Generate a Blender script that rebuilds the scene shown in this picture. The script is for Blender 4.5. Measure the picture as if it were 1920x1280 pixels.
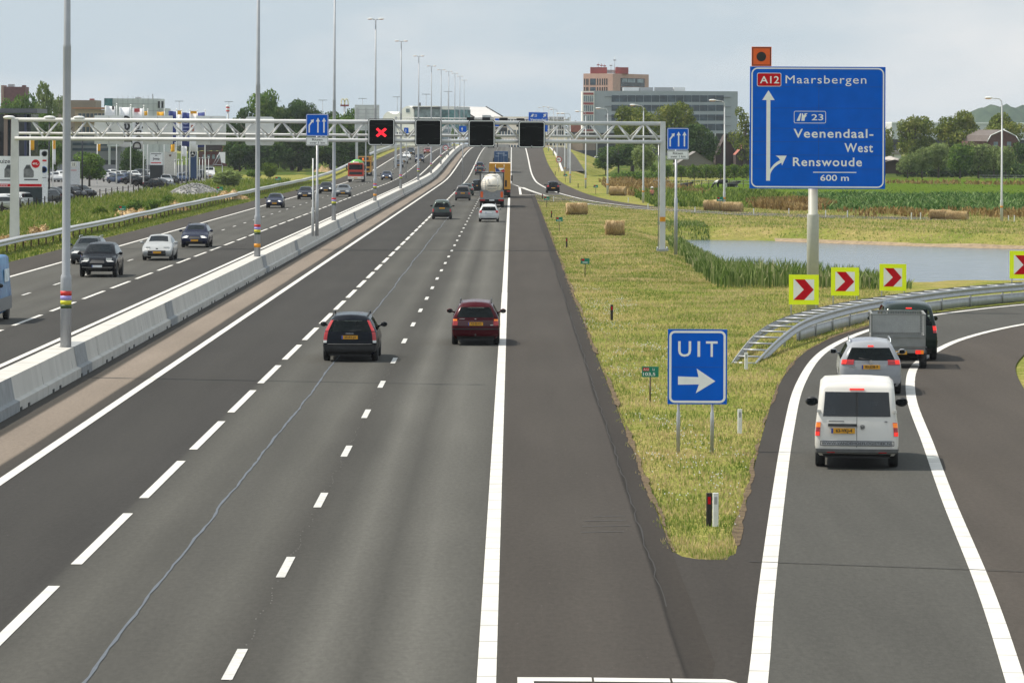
import bpy, bmesh, math, random
import numpy as np
from mathutils import Vector, Matrix

for o in list(bpy.data.objects):
    bpy.data.objects.remove(o)
SC = bpy.context.scene
COL = SC.collection
R = math.radians
random.seed(7)

# ------------------------------------------------------------------ camera
FPX, CX, HY, CAMH, ROLL = 7245.0, 960.0, 255.0, 7.3, 0.0044   # the photograph is 1920 x 1280
cam_d = bpy.data.cameras.new('camera')
cam_d.sensor_width = 36.0
cam_d.lens = 36.0 * FPX / 1920
cam_d.shift_y = (HY - 640.0) / 1920
cam_d.clip_start = 0.5
cam_d.clip_end = 15000
cam = bpy.data.objects.new('camera', cam_d)
COL.objects.link(cam)
cam.matrix_world = Matrix.Translation((0, 0, CAMH)) @ Matrix.Rotation(R(90), 4, 'X') @ Matrix.Rotation(ROLL, 4, 'Z')
SC.camera = cam

# ------------------------------------------------------------------ sky and sun
SUN_DIR = Vector((-0.532, 0.118, 0.839)).normalized()
W = bpy.data.worlds.new('World')
SC.world = W
W.use_nodes = True
nt = W.node_tree
nt.nodes.clear()
sky = nt.nodes.new('ShaderNodeTexSky')
sky.sky_type = 'NISHITA'
sky.sun_disc = False
sky.sun_elevation = math.asin(SUN_DIR.z)
sky.sun_rotation = math.atan2(SUN_DIR.x, SUN_DIR.y)
sky.air_density = 1.0
sky.dust_density = 4.0
sky.ozone_density = 1.0
tc = nt.nodes.new('ShaderNodeTexCoord')
mp = nt.nodes.new('ShaderNodeMapping')
mp.inputs['Scale'].default_value = (1.0, 1.0, 3.2)
nz = nt.nodes.new('ShaderNodeTexNoise')
nz.inputs['Scale'].default_value = 5.5
nz.inputs['Detail'].default_value = 6.0
nz.inputs['Roughness'].default_value = 0.55
cr = nt.nodes.new('ShaderNodeValToRGB')
cr.color_ramp.elements[0].position = 0.45
cr.color_ramp.elements[0].color = (0, 0, 0, 1)
cr.color_ramp.elements[1].position = 0.66
cr.color_ramp.elements[1].color = (1, 1, 1, 1)
veil = nt.nodes.new('ShaderNodeMixRGB')      # thin high haze in front of the blue
veil.inputs['Fac'].default_value = 0.85
veil.inputs['Color2'].default_value = (5.25, 6.15, 6.8, 1)
cl = nt.nodes.new('ShaderNodeMixRGB')        # faint clouds
cl.inputs['Color2'].default_value = (8.0, 7.75, 7.5, 1)
mul = nt.nodes.new('ShaderNodeMath')
mul.operation = 'MULTIPLY'
mul.inputs[1].default_value = 0.6
bg = nt.nodes.new('ShaderNodeBackground')
bg.inputs['Strength'].default_value = 0.121
wo = nt.nodes.new('ShaderNodeOutputWorld')
L_ = nt.links.new
L_(tc.outputs['Generated'], mp.inputs['Vector'])
L_(mp.outputs['Vector'], nz.inputs['Vector'])
L_(nz.outputs['Fac'], cr.inputs['Fac'])
L_(sky.outputs['Color'], veil.inputs['Color1'])
L_(veil.outputs['Color'], cl.inputs['Color1'])
L_(cr.outputs['Color'], mul.inputs[0])
L_(mul.outputs['Value'], cl.inputs['Fac'])
# added boost: sky made brighter overhead, out of view, to fill shaded faces
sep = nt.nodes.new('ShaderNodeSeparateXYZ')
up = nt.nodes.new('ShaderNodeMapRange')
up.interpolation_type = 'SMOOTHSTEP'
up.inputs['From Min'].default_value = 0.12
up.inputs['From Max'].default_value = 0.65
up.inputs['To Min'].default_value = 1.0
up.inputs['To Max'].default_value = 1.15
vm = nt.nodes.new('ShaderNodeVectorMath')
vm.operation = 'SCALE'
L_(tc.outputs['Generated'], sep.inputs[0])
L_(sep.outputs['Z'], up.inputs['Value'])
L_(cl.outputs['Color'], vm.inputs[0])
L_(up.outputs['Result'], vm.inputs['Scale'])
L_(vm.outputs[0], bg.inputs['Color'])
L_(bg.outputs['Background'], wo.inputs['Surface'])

sun_d = bpy.data.lights.new('sun', 'SUN')
sun_d.energy = 5.0
sun_d.angle = R(0.5)
sun_d.color = (1.0, 0.93, 0.82)
sun = bpy.data.objects.new('sun', sun_d)
COL.objects.link(sun)
sun.rotation_euler = SUN_DIR.to_track_quat('Z', 'Y').to_euler()
sun.location = (-60, 10, 100)

SC.view_settings.view_transform = 'Standard'
SC.view_settings.look = 'None'
SC.view_settings.gamma = 1.0
SC.view_settings.exposure = 0.0
try:
    SC.cycles.max_bounces = 6
    SC.cycles.transparent_max_bounces = 8
    SC.cycles.use_denoising = True
except Exception:
    pass

# ------------------------------------------------------------------ helpers
def G(px, py, z=0.0):
    """ground point (x, y) of a pixel of the photograph, for ground at height z"""
    dx, dy = px - CX, py - HY
    c, s = math.cos(ROLL), math.sin(ROLL)
    x, y = dx * c + dy * s, -dx * s + dy * c
    Y = FPX * (CAMH - z) / y
    return x * Y / FPX, Y

def P(px, py, Y):
    """(x, z) of a pixel for something standing at distance Y"""
    dx, dy = px - CX, py - HY
    x, y = dx + dy * ROLL, -dx * ROLL + dy
    return x * Y / FPX, CAMH - y * Y / FPX

def lerp(a, b, t):
    return a + (b - a) * t

def interp(pts, x):
    if x <= pts[0][0]: return pts[0][1]
    for (a, b), (c, d) in zip(pts, pts[1:]):
        if x <= c: return b + (d - b) * (x - a) / max(1e-9, c - a)
    return pts[-1][1]

def smooth_path(pts, n=8):
    out = []
    P_ = [Vector(p) for p in pts]
    for i in range(len(P_) - 1):
        p0, p1, p2, p3 = P_[max(i - 1, 0)], P_[i], P_[i + 1], P_[min(i + 2, len(P_) - 1)]
        for k in range(n):
            t = k / n
            out.append(0.5 * ((2 * p1) + (-p0 + p2) * t + (2 * p0 - 5 * p1 + 4 * p2 - p3) * t * t + (-p0 + 3 * p1 - 3 * p2 + p3) * t ** 3))
    out.append(P_[-1])
    return out

_MATS = {}
def mat(name, color, rough=0.6, metal=0.0, var=0.12, scale=6.0, bump=0.0, coat=0.0, color2=None, spec=0.5, emit=None, detail=4.0, stretch=None):
    """procedural material: the base colour wanders a little with noise"""
    if name in _MATS: return _MATS[name]
    m = bpy.data.materials.new(name)
    m.use_nodes = True
    n = m.node_tree
    b = n.nodes['Principled BSDF']
    b.inputs['Roughness'].default_value = rough
    b.inputs['Metallic'].default_value = metal
    b.inputs['Specular IOR Level'].default_value = spec
    if coat:
        b.inputs['Coat Weight'].default_value = coat
        b.inputs['Coat Roughness'].default_value = 0.06
    t = n.nodes.new('ShaderNodeTexCoord')
    no = n.nodes.new('ShaderNodeTexNoise')
    no.inputs['Scale'].default_value = scale
    no.inputs['Detail'].default_value = detail
    src = t.outputs['Object']
    if stretch:
        mp_ = n.nodes.new('ShaderNodeMapping')
        mp_.inputs['Scale'].default_value = stretch
        n.links.new(src, mp_.inputs['Vector'])
        src = mp_.outputs['Vector']
    n.links.new(src, no.inputs['Vector'])
    c = n.nodes.new('ShaderNodeValToRGB')
    c2 = color2 if color2 else tuple(min(1, v * (1 + var)) for v in color)
    c1 = color if color2 else tuple(v * (1 - var) for v in color)
    c.color_ramp.elements[0].position = 0.32
    c.color_ramp.elements[1].position = 0.68
    c.color_ramp.elements[0].color = (*c1, 1)
    c.color_ramp.elements[1].color = (*c2, 1)
    n.links.new(no.outputs['Fac'], c.inputs['Fac'])
    n.links.new(c.outputs['Color'], b.inputs['Base Color'])
    if bump:
        bu = n.nodes.new('ShaderNodeBump')
        bu.inputs['Strength'].default_value = bump
        bu.inputs['Distance'].default_value = 0.02
        n.links.new(no.outputs['Fac'], bu.inputs['Height'])
        n.links.new(bu.outputs['Normal'], b.inputs['Normal'])
    if emit:
        b.inputs['Emission Color'].default_value = (*emit[:3], 1)
        b.inputs['Emission Strength'].default_value = emit[3]
    _MATS[name] = m
    return m

def glass_mat(name, tint=(0.02, 0.026, 0.028), clear=0.35):
    if name in _MATS: return _MATS[name]
    m = bpy.data.materials.new(name)
    m.use_nodes = True
    n = m.node_tree
    b = n.nodes['Principled BSDF']
    b.inputs['Base Color'].default_value = (*tint, 1)
    b.inputs['Roughness'].default_value = 0.04
    b.inputs['Specular IOR Level'].default_value = 0.3
    t = n.nodes.new('ShaderNodeBsdfTransparent')
    t.inputs['Color'].default_value = (0.75, 0.85, 0.82, 1)
    mx = n.nodes.new('ShaderNodeMixShader')
    mx.inputs['Fac'].default_value = 1 - clear
    n.links.new(t.outputs[0], mx.inputs[1])
    n.links.new(b.outputs[0], mx.inputs[2])
    n.links.new(mx.outputs[0], n.nodes['Material Output'].inputs['Surface'])
    _MATS[name] = m
    return m

class MB:
    def __init__(s):
        s.v, s.f, s.mi, s.sm = [], [], [], []
    def face(s, idx, mi=0, sm=False):
        s.f.append(tuple(idx)); s.mi.append(mi); s.sm.append(sm)
    def add(s, pts):
        n = len(s.v); s.v.extend([tuple(p) for p in pts]); return n
    def quad(s, a, b, c, d, mi=0, sm=False):
        n = s.add([a, b, c, d]); s.face((n, n + 1, n + 2, n + 3), mi, sm)
    def poly(s, pts, mi=0):
        n = s.add(pts); s.face(range(n, n + len(pts)), mi)
    def box(s, c, d, mi=0, rz=0.0, rx=0.0, ry=0.0, taper=1.0):
        """box with centre c and full size d; the top face scaled by taper"""
        hx, hy, hz = d[0] / 2, d[1] / 2, d[2] / 2
        M = Matrix.Translation(c) @ Matrix.Rotation(rz, 4, 'Z') @ Matrix.Rotation(ry, 4, 'Y') @ Matrix.Rotation(rx, 4, 'X')
        pts = []
        for z, k in ((-hz, 1.0), (hz, taper)):
            for x, y in ((-hx, -hy), (hx, -hy), (hx, hy), (-hx, hy)):
                pts.append(M @ Vector((x * k, y * k, z)))
        n = s.add(pts)
        for q in ((3, 2, 1, 0), (4, 5, 6, 7), (0, 1, 5, 4), (1, 2, 6, 5), (2, 3, 7, 6), (3, 0, 4, 7)):
            s.face([n + i for i in q], mi)
    def rbox(s, c, d, r=0.05, mi=0, axis='Z', M=None, seg=3):
        """box with rounded edges along one axis"""
        ax = {'X': (1, 2, 0), 'Y': (0, 2, 1), 'Z': (0, 1, 2)}[axis]
        hx, hy, hz = d[ax[0]] / 2, d[ax[1]] / 2, d[ax[2]] / 2
        r = min(r, hx * .98, hy * .98)
        ring = []
        for (sx, sy, a0) in ((1, 1, 0), (-1, 1, 90), (-1, -1, 180), (1, -1, 270)):
            for k in range(seg + 1):
                a = R(a0 + 90 * k / seg)
                ring.append((sx * (hx - r) + r * math.cos(a), sy * (hy - r) + r * math.sin(a)))
        pts = []
        for z in (-hz, hz):
            for (x, y) in ring:
                p = [0, 0, 0]; p[ax[0]] = x; p[ax[1]] = y; p[ax[2]] = z
                p = Vector(p) + Vector(c)
                pts.append(M @ p if M else p)
        n = s.add(pts); k = len(ring)
        for i in range(k):
            j = (i + 1) % k
            s.face((n + i, n + j, n + k + j, n + k + i), mi, False)
        s.face([n + i for i in range(k)][::-1], mi)
        s.face([n + k + i for i in range(k)], mi)
    def tube(s, p0, p1, r0, r1=None, n=10, mi=0, caps=True, sm=True):
        r1 = r0 if r1 is None else r1
        p0, p1 = Vector(p0), Vector(p1)
        d = (p1 - p0).normalized()
        u = d.orthogonal().normalized(); w = d.cross(u)
        b = s.add([p0 + r0 * (math.cos(6.283185 * i / n) * u + math.sin(6.283185 * i / n) * w) for i in range(n)] +
                  [p1 + r1 * (math.cos(6.283185 * i / n) * u + math.sin(6.283185 * i / n) * w) for i in range(n)])
        for i in range(n):
            j = (i + 1) % n
            s.face((b + i, b + j, b + n + j, b + n + i), mi, sm)
        if caps:
            s.face([b + i for i in range(n)][::-1], mi); s.face([b + n + i for i in range(n)], mi)
    def path_tube(s, pts, r, n=8, mi=0):
        for a, b in zip(pts, pts[1:]):
            s.tube(a, b, r, r, n, mi)
    def lathe(s, prof, n=16, mi=0, axis='Z', c=(0, 0, 0), sm=True):
        """prof: (radius, height) pairs turned about an axis"""
        c = Vector(c); pts = []
        for (r, h) in prof:
            for i in range(n):
                a = 6.283185 * i / n
                if axis == 'Z': q = (r * math.cos(a), r * math.sin(a), h)
                elif axis == 'X': q = (h, r * math.cos(a), r * math.sin(a))
                else: q = (r * math.sin(a), h, r * math.cos(a))
                pts.append(c + Vector(q))
        b = s.add(pts)
        for k in range(len(prof) - 1):
            for i in range(n):
                j = (i + 1) % n
                s.face((b + k * n + i, b + k * n + j, b + (k + 1) * n + j, b + (k + 1) * n + i), mi, sm)
        if prof[0][0] > 1e-4: s.face([b + i for i in range(n)][::-1], mi)
        if prof[-1][0] > 1e-4: s.face([b + (len(prof) - 1) * n + i for i in range(n)], mi)
    def prism(s, outline, depth, M=None, mi=0, mi_side=None):
        """outline in (x, z); front at y=0, back at y=depth"""
        k = len(outline)
        pts = [Vector((x, 0, z)) for x, z in outline] + [Vector((x, depth, z)) for x, z in outline]
        if M: pts = [M @ p for p in pts]
        n = s.add(pts)
        s.face([n + i for i in range(k)], mi)
        ms = mi if mi_side is None else mi_side
        s.face([n + k + i for i in range(k)][::-1], ms)
        for i in range(k):
            j = (i + 1) % k
            s.face((n + j, n + i, n + k + i, n + k + j), ms)
    def ball(s, c, r, sc=(1, 1, 1), n=10, mi=0):
        prof = [(r * math.sin(math.pi * k / (n // 2 + 1)), -r * math.cos(math.pi * k / (n // 2 + 1))) for k in range(n // 2 + 2)]
        b0 = len(s.v)
        s.lathe(prof, n, mi)
        for i in range(b0, len(s.v)):
            v = s.v[i]; s.v[i] = (c[0] + v[0] * sc[0], c[1] + v[1] * sc[1], c[2] + v[2] * sc[2])
    def grid(s, rows, mi=0, sm=True, flip=False):
        nr, nc = len(rows), len(rows[0])
        b = s.add([p for r in rows for p in r])
        for i in range(nr - 1):
            for j in range(nc - 1):
                q = (b + i * nc + j, b + i * nc + j + 1, b + (i + 1) * nc + j + 1, b + (i + 1) * nc + j)
                s.face(q[::-1] if flip else q, mi, sm)
    def ribbon(s, pts, w, z, mi=0, zf=None):
        """flat strip of width w along (x, y) points"""
        rows = []
        for i, p in enumerate(pts):
            a, b = Vector(pts[max(i - 1, 0)][:2]), Vector(pts[min(i + 1, len(pts) - 1)][:2])
            d = (b - a).normalized(); nrm = Vector((-d.y, d.x))
            zz = z + (zf(p[0], p[1]) if zf else 0)
            rows.append([(p[0] + nrm.x * w / 2, p[1] + nrm.y * w / 2, zz), (p[0] - nrm.x * w / 2, p[1] - nrm.y * w / 2, zz)])
        s.grid(rows, mi, False, True)
    def mesh(s, name, mats):
        me = bpy.data.meshes.new(name)
        me.from_pydata(s.v, [], s.f)
        for m in (mats if isinstance(mats, (list, tuple)) else [mats]): me.materials.append(m)
        me.polygons.foreach_set('material_index', s.mi)
        me.polygons.foreach_set('use_smooth', s.sm)
        me.update()
        return me
    def build(s, name, mats, parent=None, fix=False):
        me = s.mesh(name, mats)
        if fix:
            bm = bmesh.new(); bm.from_mesh(me)
            bmesh.ops.remove_doubles(bm, verts=bm.verts, dist=0.0008)
            bmesh.ops.recalc_face_normals(bm, faces=bm.faces)
            bm.to_mesh(me); bm.free()
        return link(name, me, parent)

def link(name, me, parent=None, M=None):
    o = bpy.data.objects.new(name, me)
    COL.objects.link(o)
    if parent: o.parent = parent
    if M is not None: o.matrix_local = M
    return o

def thing(name, label, cat, loc=(0, 0, 0), rz=0.0, group=None):
    o = bpy.data.objects.new(name, None)
    o.empty_display_size = 0.2
    COL.objects.link(o)
    o.location = loc; o.rotation_euler = (0, 0, rz)
    return tag(o, label, cat, group)

def tag(o, label, cat, group=None, kind=None):
    o['label'] = label; o['category'] = cat
    if group: o['group'] = group
    if kind: o['kind'] = kind
    return o

def structure(o, label=None, cat=None):
    o['kind'] = 'structure'
    if label: o['label'] = label
    if cat: o['category'] = cat
    return o

def dup(root, loc=None, rz=None, label=None, group=None, scale=None):
    r = root.copy(); COL.objects.link(r)
    if loc is not None: r.location = loc
    if rz is not None: r.rotation_euler = (0, 0, rz)
    if scale is not None: r.scale = scale if isinstance(scale, tuple) else (scale,) * 3
    if label: r['label'] = label
    if group: r['group'] = group
    for ch in list(root.children):
        c = ch.copy(); COL.objects.link(c); c.parent = r
        for g in list(ch.children):
            d = g.copy(); COL.objects.link(d); d.parent = c
    return r

_TEXT = {}
def text_mesh(body, size, material, bold=0.0, space=1.0, align='CENTER'):
    key = (body, size, material.name, bold, space, align)
    if key in _TEXT: return _TEXT[key]
    cu = bpy.data.curves.new('text', 'FONT')
    cu.body = body; cu.size = size; cu.align_x = align; cu.align_y = 'CENTER'
    cu.offset = bold; cu.space_character = space; cu.extrude = 0.002
    cu.resolution_u = 3
    o = bpy.data.objects.new('text', cu); COL.objects.link(o)
    dg = bpy.context.evaluated_depsgraph_get(); dg.update()
    me = bpy.data.meshes.new_from_object(o.evaluated_get(dg))
    bpy.data.objects.remove(o)
    me.materials.clear(); me.materials.append(material)
    _TEXT[key] = me
    return me

FACE = Matrix.Rotation(R(90), 4, 'X')          # text in the x-z plane, reading towards -y
def text(body, x, y, z, size, material, parent, bold=0.0, space=1.0, align='CENTER', name='lettering', M=None):
    o = link(name, text_mesh(body, size, material, bold, space, align), parent)
    o.matrix_local = (M if M is not None else Matrix.Translation((x, y, z))) @ FACE
    return o

def round_rect(x0, x1, z0, z1, r, seg=5):
    pts = []
    for (cx, cz, a0) in ((x1 - r, z1 - r, 0), (x0 + r, z1 - r, 90), (x0 + r, z0 + r, 180), (x1 - r, z0 + r, 270)):
        for k in range(seg + 1):
            a = R(a0 + 90 * k / seg)
            pts.append((cx + r * math.cos(a), cz + r * math.sin(a)))
    return pts

def frame_strip(mb, x0, x1, z0, z1, r, w, y, mi=0, th=0.004):
    """rounded border line of width w, a raised strip at depth y"""
    o = round_rect(x0, x1, z0, z1, r); i = round_rect(x0 + w, x1 - w, z0 + w, z1 - w, max(0.005, r - w))
    n = len(o)
    b = mb.add([(p[0], y, p[1]) for p in o] + [(p[0], y, p[1]) for p in i])
    for k in range(n):
        j = (k + 1) % n
        mb.face((b + k, b + j, b + n + j, b + n + k)[::-1], mi)

# ------------------------------------------------------------------ ground levels
ZR = [(-180, 0), (585, 0), (618, .04), (660, .22), (726, 1.0), (813, 2.2), (900, 3.2), (990, 3.9), (1065, 4.15), (1140, 4.0), (1260, 3.2), (1560, 0.5), (1680, 0), (2700, 0)]
def zr(x, y):
    # smoothed road profile
    return sum(interp(ZR, y + d) for d in (-27, -9, 9, 27)) / 4

def xright(y):          # right edge of the embankment top
    return interp([(0, 3), (354, 30), (372, 22), (390, 17.5), (450, 12.5), (588, 9.2), (690, 10), (740, 14.6), (900, 15.2), (1800, 15.2)], y)

POND = [(13.5, 311), (13.1, 294), (13.2, 264), (12.9, 240), (12.6, 222), (13.8, 207), (17, 201), (24, 204), (34, 210), (60, 216), (95, 228), (95, 285), (60, 282), (45, 286.5), (34, 292.5), (25, 303), (19, 310.5)]
def pond_d(x, y):
    inside = False; best = 1e9
    n = len(POND)
    for i in range(n):
        x1, y1 = POND[i]; x2, y2 = POND[(i + 1) % n]
        if (y1 > y) != (y2 > y) and x < (x2 - x1) * (y - y1) / (y2 - y1) + x1: inside = not inside
        dx, dy = x2 - x1, y2 - y1
        t = max(0, min(1, ((x - x1) * dx + (y - y1) * dy) / (dx * dx + dy * dy)))
        best = min(best, math.hypot(x - x1 - t * dx, y - y1 - t * dy))
    return -best if inside else best

WATER_Z = -1.0
EXIT_L = [(1.2, 24), (2.55, 42), (3.48, 53.7), (4.1, 61.8), (5.5, 79.2), (6.95, 96.6), (8.5, 113.7), (10.4, 129.9), (12.6, 142.2), (15, 151.8), (17.6, 159.6), (22.3, 169.2), (28, 177.6), (36, 184.5), (48, 189), (60, 190.5)]
EXIT_R = [(4.4, 24), (5.92, 42), (6.77, 51.6), (7.7, 62.7), (8.86, 78.3), (9.95, 92.1), (11.2, 108), (12.6, 121.2), (14.0, 129.6), (16.5, 140.7), (20.2, 151.8), (25, 161.4), (31, 169.8), (38, 175.8), (48, 179.4), (60, 180.6)]
def exit_left_x(y):
    return interp([(p[1], p[0]) for p in EXIT_L], y)

def height(x, y):
    z = 0.0
    if -40 < y < 1800:
        zz = zr(x, y)
        xl, xr = -31.0, xright(y)
        if x < xl: zz = max(0.0, zz - (xl - x) / 2.6)
        elif x > xr: zz = max(0.0, zz - (x - xr) / 2.8)
        z = zz
    if 6 < x < 110 and 174 < y < 354:
        d = pond_d(x, y)
        if d < 0: z = min(z, WATER_Z - 0.05 - min(0.9, -d * .45))
        elif d < 4.2: z = min(z, WATER_Z - 0.05 + d * 0.26)
    if x < -33 and x > -46 and 180 < y < 570:                # the wet ditch behind the guardrail
        t = 1 - abs(x + 39) / 6.0
        if t > 0: z -= 0.55 * t * min(1, (y - 180) / 75)
    # slight unevenness off the roads
    off = (x < -29.5) or (x > 3.4 and not (y < 198 and x > exit_left_x(y) - 1.2))
    if off and 60 < y < 1200:
        z += 0.05 * math.sin(x * .9 + 1.3 * math.sin(y * .21)) * math.sin(y * .37 + x * .13)
    return z

def axis(spans):
    out = []
    for a, b, st in spans:
        v = a
        while v < b - 1e-6: out.append(v); v += st
    out.append(spans[-1][1])
    return out

# ------------------------------------------------------------------ materials of the setting
def ground_material():
    m = bpy.data.materials.new('grass_ground'); m.use_nodes = True
    n = m.node_tree; b = n.nodes['Principled BSDF']; b.inputs['Roughness'].default_value = 0.95
    b.inputs['Specular IOR Level'].default_value = 0.0
    t = n.nodes.new('ShaderNodeTexCoord')
    def noise(sc, det=4, stretch=None):
        q = n.nodes.new('ShaderNodeTexNoise'); q.inputs['Scale'].default_value = sc; q.inputs['Detail'].default_value = det
        src = t.outputs['Object']
        if stretch:
            mp_ = n.nodes.new('ShaderNodeMapping'); mp_.inputs['Scale'].default_value = stretch
            n.links.new(src, mp_.inputs['Vector']); src = mp_.outputs['Vector']
        n.links.new(src, q.inputs['Vector']); return q.outputs['Fac']
    def ramp(f, stops):
        r = n.nodes.new('ShaderNodeValToRGB')
        el = r.color_ramp.elements
        while len(el) < len(stops): el.new(0.5)
        for e, (p, c) in zip(el, stops): e.position = p; e.color = (*c, 1)
        n.links.new(f, r.inputs['Fac']); return r.outputs['Color']
    def mix(f, a, c, mode='MIX'):
        x = n.nodes.new('ShaderNodeMixRGB'); x.blend_type = mode
        if isinstance(f, float): x.inputs['Fac'].default_value = f
        else: n.links.new(f, x.inputs['Fac'])
        n.links.new(a, x.inputs['Color1']); n.links.new(c, x.inputs['Color2']); return x.outputs['Color']
    big = ramp(noise(0.16, 5, (1, .55, 1)), [(0.36, (.135, .18, .038)), (0.5, (.235, .24, .066)), (0.66, (.34, .27, .12))])
    mid = ramp(noise(1.1, 6), [(0.3, (.11, .14, .03)), (0.52, (.21, .205, .058)), (0.7, (.34, .265, .13))])
    fine = ramp(noise(14, 3), [(0.3, (.45, .45, .42)), (0.7, (1.4, 1.4, 1.35))])
    c = mix(0.5, big, mid)
    c = mix(1.0, c, fine, 'MULTIPLY')
    n.links.new(c, b.inputs['Base Color'])
    bu = n.nodes.new('ShaderNodeBump'); bu.inputs['Strength'].default_value = 0.7; bu.inputs['Distance'].default_value = 0.06
    n.links.new(noise(9, 5), bu.inputs['Height']); n.links.new(bu.outputs['Normal'], b.inputs['Normal'])
    return m

def asphalt(name, stops, x0, x1, constant=False, speck=0.25, warp=0.12):
    """asphalt whose tone changes across the carriageway: stops are (x in metres, colour)"""
    m = bpy.data.materials.new(name); m.use_nodes = True
    n = m.node_tree; b = n.nodes['Principled BSDF']; b.inputs['Roughness'].default_value = 0.9
    b.inputs['Specular IOR Level'].default_value = 0.12
    t = n.nodes.new('ShaderNodeTexCoord')
    sx = n.nodes.new('ShaderNodeSeparateXYZ'); n.links.new(t.outputs['Object'], sx.inputs[0])
    mp_ = n.nodes.new('ShaderNodeMapping'); mp_.inputs['Scale'].default_value = (.5, .02, 1)
    n.links.new(t.outputs['Object'], mp_.inputs['Vector'])
    wz = n.nodes.new('ShaderNodeTexNoise'); wz.inputs['Scale'].default_value = 1.4; wz.inputs['Detail'].default_value = 3
    n.links.new(mp_.outputs['Vector'], wz.inputs['Vector'])
    wm = n.nodes.new('ShaderNodeMath'); wm.operation = 'MULTIPLY_ADD'; wm.inputs[1].default_value = warp * 2
    n.links.new(wz.outputs['Fac'], wm.inputs[0])
    sub = n.nodes.new('ShaderNodeMath'); sub.operation = 'SUBTRACT'; sub.inputs[1].default_value = warp
    n.links.new(sx.outputs['X'], sub.inputs[0]); n.links.new(sub.outputs[0], wm.inputs[2])
    mr = n.nodes.new('ShaderNodeMapRange'); mr.inputs['From Min'].default_value = x0; mr.inputs['From Max'].default_value = x1
    n.links.new(wm.outputs[0], mr.inputs['Value'])
    r = n.nodes.new('ShaderNodeValToRGB'); el = r.color_ramp.elements
    if constant: r.color_ramp.interpolation = 'CONSTANT'
    while len(el) < len(stops): el.new(0.5)
    for e, (x, c) in zip(el, stops):
        e.position = (x - x0) / (x1 - x0)
        e.color = (*(v * k for v, k in zip(c, (.66, .645, .605))), 1)
    n.links.new(mr.outputs['Result'], r.inputs['Fac'])
    def noise(sc, det, st=None):
        q = n.nodes.new('ShaderNodeTexNoise'); q.inputs['Scale'].default_value = sc; q.inputs['Detail'].default_value = det
        src = t.outputs['Object']
        if st:
            z = n.nodes.new('ShaderNodeMapping'); z.inputs['Scale'].default_value = st
            n.links.new(src, z.inputs['Vector']); src = z.outputs['Vector']
        n.links.new(src, q.inputs['Vector']); return q.outputs['Fac']
    def mulby(c, f, lo, hi):
        k = n.nodes.new('ShaderNodeMapRange'); k.inputs['From Min'].default_value = 0.3; k.inputs['From Max'].default_value = 0.7
        k.inputs['To Min'].default_value = lo; k.inputs['To Max'].default_value = hi
        n.links.new(f, k.inputs['Value'])
        x = n.nodes.new('ShaderNodeMixRGB'); x.blend_type = 'MULTIPLY'; x.inputs['Fac'].default_value = 1
        n.links.new(c, x.inputs['Color1']); n.links.new(k.outputs['Result'], x.inputs['Color2']); return x.outputs['Color']
    c = r.outputs['Color']
    c = mulby(c, noise(55, 2), 1 - speck, 1 + speck)
    c = mulby(c, noise(13, 3, (1, .22, 1)), .91, 1.09)
    c = mulby(c, noise(1.2, 5, (1, .05, 1)), .92, 1.08)
    c = mulby(c, noise(.13, 4, (1, .5, 1)), .93, 1.07)
    # thin stray pale specks and stains
    c = mulby(c, noise(7, 6), .93, 1.08)
    n.links.new(c, b.inputs['Base Color'])
    bu = n.nodes.new('ShaderNodeBump'); bu.inputs['Strength'].default_value = 0.35; bu.inputs['Distance'].default_value = 0.008
    n.links.new(noise(70, 2), bu.inputs['Height']); n.links.new(bu.outputs['Normal'], b.inputs['Normal'])
    return m

# ------------------------------------------------------------------ ground sheet
xs = axis([(-900, -300, 60), (-300, -120, 15), (-120, -48, 4), (-48, -28, 1.0), (-28, 2, 3), (2, 8, .8), (8, 26, .8), (26, 60, 2), (60, 120, 4), (120, 300, 15), (300, 960, 60)])
ys = axis([(-60, 42, 12), (42, 186, 4), (186, 330, 1.6), (330, 510, 4), (510, 1260, 12), (1260, 2100, 40), (2100, 3400, 260)])
g = MB()
g.grid([[(x, y, height(x, y) - 0.05) for x in xs] for y in ys], 0, True, False)
M_GROUND = ground_material()
structure(g.build('ground', M_GROUND))

# ------------------------------------------------------------------ roads
D1, D2 = (.058, .056, .0545), (.118, .116, .109)
BROWN = (.078, .070, .064)
M_RIGHT = asphalt('asphalt_right_carriageway', [
    (-13.0, (.075, .070, .065)), (-12.35, (.08, .073, .066)), (-12.25, (.30, .255, .222)), (-11.3, (.285, .24, .205)), (-11.2, (.075, .068, .062)),
    (-10.75, (.062, .058, .055)), (-10.5, (.058, .056, .055)), (-9.0, (.064, .062, .060)), (-7.5, (.058, .056, .055)), (-7.4, (.082, .081, .077)),
    (-6.6, (.118, .117, .110)), (-5.9, (.094, .093, .088)), (-5.2, (.098, .097, .092)), (-4.5, (.118, .117, .110)), (-3.75, (.072, .070, .066)),
    (-3.2, (.088, .087, .082)), (-2.7, (.150, .149, .141)), (-2.05, (.088, .087, .082)), (-1.4, (.150, .149, .141)), (-.6, (.105, .104, .098)),
    (-.2, (.088, .085, .08)), (-.12, (.076, .068, .062)), (1.4, (.081, .073, .067)), (2.36, (.074, .066, .061)), (2.40, (.028, .025, .023)), (2.46, (.050, .044, .040)), (2.8, (.054, .047, .042)),
][:30], -13.0, 2.9)
def road_sheet(name, xs_, ys_, z, material, zf=zr):
    mb = MB()
    mb.grid([[(x, y, zf(x, y) + z) for x in xs_] for y in ys_], 0, False, False)
    return structure(mb.build(name, material))
YS = axis([(-30, 585, 30), (585, 1260, 12), (1260, 1680, 40)])
road_r = road_sheet('motorway_carriageway', [-13.0, -8, -3, 2.85], YS, 0.0, M_RIGHT)
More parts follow.
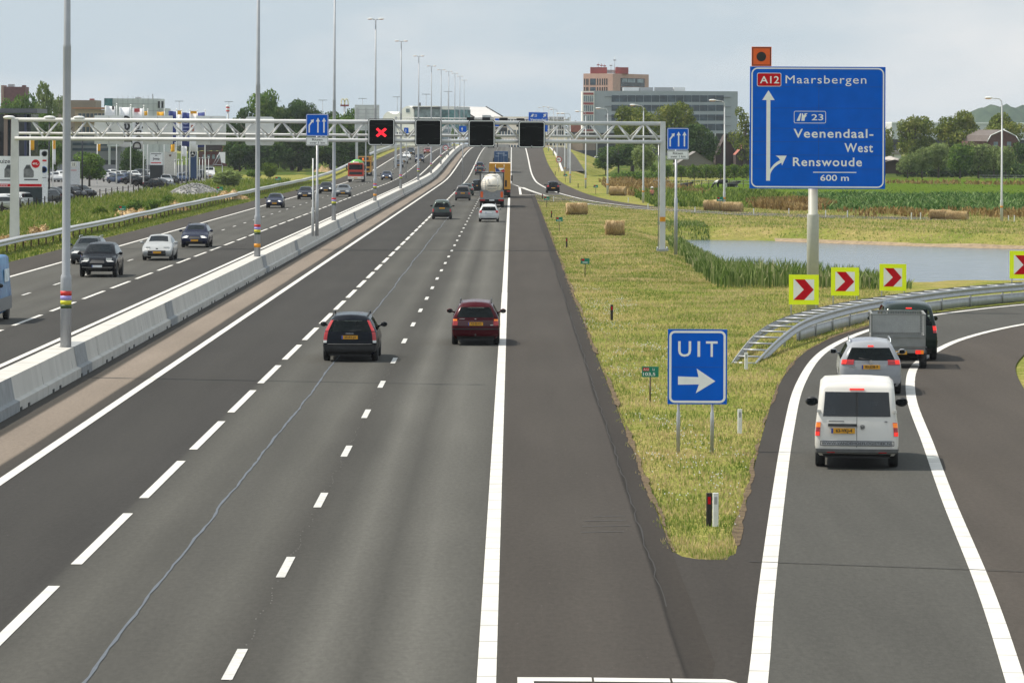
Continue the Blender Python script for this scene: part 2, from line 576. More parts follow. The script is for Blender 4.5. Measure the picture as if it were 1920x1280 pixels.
M_LEFT = asphalt('asphalt_left_carriageway', [
    (-28.6, (.082, .074, .067)), (-25.7, (.078, .071, .065)), (-25.6, (.10, .099, .094)), (-24.6, (.124, .123, .117)), (-23.8, (.108, .107, .10)), (-22.9, (.124, .123, .117)),
    (-22.1, (.09, .088, .083)), (-21.2, (.118, .117, .11)), (-20.4, (.10, .099, .094)), (-19.6, (.112, .111, .105)), (-19.0, (.09, .088, .084)), (-18.9, (.068, .066, .064)), (-16, (.062, .061, .06)), (-13.6, (.07, .066, .062))],
    -28.7, -13.5)
road_l = road_sheet('motorway_opposite_carriageway', [-28.6, -24, -19, -13.5], YS, 0.0, M_LEFT)

# gore and exit slip road
M_EXIT = asphalt('asphalt_exit', [(0, (.098, .098, .093)), (40, (.102, .101, .097))], 0, 40)
M_GORE = asphalt('asphalt_gore', [(0, (.062, .056, .052)), (40, (.062, .056, .052))], 0, 40)
M_SHOULDER = asphalt('asphalt_exit_shoulder', [(0, (.090, .079, .071)), (40, (.096, .085, .077))], 0, 40)
el, er = smooth_path([(a, b, 0) for a, b in EXIT_L], 6), smooth_path([(a, b, 0) for a, b in EXIT_R], 6)
def offset(path, d):
    out = []
    for i, p in enumerate(path):
        a, b = path[max(i - 1, 0)], path[min(i + 1, len(path) - 1)]
        t = (b - a).normalized()
        out.append(Vector((p.x + t.y * d, p.y - t.x * d, 0)))     # d > 0: to the right of travel
    return out
def between(name, pa, pb, z, material, zf=None):
    mb = MB()
    rows = []
    for a, b in zip(pa, pb):
        rows.append([(a[0], a[1], z + (zf(a[0], a[1]) if zf else 0)), (b[0], b[1], z + (zf(b[0], b[1]) if zf else 0))])
    mb.grid(rows, 0, False, True)
    return structure(mb.build(name, material))
def resample(path, n):
    L = [0.0]
    for a, b in zip(path, path[1:]): L.append(L[-1] + (b - a).length)
    out = []
    for k in range(n):
        s = L[-1] * k / (n - 1); i = 0
        while i < len(L) - 2 and L[i + 1] < s: i += 1
        t = (s - L[i]) / max(1e-9, L[i + 1] - L[i]); out.append(path[i].lerp(path[i + 1], t))
    return out
exit_road = between('exit_slip_road', resample(offset(el, -0.12), 90), resample(offset(er, 0.12), 90), 0.004, M_EXIT)
between('exit_road_margin', resample(offset(el, -0.62), 90), resample(offset(el, -0.12), 90), 0.002, M_GORE)
sh_r = []
for p, q in zip(er, offset(er, 1.0)):
    d = interp([(24, 3.6), (78, 3.5), (114, 3.3), (138, 3.0), (180, 2.6)], p.y)
    sh_r.append(p + (q - p) * d)
between('exit_road_shoulder', resample(offset(er, 0.12), 90), resample(sh_r, 90), 0.0, M_SHOULDER)
# the paved gore in front of the grass nose
gore_pts = [(2.85, -20), (2.85, 22.9), (3.15, 22.45), (3.7, 22.3), (3.98, 22.5), (4.15, 23.0), (3.95, 20.6), (3.25, 17.9), (3.1, 14), (3.1, -20)]
gp = MB(); gp.poly([(x, y, -0.004) for x, y in [(2.85, -20), (2.85, 68.2), (3.0, 67.3), (3.25, 66.9), (3.65, 66.85), (3.95, 67.8), (4.25, 69.3), (3.9, 61.2), (3.3, 52.8), (3.2, 42), (3.1, -20)]])
structure(gp.build('gore_pavement', M_GORE))
ap = MB(); ap.poly([(x, y, -0.006) for x, y in [(1, -20), (1, 49), (8, 49), (60, 30), (60, -20)]])
structure(ap.build('overpass_apron', M_GORE))

# slip road joining from the right further on
ONI = [(0.05, 591), (1.0, 558), (1.9, 528), (3.9, 477), (5.4, 453), (6.9, 430.5), (9.5, 407.4), (12.9, 389.4), (17, 373.8), (22, 361.5), (30, 350.4), (40, 343.5)]
ONO = [(3.5, 705), (3.7, 645), (4.0, 597), (5.0, 534), (6.4, 486), (8.5, 442.2), (10.6, 418.5), (13.4, 398.4), (17.5, 381.6), (22.6, 368.7), (30.5, 357.6), (40, 351)]
M_ON = asphalt('asphalt_slip', [(0, (.108, .106, .10)), (40, (.108, .106, .10))], 0, 40)
oi, oo = smooth_path([(a, b, 0) for a, b in ONI], 6), smooth_path([(a, b, 0) for a, b in ONO], 6)
between('joining_slip_road', resample(offset(oi, .3), 80), resample(oo, 80), 0.003, M_ON, zr)
OUT = [(10.2, 1680), (9.8, 1260), (8.0, 990), (7.3, 810), (7.5, 705), (7.6, 645), (7.9, 597), (8.7, 534), (9.6, 486), (11.0, 448.5), (12.6, 424.5), (14.8, 404.4), (18.4, 387.6), (23.1, 374.7), (30.8, 361.8), (40, 354)]
OO2 = [(4.2, 1680), (4.0, 1260), (3.6, 990), (3.5, 810)] + ONO
between('slip_road_shoulder', resample(smooth_path([(a, b, 0) for a, b in OO2], 6), 120), resample(smooth_path([(a, b, 0) for a, b in OUT], 6), 120), 0.001, M_SHOULDER, zr)
acc = MB(); acc.grid([[(-.2, y, zr(0, y) + .006), (3.6 + max(0, (y - 990) / 1200), y, zr(0, y) + .006)] for y in axis([(591, 1680, 18)])], 0, False, False)
structure(acc.build('acceleration_lane', M_ON))
tri = MB()
oi_r = [p for p in oi if p.y >= 429]
tri.grid([[(2.84, p.y, zr(0, p.y) - 0.001), (max(2.85, p.x + .3), p.y, zr(0, p.y) - .001)] for p in oi_r if p.x > 2.5], 0, False, False)
structure(tri.build('merge_nose_pavement', M_SHOULDER))
# distant parallel slip road on the right of the embankment
sp = smooth_path([Vector(p) for p in ((9.2, 712, 0), (9.6, 800, 0), (10, 900, 0), (10.2, 1000, 0), (10.4, 1120, 0))], 5)
far = MB(); far.grid([[(p.x, p.y, zr(0, p.y) + .03), (p.x + 4.3, p.y, zr(0, p.y) + .03)] for p in sp], 0, False, False)
structure(far.build('distant_slip_road', M_ON))

# ------------------------------------------------------------------ painted markings
M_PAINT = mat('road_paint', (.50, .485, .445), 0.75, scale=1.6, color2=(.63, .61, .57), detail=9)
M_PAINT2 = mat('worn_road_paint', (.40, .395, .37), 0.75, scale=6, color2=(.58, .57, .54), detail=9)
def mark(name, parent, fn, material=M_PAINT):
    mb = MB(); fn(mb); o = mb.build(name, material, parent); o['kind'] = 'structure'; return o
ZM = 0.011
def line_x(mb, x, w, y0, y1):
    pts = [(x, y) for y in (axis([(y0, min(y1, 585), 30)] + ([(585, y1, 12)] if y1 > 585 else [])) if y0 < 585 else axis([(y0, y1, 12)]))]
    mb.ribbon(pts, w, ZM, 0, zr)
def tile_line(mb, pts, w, z=ZM, step=1.8, gap=.032, zf=None):
    """line laid as short prefabricated blocks with hairline joints"""
    path = [Vector((p[0], p[1], 0)) for p in pts]
    L = sum((b - a).length for a, b in zip(path, path[1:]))
    rs = resample(path, int(L / step) + 1)
    for a, b in zip(rs, rs[1:]):
        t = (b - a).normalized(); nrm = Vector((-t.y, t.x, 0)) * w / 2; b2 = b - t * gap
        zz = z + (zf(a.x, a.y) if zf else 0); zz2 = z + (zf(b.x, b.y) if zf else 0)
        mb.quad((a.x - nrm.x, a.y - nrm.y, zz), (b2.x - nrm.x, b2.y - nrm.y, zz2), (b2.x + nrm.x, b2.y + nrm.y, zz2), (a.x + nrm.x, a.y + nrm.y, zz))
mark('edge_line', road_r, lambda mb: line_x(mb, -10.7, .24, -20, 1620))
def right_edge(mb):
    tile_line(mb, [(-.31, y) for y in range(0, 186, 6)], .26)
    line_x(mb, -.31, .24, 180, 588)
mark('edge_line', road_r, right_edge)
mark('edge_line', road_r, lambda mb: line_x(mb, -.15, .2, 588, 1620), M_PAINT2)
def dashes(x, w, period, length, y0, y1, first):
    def fn(mb):
        k = 0
        while first + k * period < y1:
            a = first + k * period
            if a + length > y0:
                mb.grid([[(x - w / 2, y, zr(x, y) + ZM), (x + w / 2, y, zr(x, y) + ZM)] for y in (a, a + length / 2, a + length)], 0, False, False)
            k += 1
    return fn
mark('dashed_line', road_r, dashes(-7.36, .19, 12.0, 8.85, 0, 570, 5.55))
def spits(mb):                                     # tightly spaced blocks up the slope
    dashes(-7.36, .22, 12.0, 9.3, 570, 1560, 5.55)(mb)
mark('dashed_line', road_r, spits)
mark('block_line', road_r, dashes(-3.79, .15, 12.0, 3.1, 0, 1200, 3.75), M_PAINT2)
mark('edge_line', road_l, lambda mb: line_x(mb, -16.05, .22, -20, 1620))
mark('dashed_line', road_l, dashes(-18.95, .18, 12.0, 8.85, 0, 1500, 3.0))
mark('block_line', road_l, dashes(-22.1, .14, 12.0, 3.0, 0, 1200, 6.6), M_PAINT2)
mark('edge_line', road_l, lambda mb: line_x(mb, -25.6, .22, -20, 1620))
ex = mark('edge_line', exit_road, lambda mb: tile_line(mb, [p for p in el if p.y < 192], .27, .012))
mark('edge_line', exit_road, lambda mb: tile_line(mb, [p for p in er if p.y < 183], .27, .012))
def gore_box(mb):
    a = G(970, 1270); b = G(1290, 1277)
    mb.quad((a[0], a[1] - .36, ZM), (a[0] + 1.0, a[1] - .39, ZM), (a[0] + 1.0, a[1] + .0, ZM), (a[0], a[1] + .0, ZM))
    mb.quad((a[0] + 1.03, a[1] - .40, ZM), (a[0] + 2.05, a[1] - .42, ZM), (a[0] + 2.05, a[1] - .06, ZM), (a[0] + 1.03, a[1] - .015, ZM))
    mb.quad((a[0] + 2.08, a[1] - .42, ZM), (a[0] + 2.95, a[1] - .45, ZM), (a[0] + 2.8, a[1] - .12, ZM), (a[0] + 2.08, a[1] - .06, ZM))
    mb.quad((a[0], a[1] - 3, ZM), (a[0] + .22, a[1] - 3, ZM), (a[0] + .22, a[1] - .375, ZM), (a[0], a[1] - .375, ZM))
mark('gore_outline', road_r, gore_box)
on_l = [p for p in oi]
def on_lines(mb):
    mb.ribbon([(p.x, p.y) for p in oi], .26, .02, 0, zr)
    mb.ribbon([(p.x + .6, p.y - 10) for p in oi if p.y > 420 and p.y < 561], .26, .02, 0, zr)
    mb.quad((.95, 480, .02), (1.25, 480, .02), (1.25, 558, .02), (.95, 558, .02))
    mb.quad((1.25, 479.4, .02), (4.0, 476, .02), (4.0, 477.2, .02), (1.25, 480.6, .02))
mark('edge_line', road_r, on_lines)
def on_outer(mb):
    mb.ribbon([(p.x, p.y) for p in smooth_path([(a, b, 0) for a, b in OO2], 6)], .26, .025, 0, zr)
mark('edge_line', road_r, on_outer)
far_l = MB(); far_l.grid([[(p.x - .1, p.y, zr(0, p.y) + .05), (p.x + .35, p.y, zr(0, p.y) + .05)] for p in sp], 0, False, False)
structure(far_l.build('distant_slip_road_line', M_PAINT))
# ragged strips of bare soil where the grass meets the asphalt
def soil(name, edge_fn, y0, y1, sgn, seed):
    rnd = random.Random(seed); mb = MB(); rows = []; y = y0; ua = ub = .03
    while y < y1:
        x = edge_fn(y); ua = min(.09, max(-.02, ua + rnd.uniform(-.025, .025))); ub = min(.12, max(.0, ub + rnd.uniform(-.03, .03))); a_, b_ = x - sgn * ua, x + sgn * ub
        rows.append([(a_, y, .013), (b_, y, .013)]); y += rnd.uniform(.15, .45)
    mb.grid(rows, 0, False, sgn > 0); structure(mb.build(name, M_SOIL))
M_SOIL = mat('crumbled_soil', (.085, .065, .048), .95, scale=3.5, color2=(.17, .13, .085), detail=8, spec=0)
soil('soil_edge', lambda y: 2.88, 68, 420, 1, 21)
soil('soil_edge', lambda y: exit_left_x(y) - .66, 69, 160, -1, 22)

# sealed crack wandering down the middle lane, dotted milling marks, joints
M_SEAL = mat('bitumen_seal', (.078, .090, .108), .6, var=.15, scale=5)
def crack(mb):
    rnd = random.Random(3); pts = []; x = -5.72; y = 0; v = 0
    while y < 354:
        v = v * .4 + rnd.uniform(-.03, .03); x += v * .6; x += (-5.68 - x) * .2
        pts.append((x + rnd.uniform(-.010, .010), y)); y += rnd.uniform(.45, 1.0)
    for i in range(len(pts) - 1):
        pass
    rows = []
    for p in pts:
        w = .014 + rnd.random() * .020
        rows.append([(p[0] + w, p[1], .009), (p[0] - w, p[1], .009)])
    mb.grid(rows, 0, False, True)
mark('sealed_crack', road_r, crack, M_SEAL)
M_JOINT = mat('dark_joint', (.022, .02, .018), .9)
def crumble(mb):
    rnd = random.Random(5); pts = []; y = 60
    while y < 390:
        pts.append((2.42 + rnd.uniform(-.035, .035), y)); y += rnd.uniform(.6, 1.5)
    rows = [[(p[0] + .012, p[1], .008), (p[0] - rnd.uniform(.0, .022), p[1], .008)] for p in pts]
    mb.grid(rows, 0, False, True)
    for yy in (65.85,):
        mb.quad((4.1 if yy > 63 else 3.7, yy + .6, .0165), (9.5, yy - 1.0, .0165), (9.5, yy - 1.06, .0165), (4.1 if yy > 63 else 3.7, yy + .54, .0165))
mark('edge_crack', road_r, crumble, M_JOINT)
def dots(mb):
    rnd = random.Random(9)
    for k in range(260):
        y = 51 + k * .33
        x = -3.79 + .05 * math.sin(k * .5)
        if rnd.random() < .55: mb.quad((x, y, .008), (x + .018, y, .008), (x + .018, y + .05, .008), (x, y + .05, .008))
    for k in range(170):
        y = rnd.uniform(51, 180); x = rnd.choice([rnd.uniform(.1, 2.6), rnd.uniform(-10.4, 2.7), rnd.uniform(-12.6, -11)])
        s = rnd.uniform(.006, .016)
        mb.quad((x, y, .008), (x + s, y, .008), (x + s, y + 2.4 * s, .008), (x, y + 2.4 * s, .008))
mark('milling_dots', road_r, dots, mat('milled_asphalt', (.20, .195, .18), .9, var=.3))
M_SCUFF = mat('scuffed_asphalt', (.068, .064, .06), .9, var=.2)
def scuffs(mb):
    for (x0, y0, x1, y1) in ((1.35, 72.3, 2.25, 72.45), (1.4, 73.3, 2.2, 73.5), (1.3, 71.2, 2.1, 71.4), (1.6, 74.2, 2.2, 74.3)):
        mb.quad((x0, y0, .007), (x1, y1, .007), (x1, y1 + .08, .007), (x0, y0 + .08, .007))
mark('scuff_marks', road_r, scuffs, M_SCUFF)
# water of the pond
def water_material():
    m = bpy.data.materials.new('pond_water'); m.use_nodes = True
    n = m.node_tree; b = n.nodes['Principled BSDF']
    b.inputs['Base Color'].default_value = (.07, .095, .125, 1); b.inputs['Roughness'].default_value = .16
    b.inputs['Specular IOR Level'].default_value = .3
    t = n.nodes.new('ShaderNodeTexCoord'); mp_ = n.nodes.new('ShaderNodeMapping'); mp_.inputs['Scale'].default_value = (.5, .42, 1)
    n.links.new(t.outputs['Object'], mp_.inputs['Vector'])
    q = n.nodes.new('ShaderNodeTexNoise'); q.inputs['Scale'].default_value = 1.5; q.inputs['Detail'].default_value = 9
    n.links.new(mp_.outputs['Vector'], q.inputs['Vector'])
    bu = n.nodes.new('ShaderNodeBump'); bu.inputs['Strength'].default_value = 1.0; bu.inputs['Distance'].default_value = .22
    n.links.new(q.outputs['Fac'], bu.inputs['Height']); n.links.new(bu.outputs['Normal'], b.inputs['Normal'])
    return m
wt = MB(); wt.poly([(x, y, WATER_Z) for x, y in [(11, 192), (100, 198), (100, 300), (20, 324), (11, 318)]])
structure(wt.build('pond_water', water_material()))
# sandy lip along the far shore
M_SAND = mat('sandy_soil', (.27, .20, .125), .95, var=.25, scale=3, bump=.5)
sd = MB()
shore = [(21, 308), (25, 303), (34, 292.5), (45, 286.5), (60, 282), (95, 285)]
sp2 = smooth_path([(a, b, 0) for a, b in shore], 10)
sd.grid([[(p.x, p.y - .45, WATER_Z + .01), (p.x, p.y + .5 + .5 * math.sin(p.x * .8) * math.sin(p.x * .23) + .0, height(p.x, p.y + 1.8) + .03)] for p in sp2], 0, True, True)
structure(sd.build('sandy_shore', M_SAND))

# fields beyond the pond
M_PASTURE = mat('pasture_grass', (.06, .105, .012), .95, scale=.25, color2=(.10, .145, .022), spec=.0, bump=.3, detail=8)
def field(name, pts, z, material):
    mb = MB(); mb.poly([(x, y, z) for x, y in pts]); return structure(mb.build(name, material))
structure_pts = MB(); structure_pts.poly([(x, y, -.01) for x, y in [(-110, 372), (-46.2, 372), (-46.2, 560), (-43, 640), (-60, 700), (-110, 700)]]); structure(structure_pts.build('car_park', mat('car_park_paving', (.115, .113, .11), .9, scale=.8, color2=(.16, .157, .15), detail=8)))
field('pasture', [(22, 450), (62, 450), (130, 504), (210, 720), (40, 696), (30, 600), (22, 525)], .03, M_PASTURE)
field('far_pasture', [(-400, 700), (500, 720), (700, 1500), (-600, 1500)], -.02, mat('far_pasture_grass', (.05, .085, .016), .95, scale=.1, color2=(.085, .105, .03), spec=.0))

# ------------------------------------------------------------------ materials of street furniture
M_CONC = mat('pale_concrete', (.43, .415, .38), .85, scale=1.1, color2=(.53, .51, .47), bump=.1, detail=6, stretch=(1, 1.6, .12))
M_CONC_G = mat('grey_concrete', (.25, .26, .265), .85, scale=3, var=.12, bump=.2)
M_GALV = mat('galvanised_steel', (.40, .41, .425), .42, metal=.35, scale=3, var=.12)
M_GALV_D = mat('weathered_steel', (.34, .35, .355), .5, metal=.4, scale=4, var=.2)
M_POLE = mat('grey_lamp_post', (.36, .375, .40), .5, metal=.15, scale=1.2, var=.08)
M_WPOLE = mat('pale_lamp_post', (.52, .53, .53), .5, metal=.1, scale=1.2, var=.08)
M_GANTRY = mat('gantry_paint', (.60, .60, .59), .5, scale=1.5, var=.08)
M_BLUE = mat('sign_blue', (.002, .115, .62), .5, var=.07, scale=1.5, spec=.08)
M_SWHITE = mat('sign_white', (.88, .88, .86), .5, var=.03, spec=.2)
M_SBACK = mat('sign_back_grey', (.64, .66, .65), .5, metal=.1, var=.07, scale=1.3)
M_RED = mat('sign_red', (.55, .006, .014), .5, var=.08, spec=.1)
M_GREEN = mat('sign_green', (.0, .20, .125), .4, var=.08)
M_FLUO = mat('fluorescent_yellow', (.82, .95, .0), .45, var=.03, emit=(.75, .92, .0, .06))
M_ORANGE = mat('sign_orange', (.80, .115, .008), .45, var=.06)
M_BLACK = mat('matt_black', (.012, .013, .013), .6, var=.2)
M_SIGNAL = mat('signal_black', (.004, .005, .005), .45, var=.25, scale=2.5, spec=.12)
M_DARK = mat('dark_post', (.02, .016, .015), .6)
M_WPLAST = mat('white_plastic', (.72, .72, .70), .5, var=.06)
M_YTAG = mat('amber_tag', (.70, .28, .01), .5)
M_VIOLET = mat('violet_band', (.34, .30, .62), .5, var=.03)
M_YBAND = mat('yellow_band', (.60, .58, .02), .5, var=.03)
M_GBAND = mat('green_band', (.035, .07, .02), .5, var=.03)
M_RBAND = mat('red_band', (.60, .03, .025), .5, var=.03)
M_LENS = mat('lamp_lens', (.75, .35, .22), .3, var=.05)
M_LED = mat('signal_led_red', (.9, .02, .03), .4, emit=(1.0, .012, .03, 1.5))
M_RUST = mat('rusty_post', (.11, .075, .055), .8, var=.3)

# ------------------------------------------------------------------ median barrier
BX = -13.2
def barrier():
    t = thing('median_barrier', 'long pale concrete step barrier dividing the two carriageways', 'barrier', (0, 0, 0))
    prof = [(-12.93, -.05), (-12.93, .27), (-13.06, .31), (-13.17, .9), (-13.85, .9), (-13.96, .31), (-14.1, .27), (-14.1, -.05)]
    ysb = axis([(36, 600, 7.2), (600, 1320, 12)])
    mb = MB()
    rnd = random.Random(4)
    for a, b in zip(ysb, ysb[1:]):
        rows = [[(x + 0, y, z + zr(x, y)) for x, z in prof] for y in (a, b - .04)]
        mb.grid(rows, 0, False, False)
        mb.quad((-13.06, a, .31 + zr(0, a)), (-13.17, a, .9 + zr(0, a)), (-13.17, b - .012, .9 + zr(0, b)), (-13.06, b - .012, .31 + zr(0, b))) if False else None
    mb.build('wall', M_CONC, t)
    y = 66                                          # drainage notches at the foot
    while y < 210:
        for a in (0, 1.65): d = MB(); d.box((-12.925, y + a, .05), (.03, .34, .1)); d.build('drain_hole', M_BLACK, t)
        y += 7.2
    for k in range(13):
        y = 116.1 + 87.3 * k
        g = MB()
        pr = [(-12.92, -.05), (-12.92, .275), (-13.05, .315), (-13.16, .904), (-13.62, .904)]
        g.grid([[(x, yy, z + zr(0, yy)) for x, z in pr] for yy in (y + .15, y + 1.65, y + 3.15)] if k % 1 == 0 else [], 0, False, False)
        g.build('pole_base', M_CONC_G, t)
        if k < 3:
            g = MB(); g.grid([[(x, yy, z + zr(0, yy)) for x, z in pr[:4]] for yy in (y + 30.6, y + 33.6)], 0, False, False)
            g.build('pole_base', M_CONC_G, t)
    g = MB(); g.grid([[(x, yy, z) for x, z in pr[:4]] for yy in (93.6, 97.2, 101.7)], 0, False, False); g.build('pole_base', M_CONC_G, t)
barrier()
# far parapets on the crest of the viaduct
def parapet(x0, x1, y, z0, h, label):
    mb = MB(); mb.box(((x0 + x1) / 2, y, z0 + h / 2), (x1 - x0, .35, h))
    for k in range(int((x1 - x0) / 2.5)):
        mb.box((x0 + k * 2.5 + .6, y, z0 + h + .28), (.08, .08, .56))
    mb.box(((x0 + x1) / 2, y, z0 + h + .58), (x1 - x0, .07, .07))
    tag(mb.build('concrete_parapet', M_CONC), label, 'parapet')
parapet(-60, -15, 1176, 1.6, 2.6, 'pale concrete parapet wall crossing behind the crest of the opposite carriageway')
parapet(-14, -1.0, 1275, 2.6, 1.9, 'concrete parapet just past the crest ahead of the motorway traffic')

# ------------------------------------------------------------------ lamps on the median
def double_lamp(label, group):
    t = thing('street_lamp', label, 'street lamp', (0, 0, 0), 0, group)
    mb = MB()
    mb.lathe([(.165, 0), (.165, 2.05), (.155, 2.14), (.125, 2.2), (.12, 9.0), (.124, 9.02), (.105, 9.1), (.062, 17.75)], 14)
    mb.build('pole', M_POLE, t)
    z = 1.83
    for mtl, h in ((M_GBAND, .09), (M_YBAND, .13), (M_VIOLET, .13), (M_RBAND, .12)):
        pass
    z = 1.17
    for mtl, h in ((M_GBAND, .11), (M_YBAND, .13), (M_VIOLET, .14), (M_RBAND, .14)):
        b = MB(); b.lathe([(.168, z), (.168, z + h)], 14); b.build('colour_band', mtl, t); z += h
    for s in (-1, 1):
        a = MB(); a.tube((0, 0, 17.7), (s * .28, 0, 17.74), .045, .04, 8); a.build('arm', M_POLE, t)
        h = MB()
        h.ball((s * .52, 0, 17.79), .30, (1.0, .45, .26), 10)
        hh = h.build('lamp_head', M_WPLAST, t)
        l = MB(); l.ball((s * .54, 0, 17.745), .25, (1.0, .42, .22), 10); l.build('lens', M_LENS, hh)
    return t
lamp0 = double_lamp('grey double-armed street lamp on the concrete median barrier', 'street lamps along the median barrier')
ORD = ['nearest', 'second nearest', 'third', 'fourth', 'fifth', 'sixth', 'seventh', 'eighth', 'ninth', 'tenth', 'eleventh', 'twelfth']
LAMP_L = ['nearest grey median lamp post, colour-banded, rising out of the frame beside the blue van',
          'second median lamp post, orange tag below its bands, before the round-cornered grey signal back',
          'median lamp post just right of the merging-lanes sign, its head above the frame',
          'double-armed median lamp rising behind the red cross signal',
          'double-armed median lamp rising between the red cross and the blank signal next to it',
          'double-armed median lamp behind the blank signal nearest the red cross, over the median',
          'double-armed median lamp rising behind the right edge of the second signal box',
          'double-armed median lamp just past the round no-overtaking sign on the median',
          'double-armed median lamp at the top of the slope, before the crest',
          'double-armed median lamp at the crest, ninth along the row with its head sinking',
          'double-armed median lamp beyond the crest, shorter than the one at the crest',
          'farthest double-armed median lamp, lowest of the row beyond the crest']
for k in range(12):
    y = 116.1 + 87.3 * k
    z = zr(0, y) + .9
    o = lamp0 if k == 0 else dup(lamp0)
    o.location = (-13.38, y, z); o['label'] = LAMP_L[k]
tg = MB(); tg.lathe([(.17, .48), (.17, .68)], 14); tg.build('number_tag', M_YTAG, bpy.data.objects['street_lamp.001'])
tg = MB(); tg.lathe([(.17, .48), (.17, .68)], 14); tg.build('number_tag', M_YTAG, bpy.data.objects['street_lamp.003'])
def far_lamp():
    t = thing('distant_street_lamp', 'tiny', 'street lamp', (0, 0, 0), 0, 'distant street lamps on the skyline')
    mb = MB(); mb.lathe([(.16, 0), (.09, 18)], 6); mb.build('pole', M_POLE, t)
    mb = MB(); mb.box((0, 0, 18), (3.2, .35, .22)); mb.build('lamp_head', M_POLE, t)
    return t
fl = far_lamp()
for i, (px, py, lb) in enumerate([(336, 190, 'over the blue and yellow flags'), (429, 191, 'over the striped water tower'), (520, 190, 'over the tall trees behind the second lamp post'), (605, 188, 'over the left merging-lanes sign'), (680, 185, 'over the grey back of the big road sign'), (745, 182, 'over the left end of the wavy white roof'), (799, 177, 'over the flat part of the white wavy building'), (840, 172, 'left of the white sloping hall')]):
    x, z = P(px, py, 1440)
    o = fl if i == 0 else dup(fl)
    o.location = (x, 1440, z - 18); o['label'] = 'tiny double-armed street lamp on the skyline ' + lb

# single-armed lamps along the slip road
def single_lamp():
    t = thing('slip_road_lamp', 'x', 'street lamp', (0, 0, 0), 0, 'single-armed lamps along the slip roads')
    mb = MB(); mb.lathe([(.13, 0), (.13, 1.9), (.10, 2.0), (.062, 10.3)], 12); mb.build('pole', M_WPOLE, t)
    a = MB(); a.path_tube([(0, 0, 10.25), (-.05, 0, 10.65), (-.22, 0, 10.85), (-.9, 0, 10.93)], .04, 8); a.build('arm', M_WPOLE, t)
    h = MB(); h.ball((-1.2, 0, 10.95), .38, (1, .42, .26), 10); hh = h.build('lamp_head', M_WPLAST, t)
    l = MB(); l.ball((-1.22, 0, 10.89), .31, (1, .4, .22), 10); l.build('lens', M_LENS, hh)
    b = MB(); b.lathe([(.134, 1.25), (.134, 1.42)], 12); b.build('number_tag', M_YTAG, t)
    return t
sl0 = single_lamp()
for i, (px, py, lb) in enumerate([(1878, 414, 'standing alone at the right before the maize field'), (1358, 396, 'standing by the hay bales before the grazing cows'), (1206, 379, 'with the person beside its foot'), (1139, 364, 'beside the half-hidden row of hay bales'), (1098, 352, 'just right of the climbing dark hatchback'), (1069, 343, 'behind the first bend of the joining slip road'), (1054, 331, 'next to the no-overtaking sign on the right verge')]):
    x, y = G(px, py)
    if i == 6: x, y = 9.3, 678
    o = sl0 if i == 0 else dup(sl0)
    o.location = (x, y, height(x, y) - .1); o['label'] = 'pale single-armed lamp ' + lb
for i, (px, y, lb) in enumerate([(1043, 786, 'half way up the embankment'), (1036, 876, 'near the top of the embankment'), (1027, 954, 'at the top of the embankment'), (1018, 1050, 'on the crest'), (1010, 1170, 'past the crest'), (993, 1410, 'farthest on the right, past the blue exit sign')]):
    x = (px - 960) * y / FPX
    o = dup(sl0, (x + .2, y, zr(x, y)), None, 'pale single-armed lamp ' + lb + ' by the right shoulder')

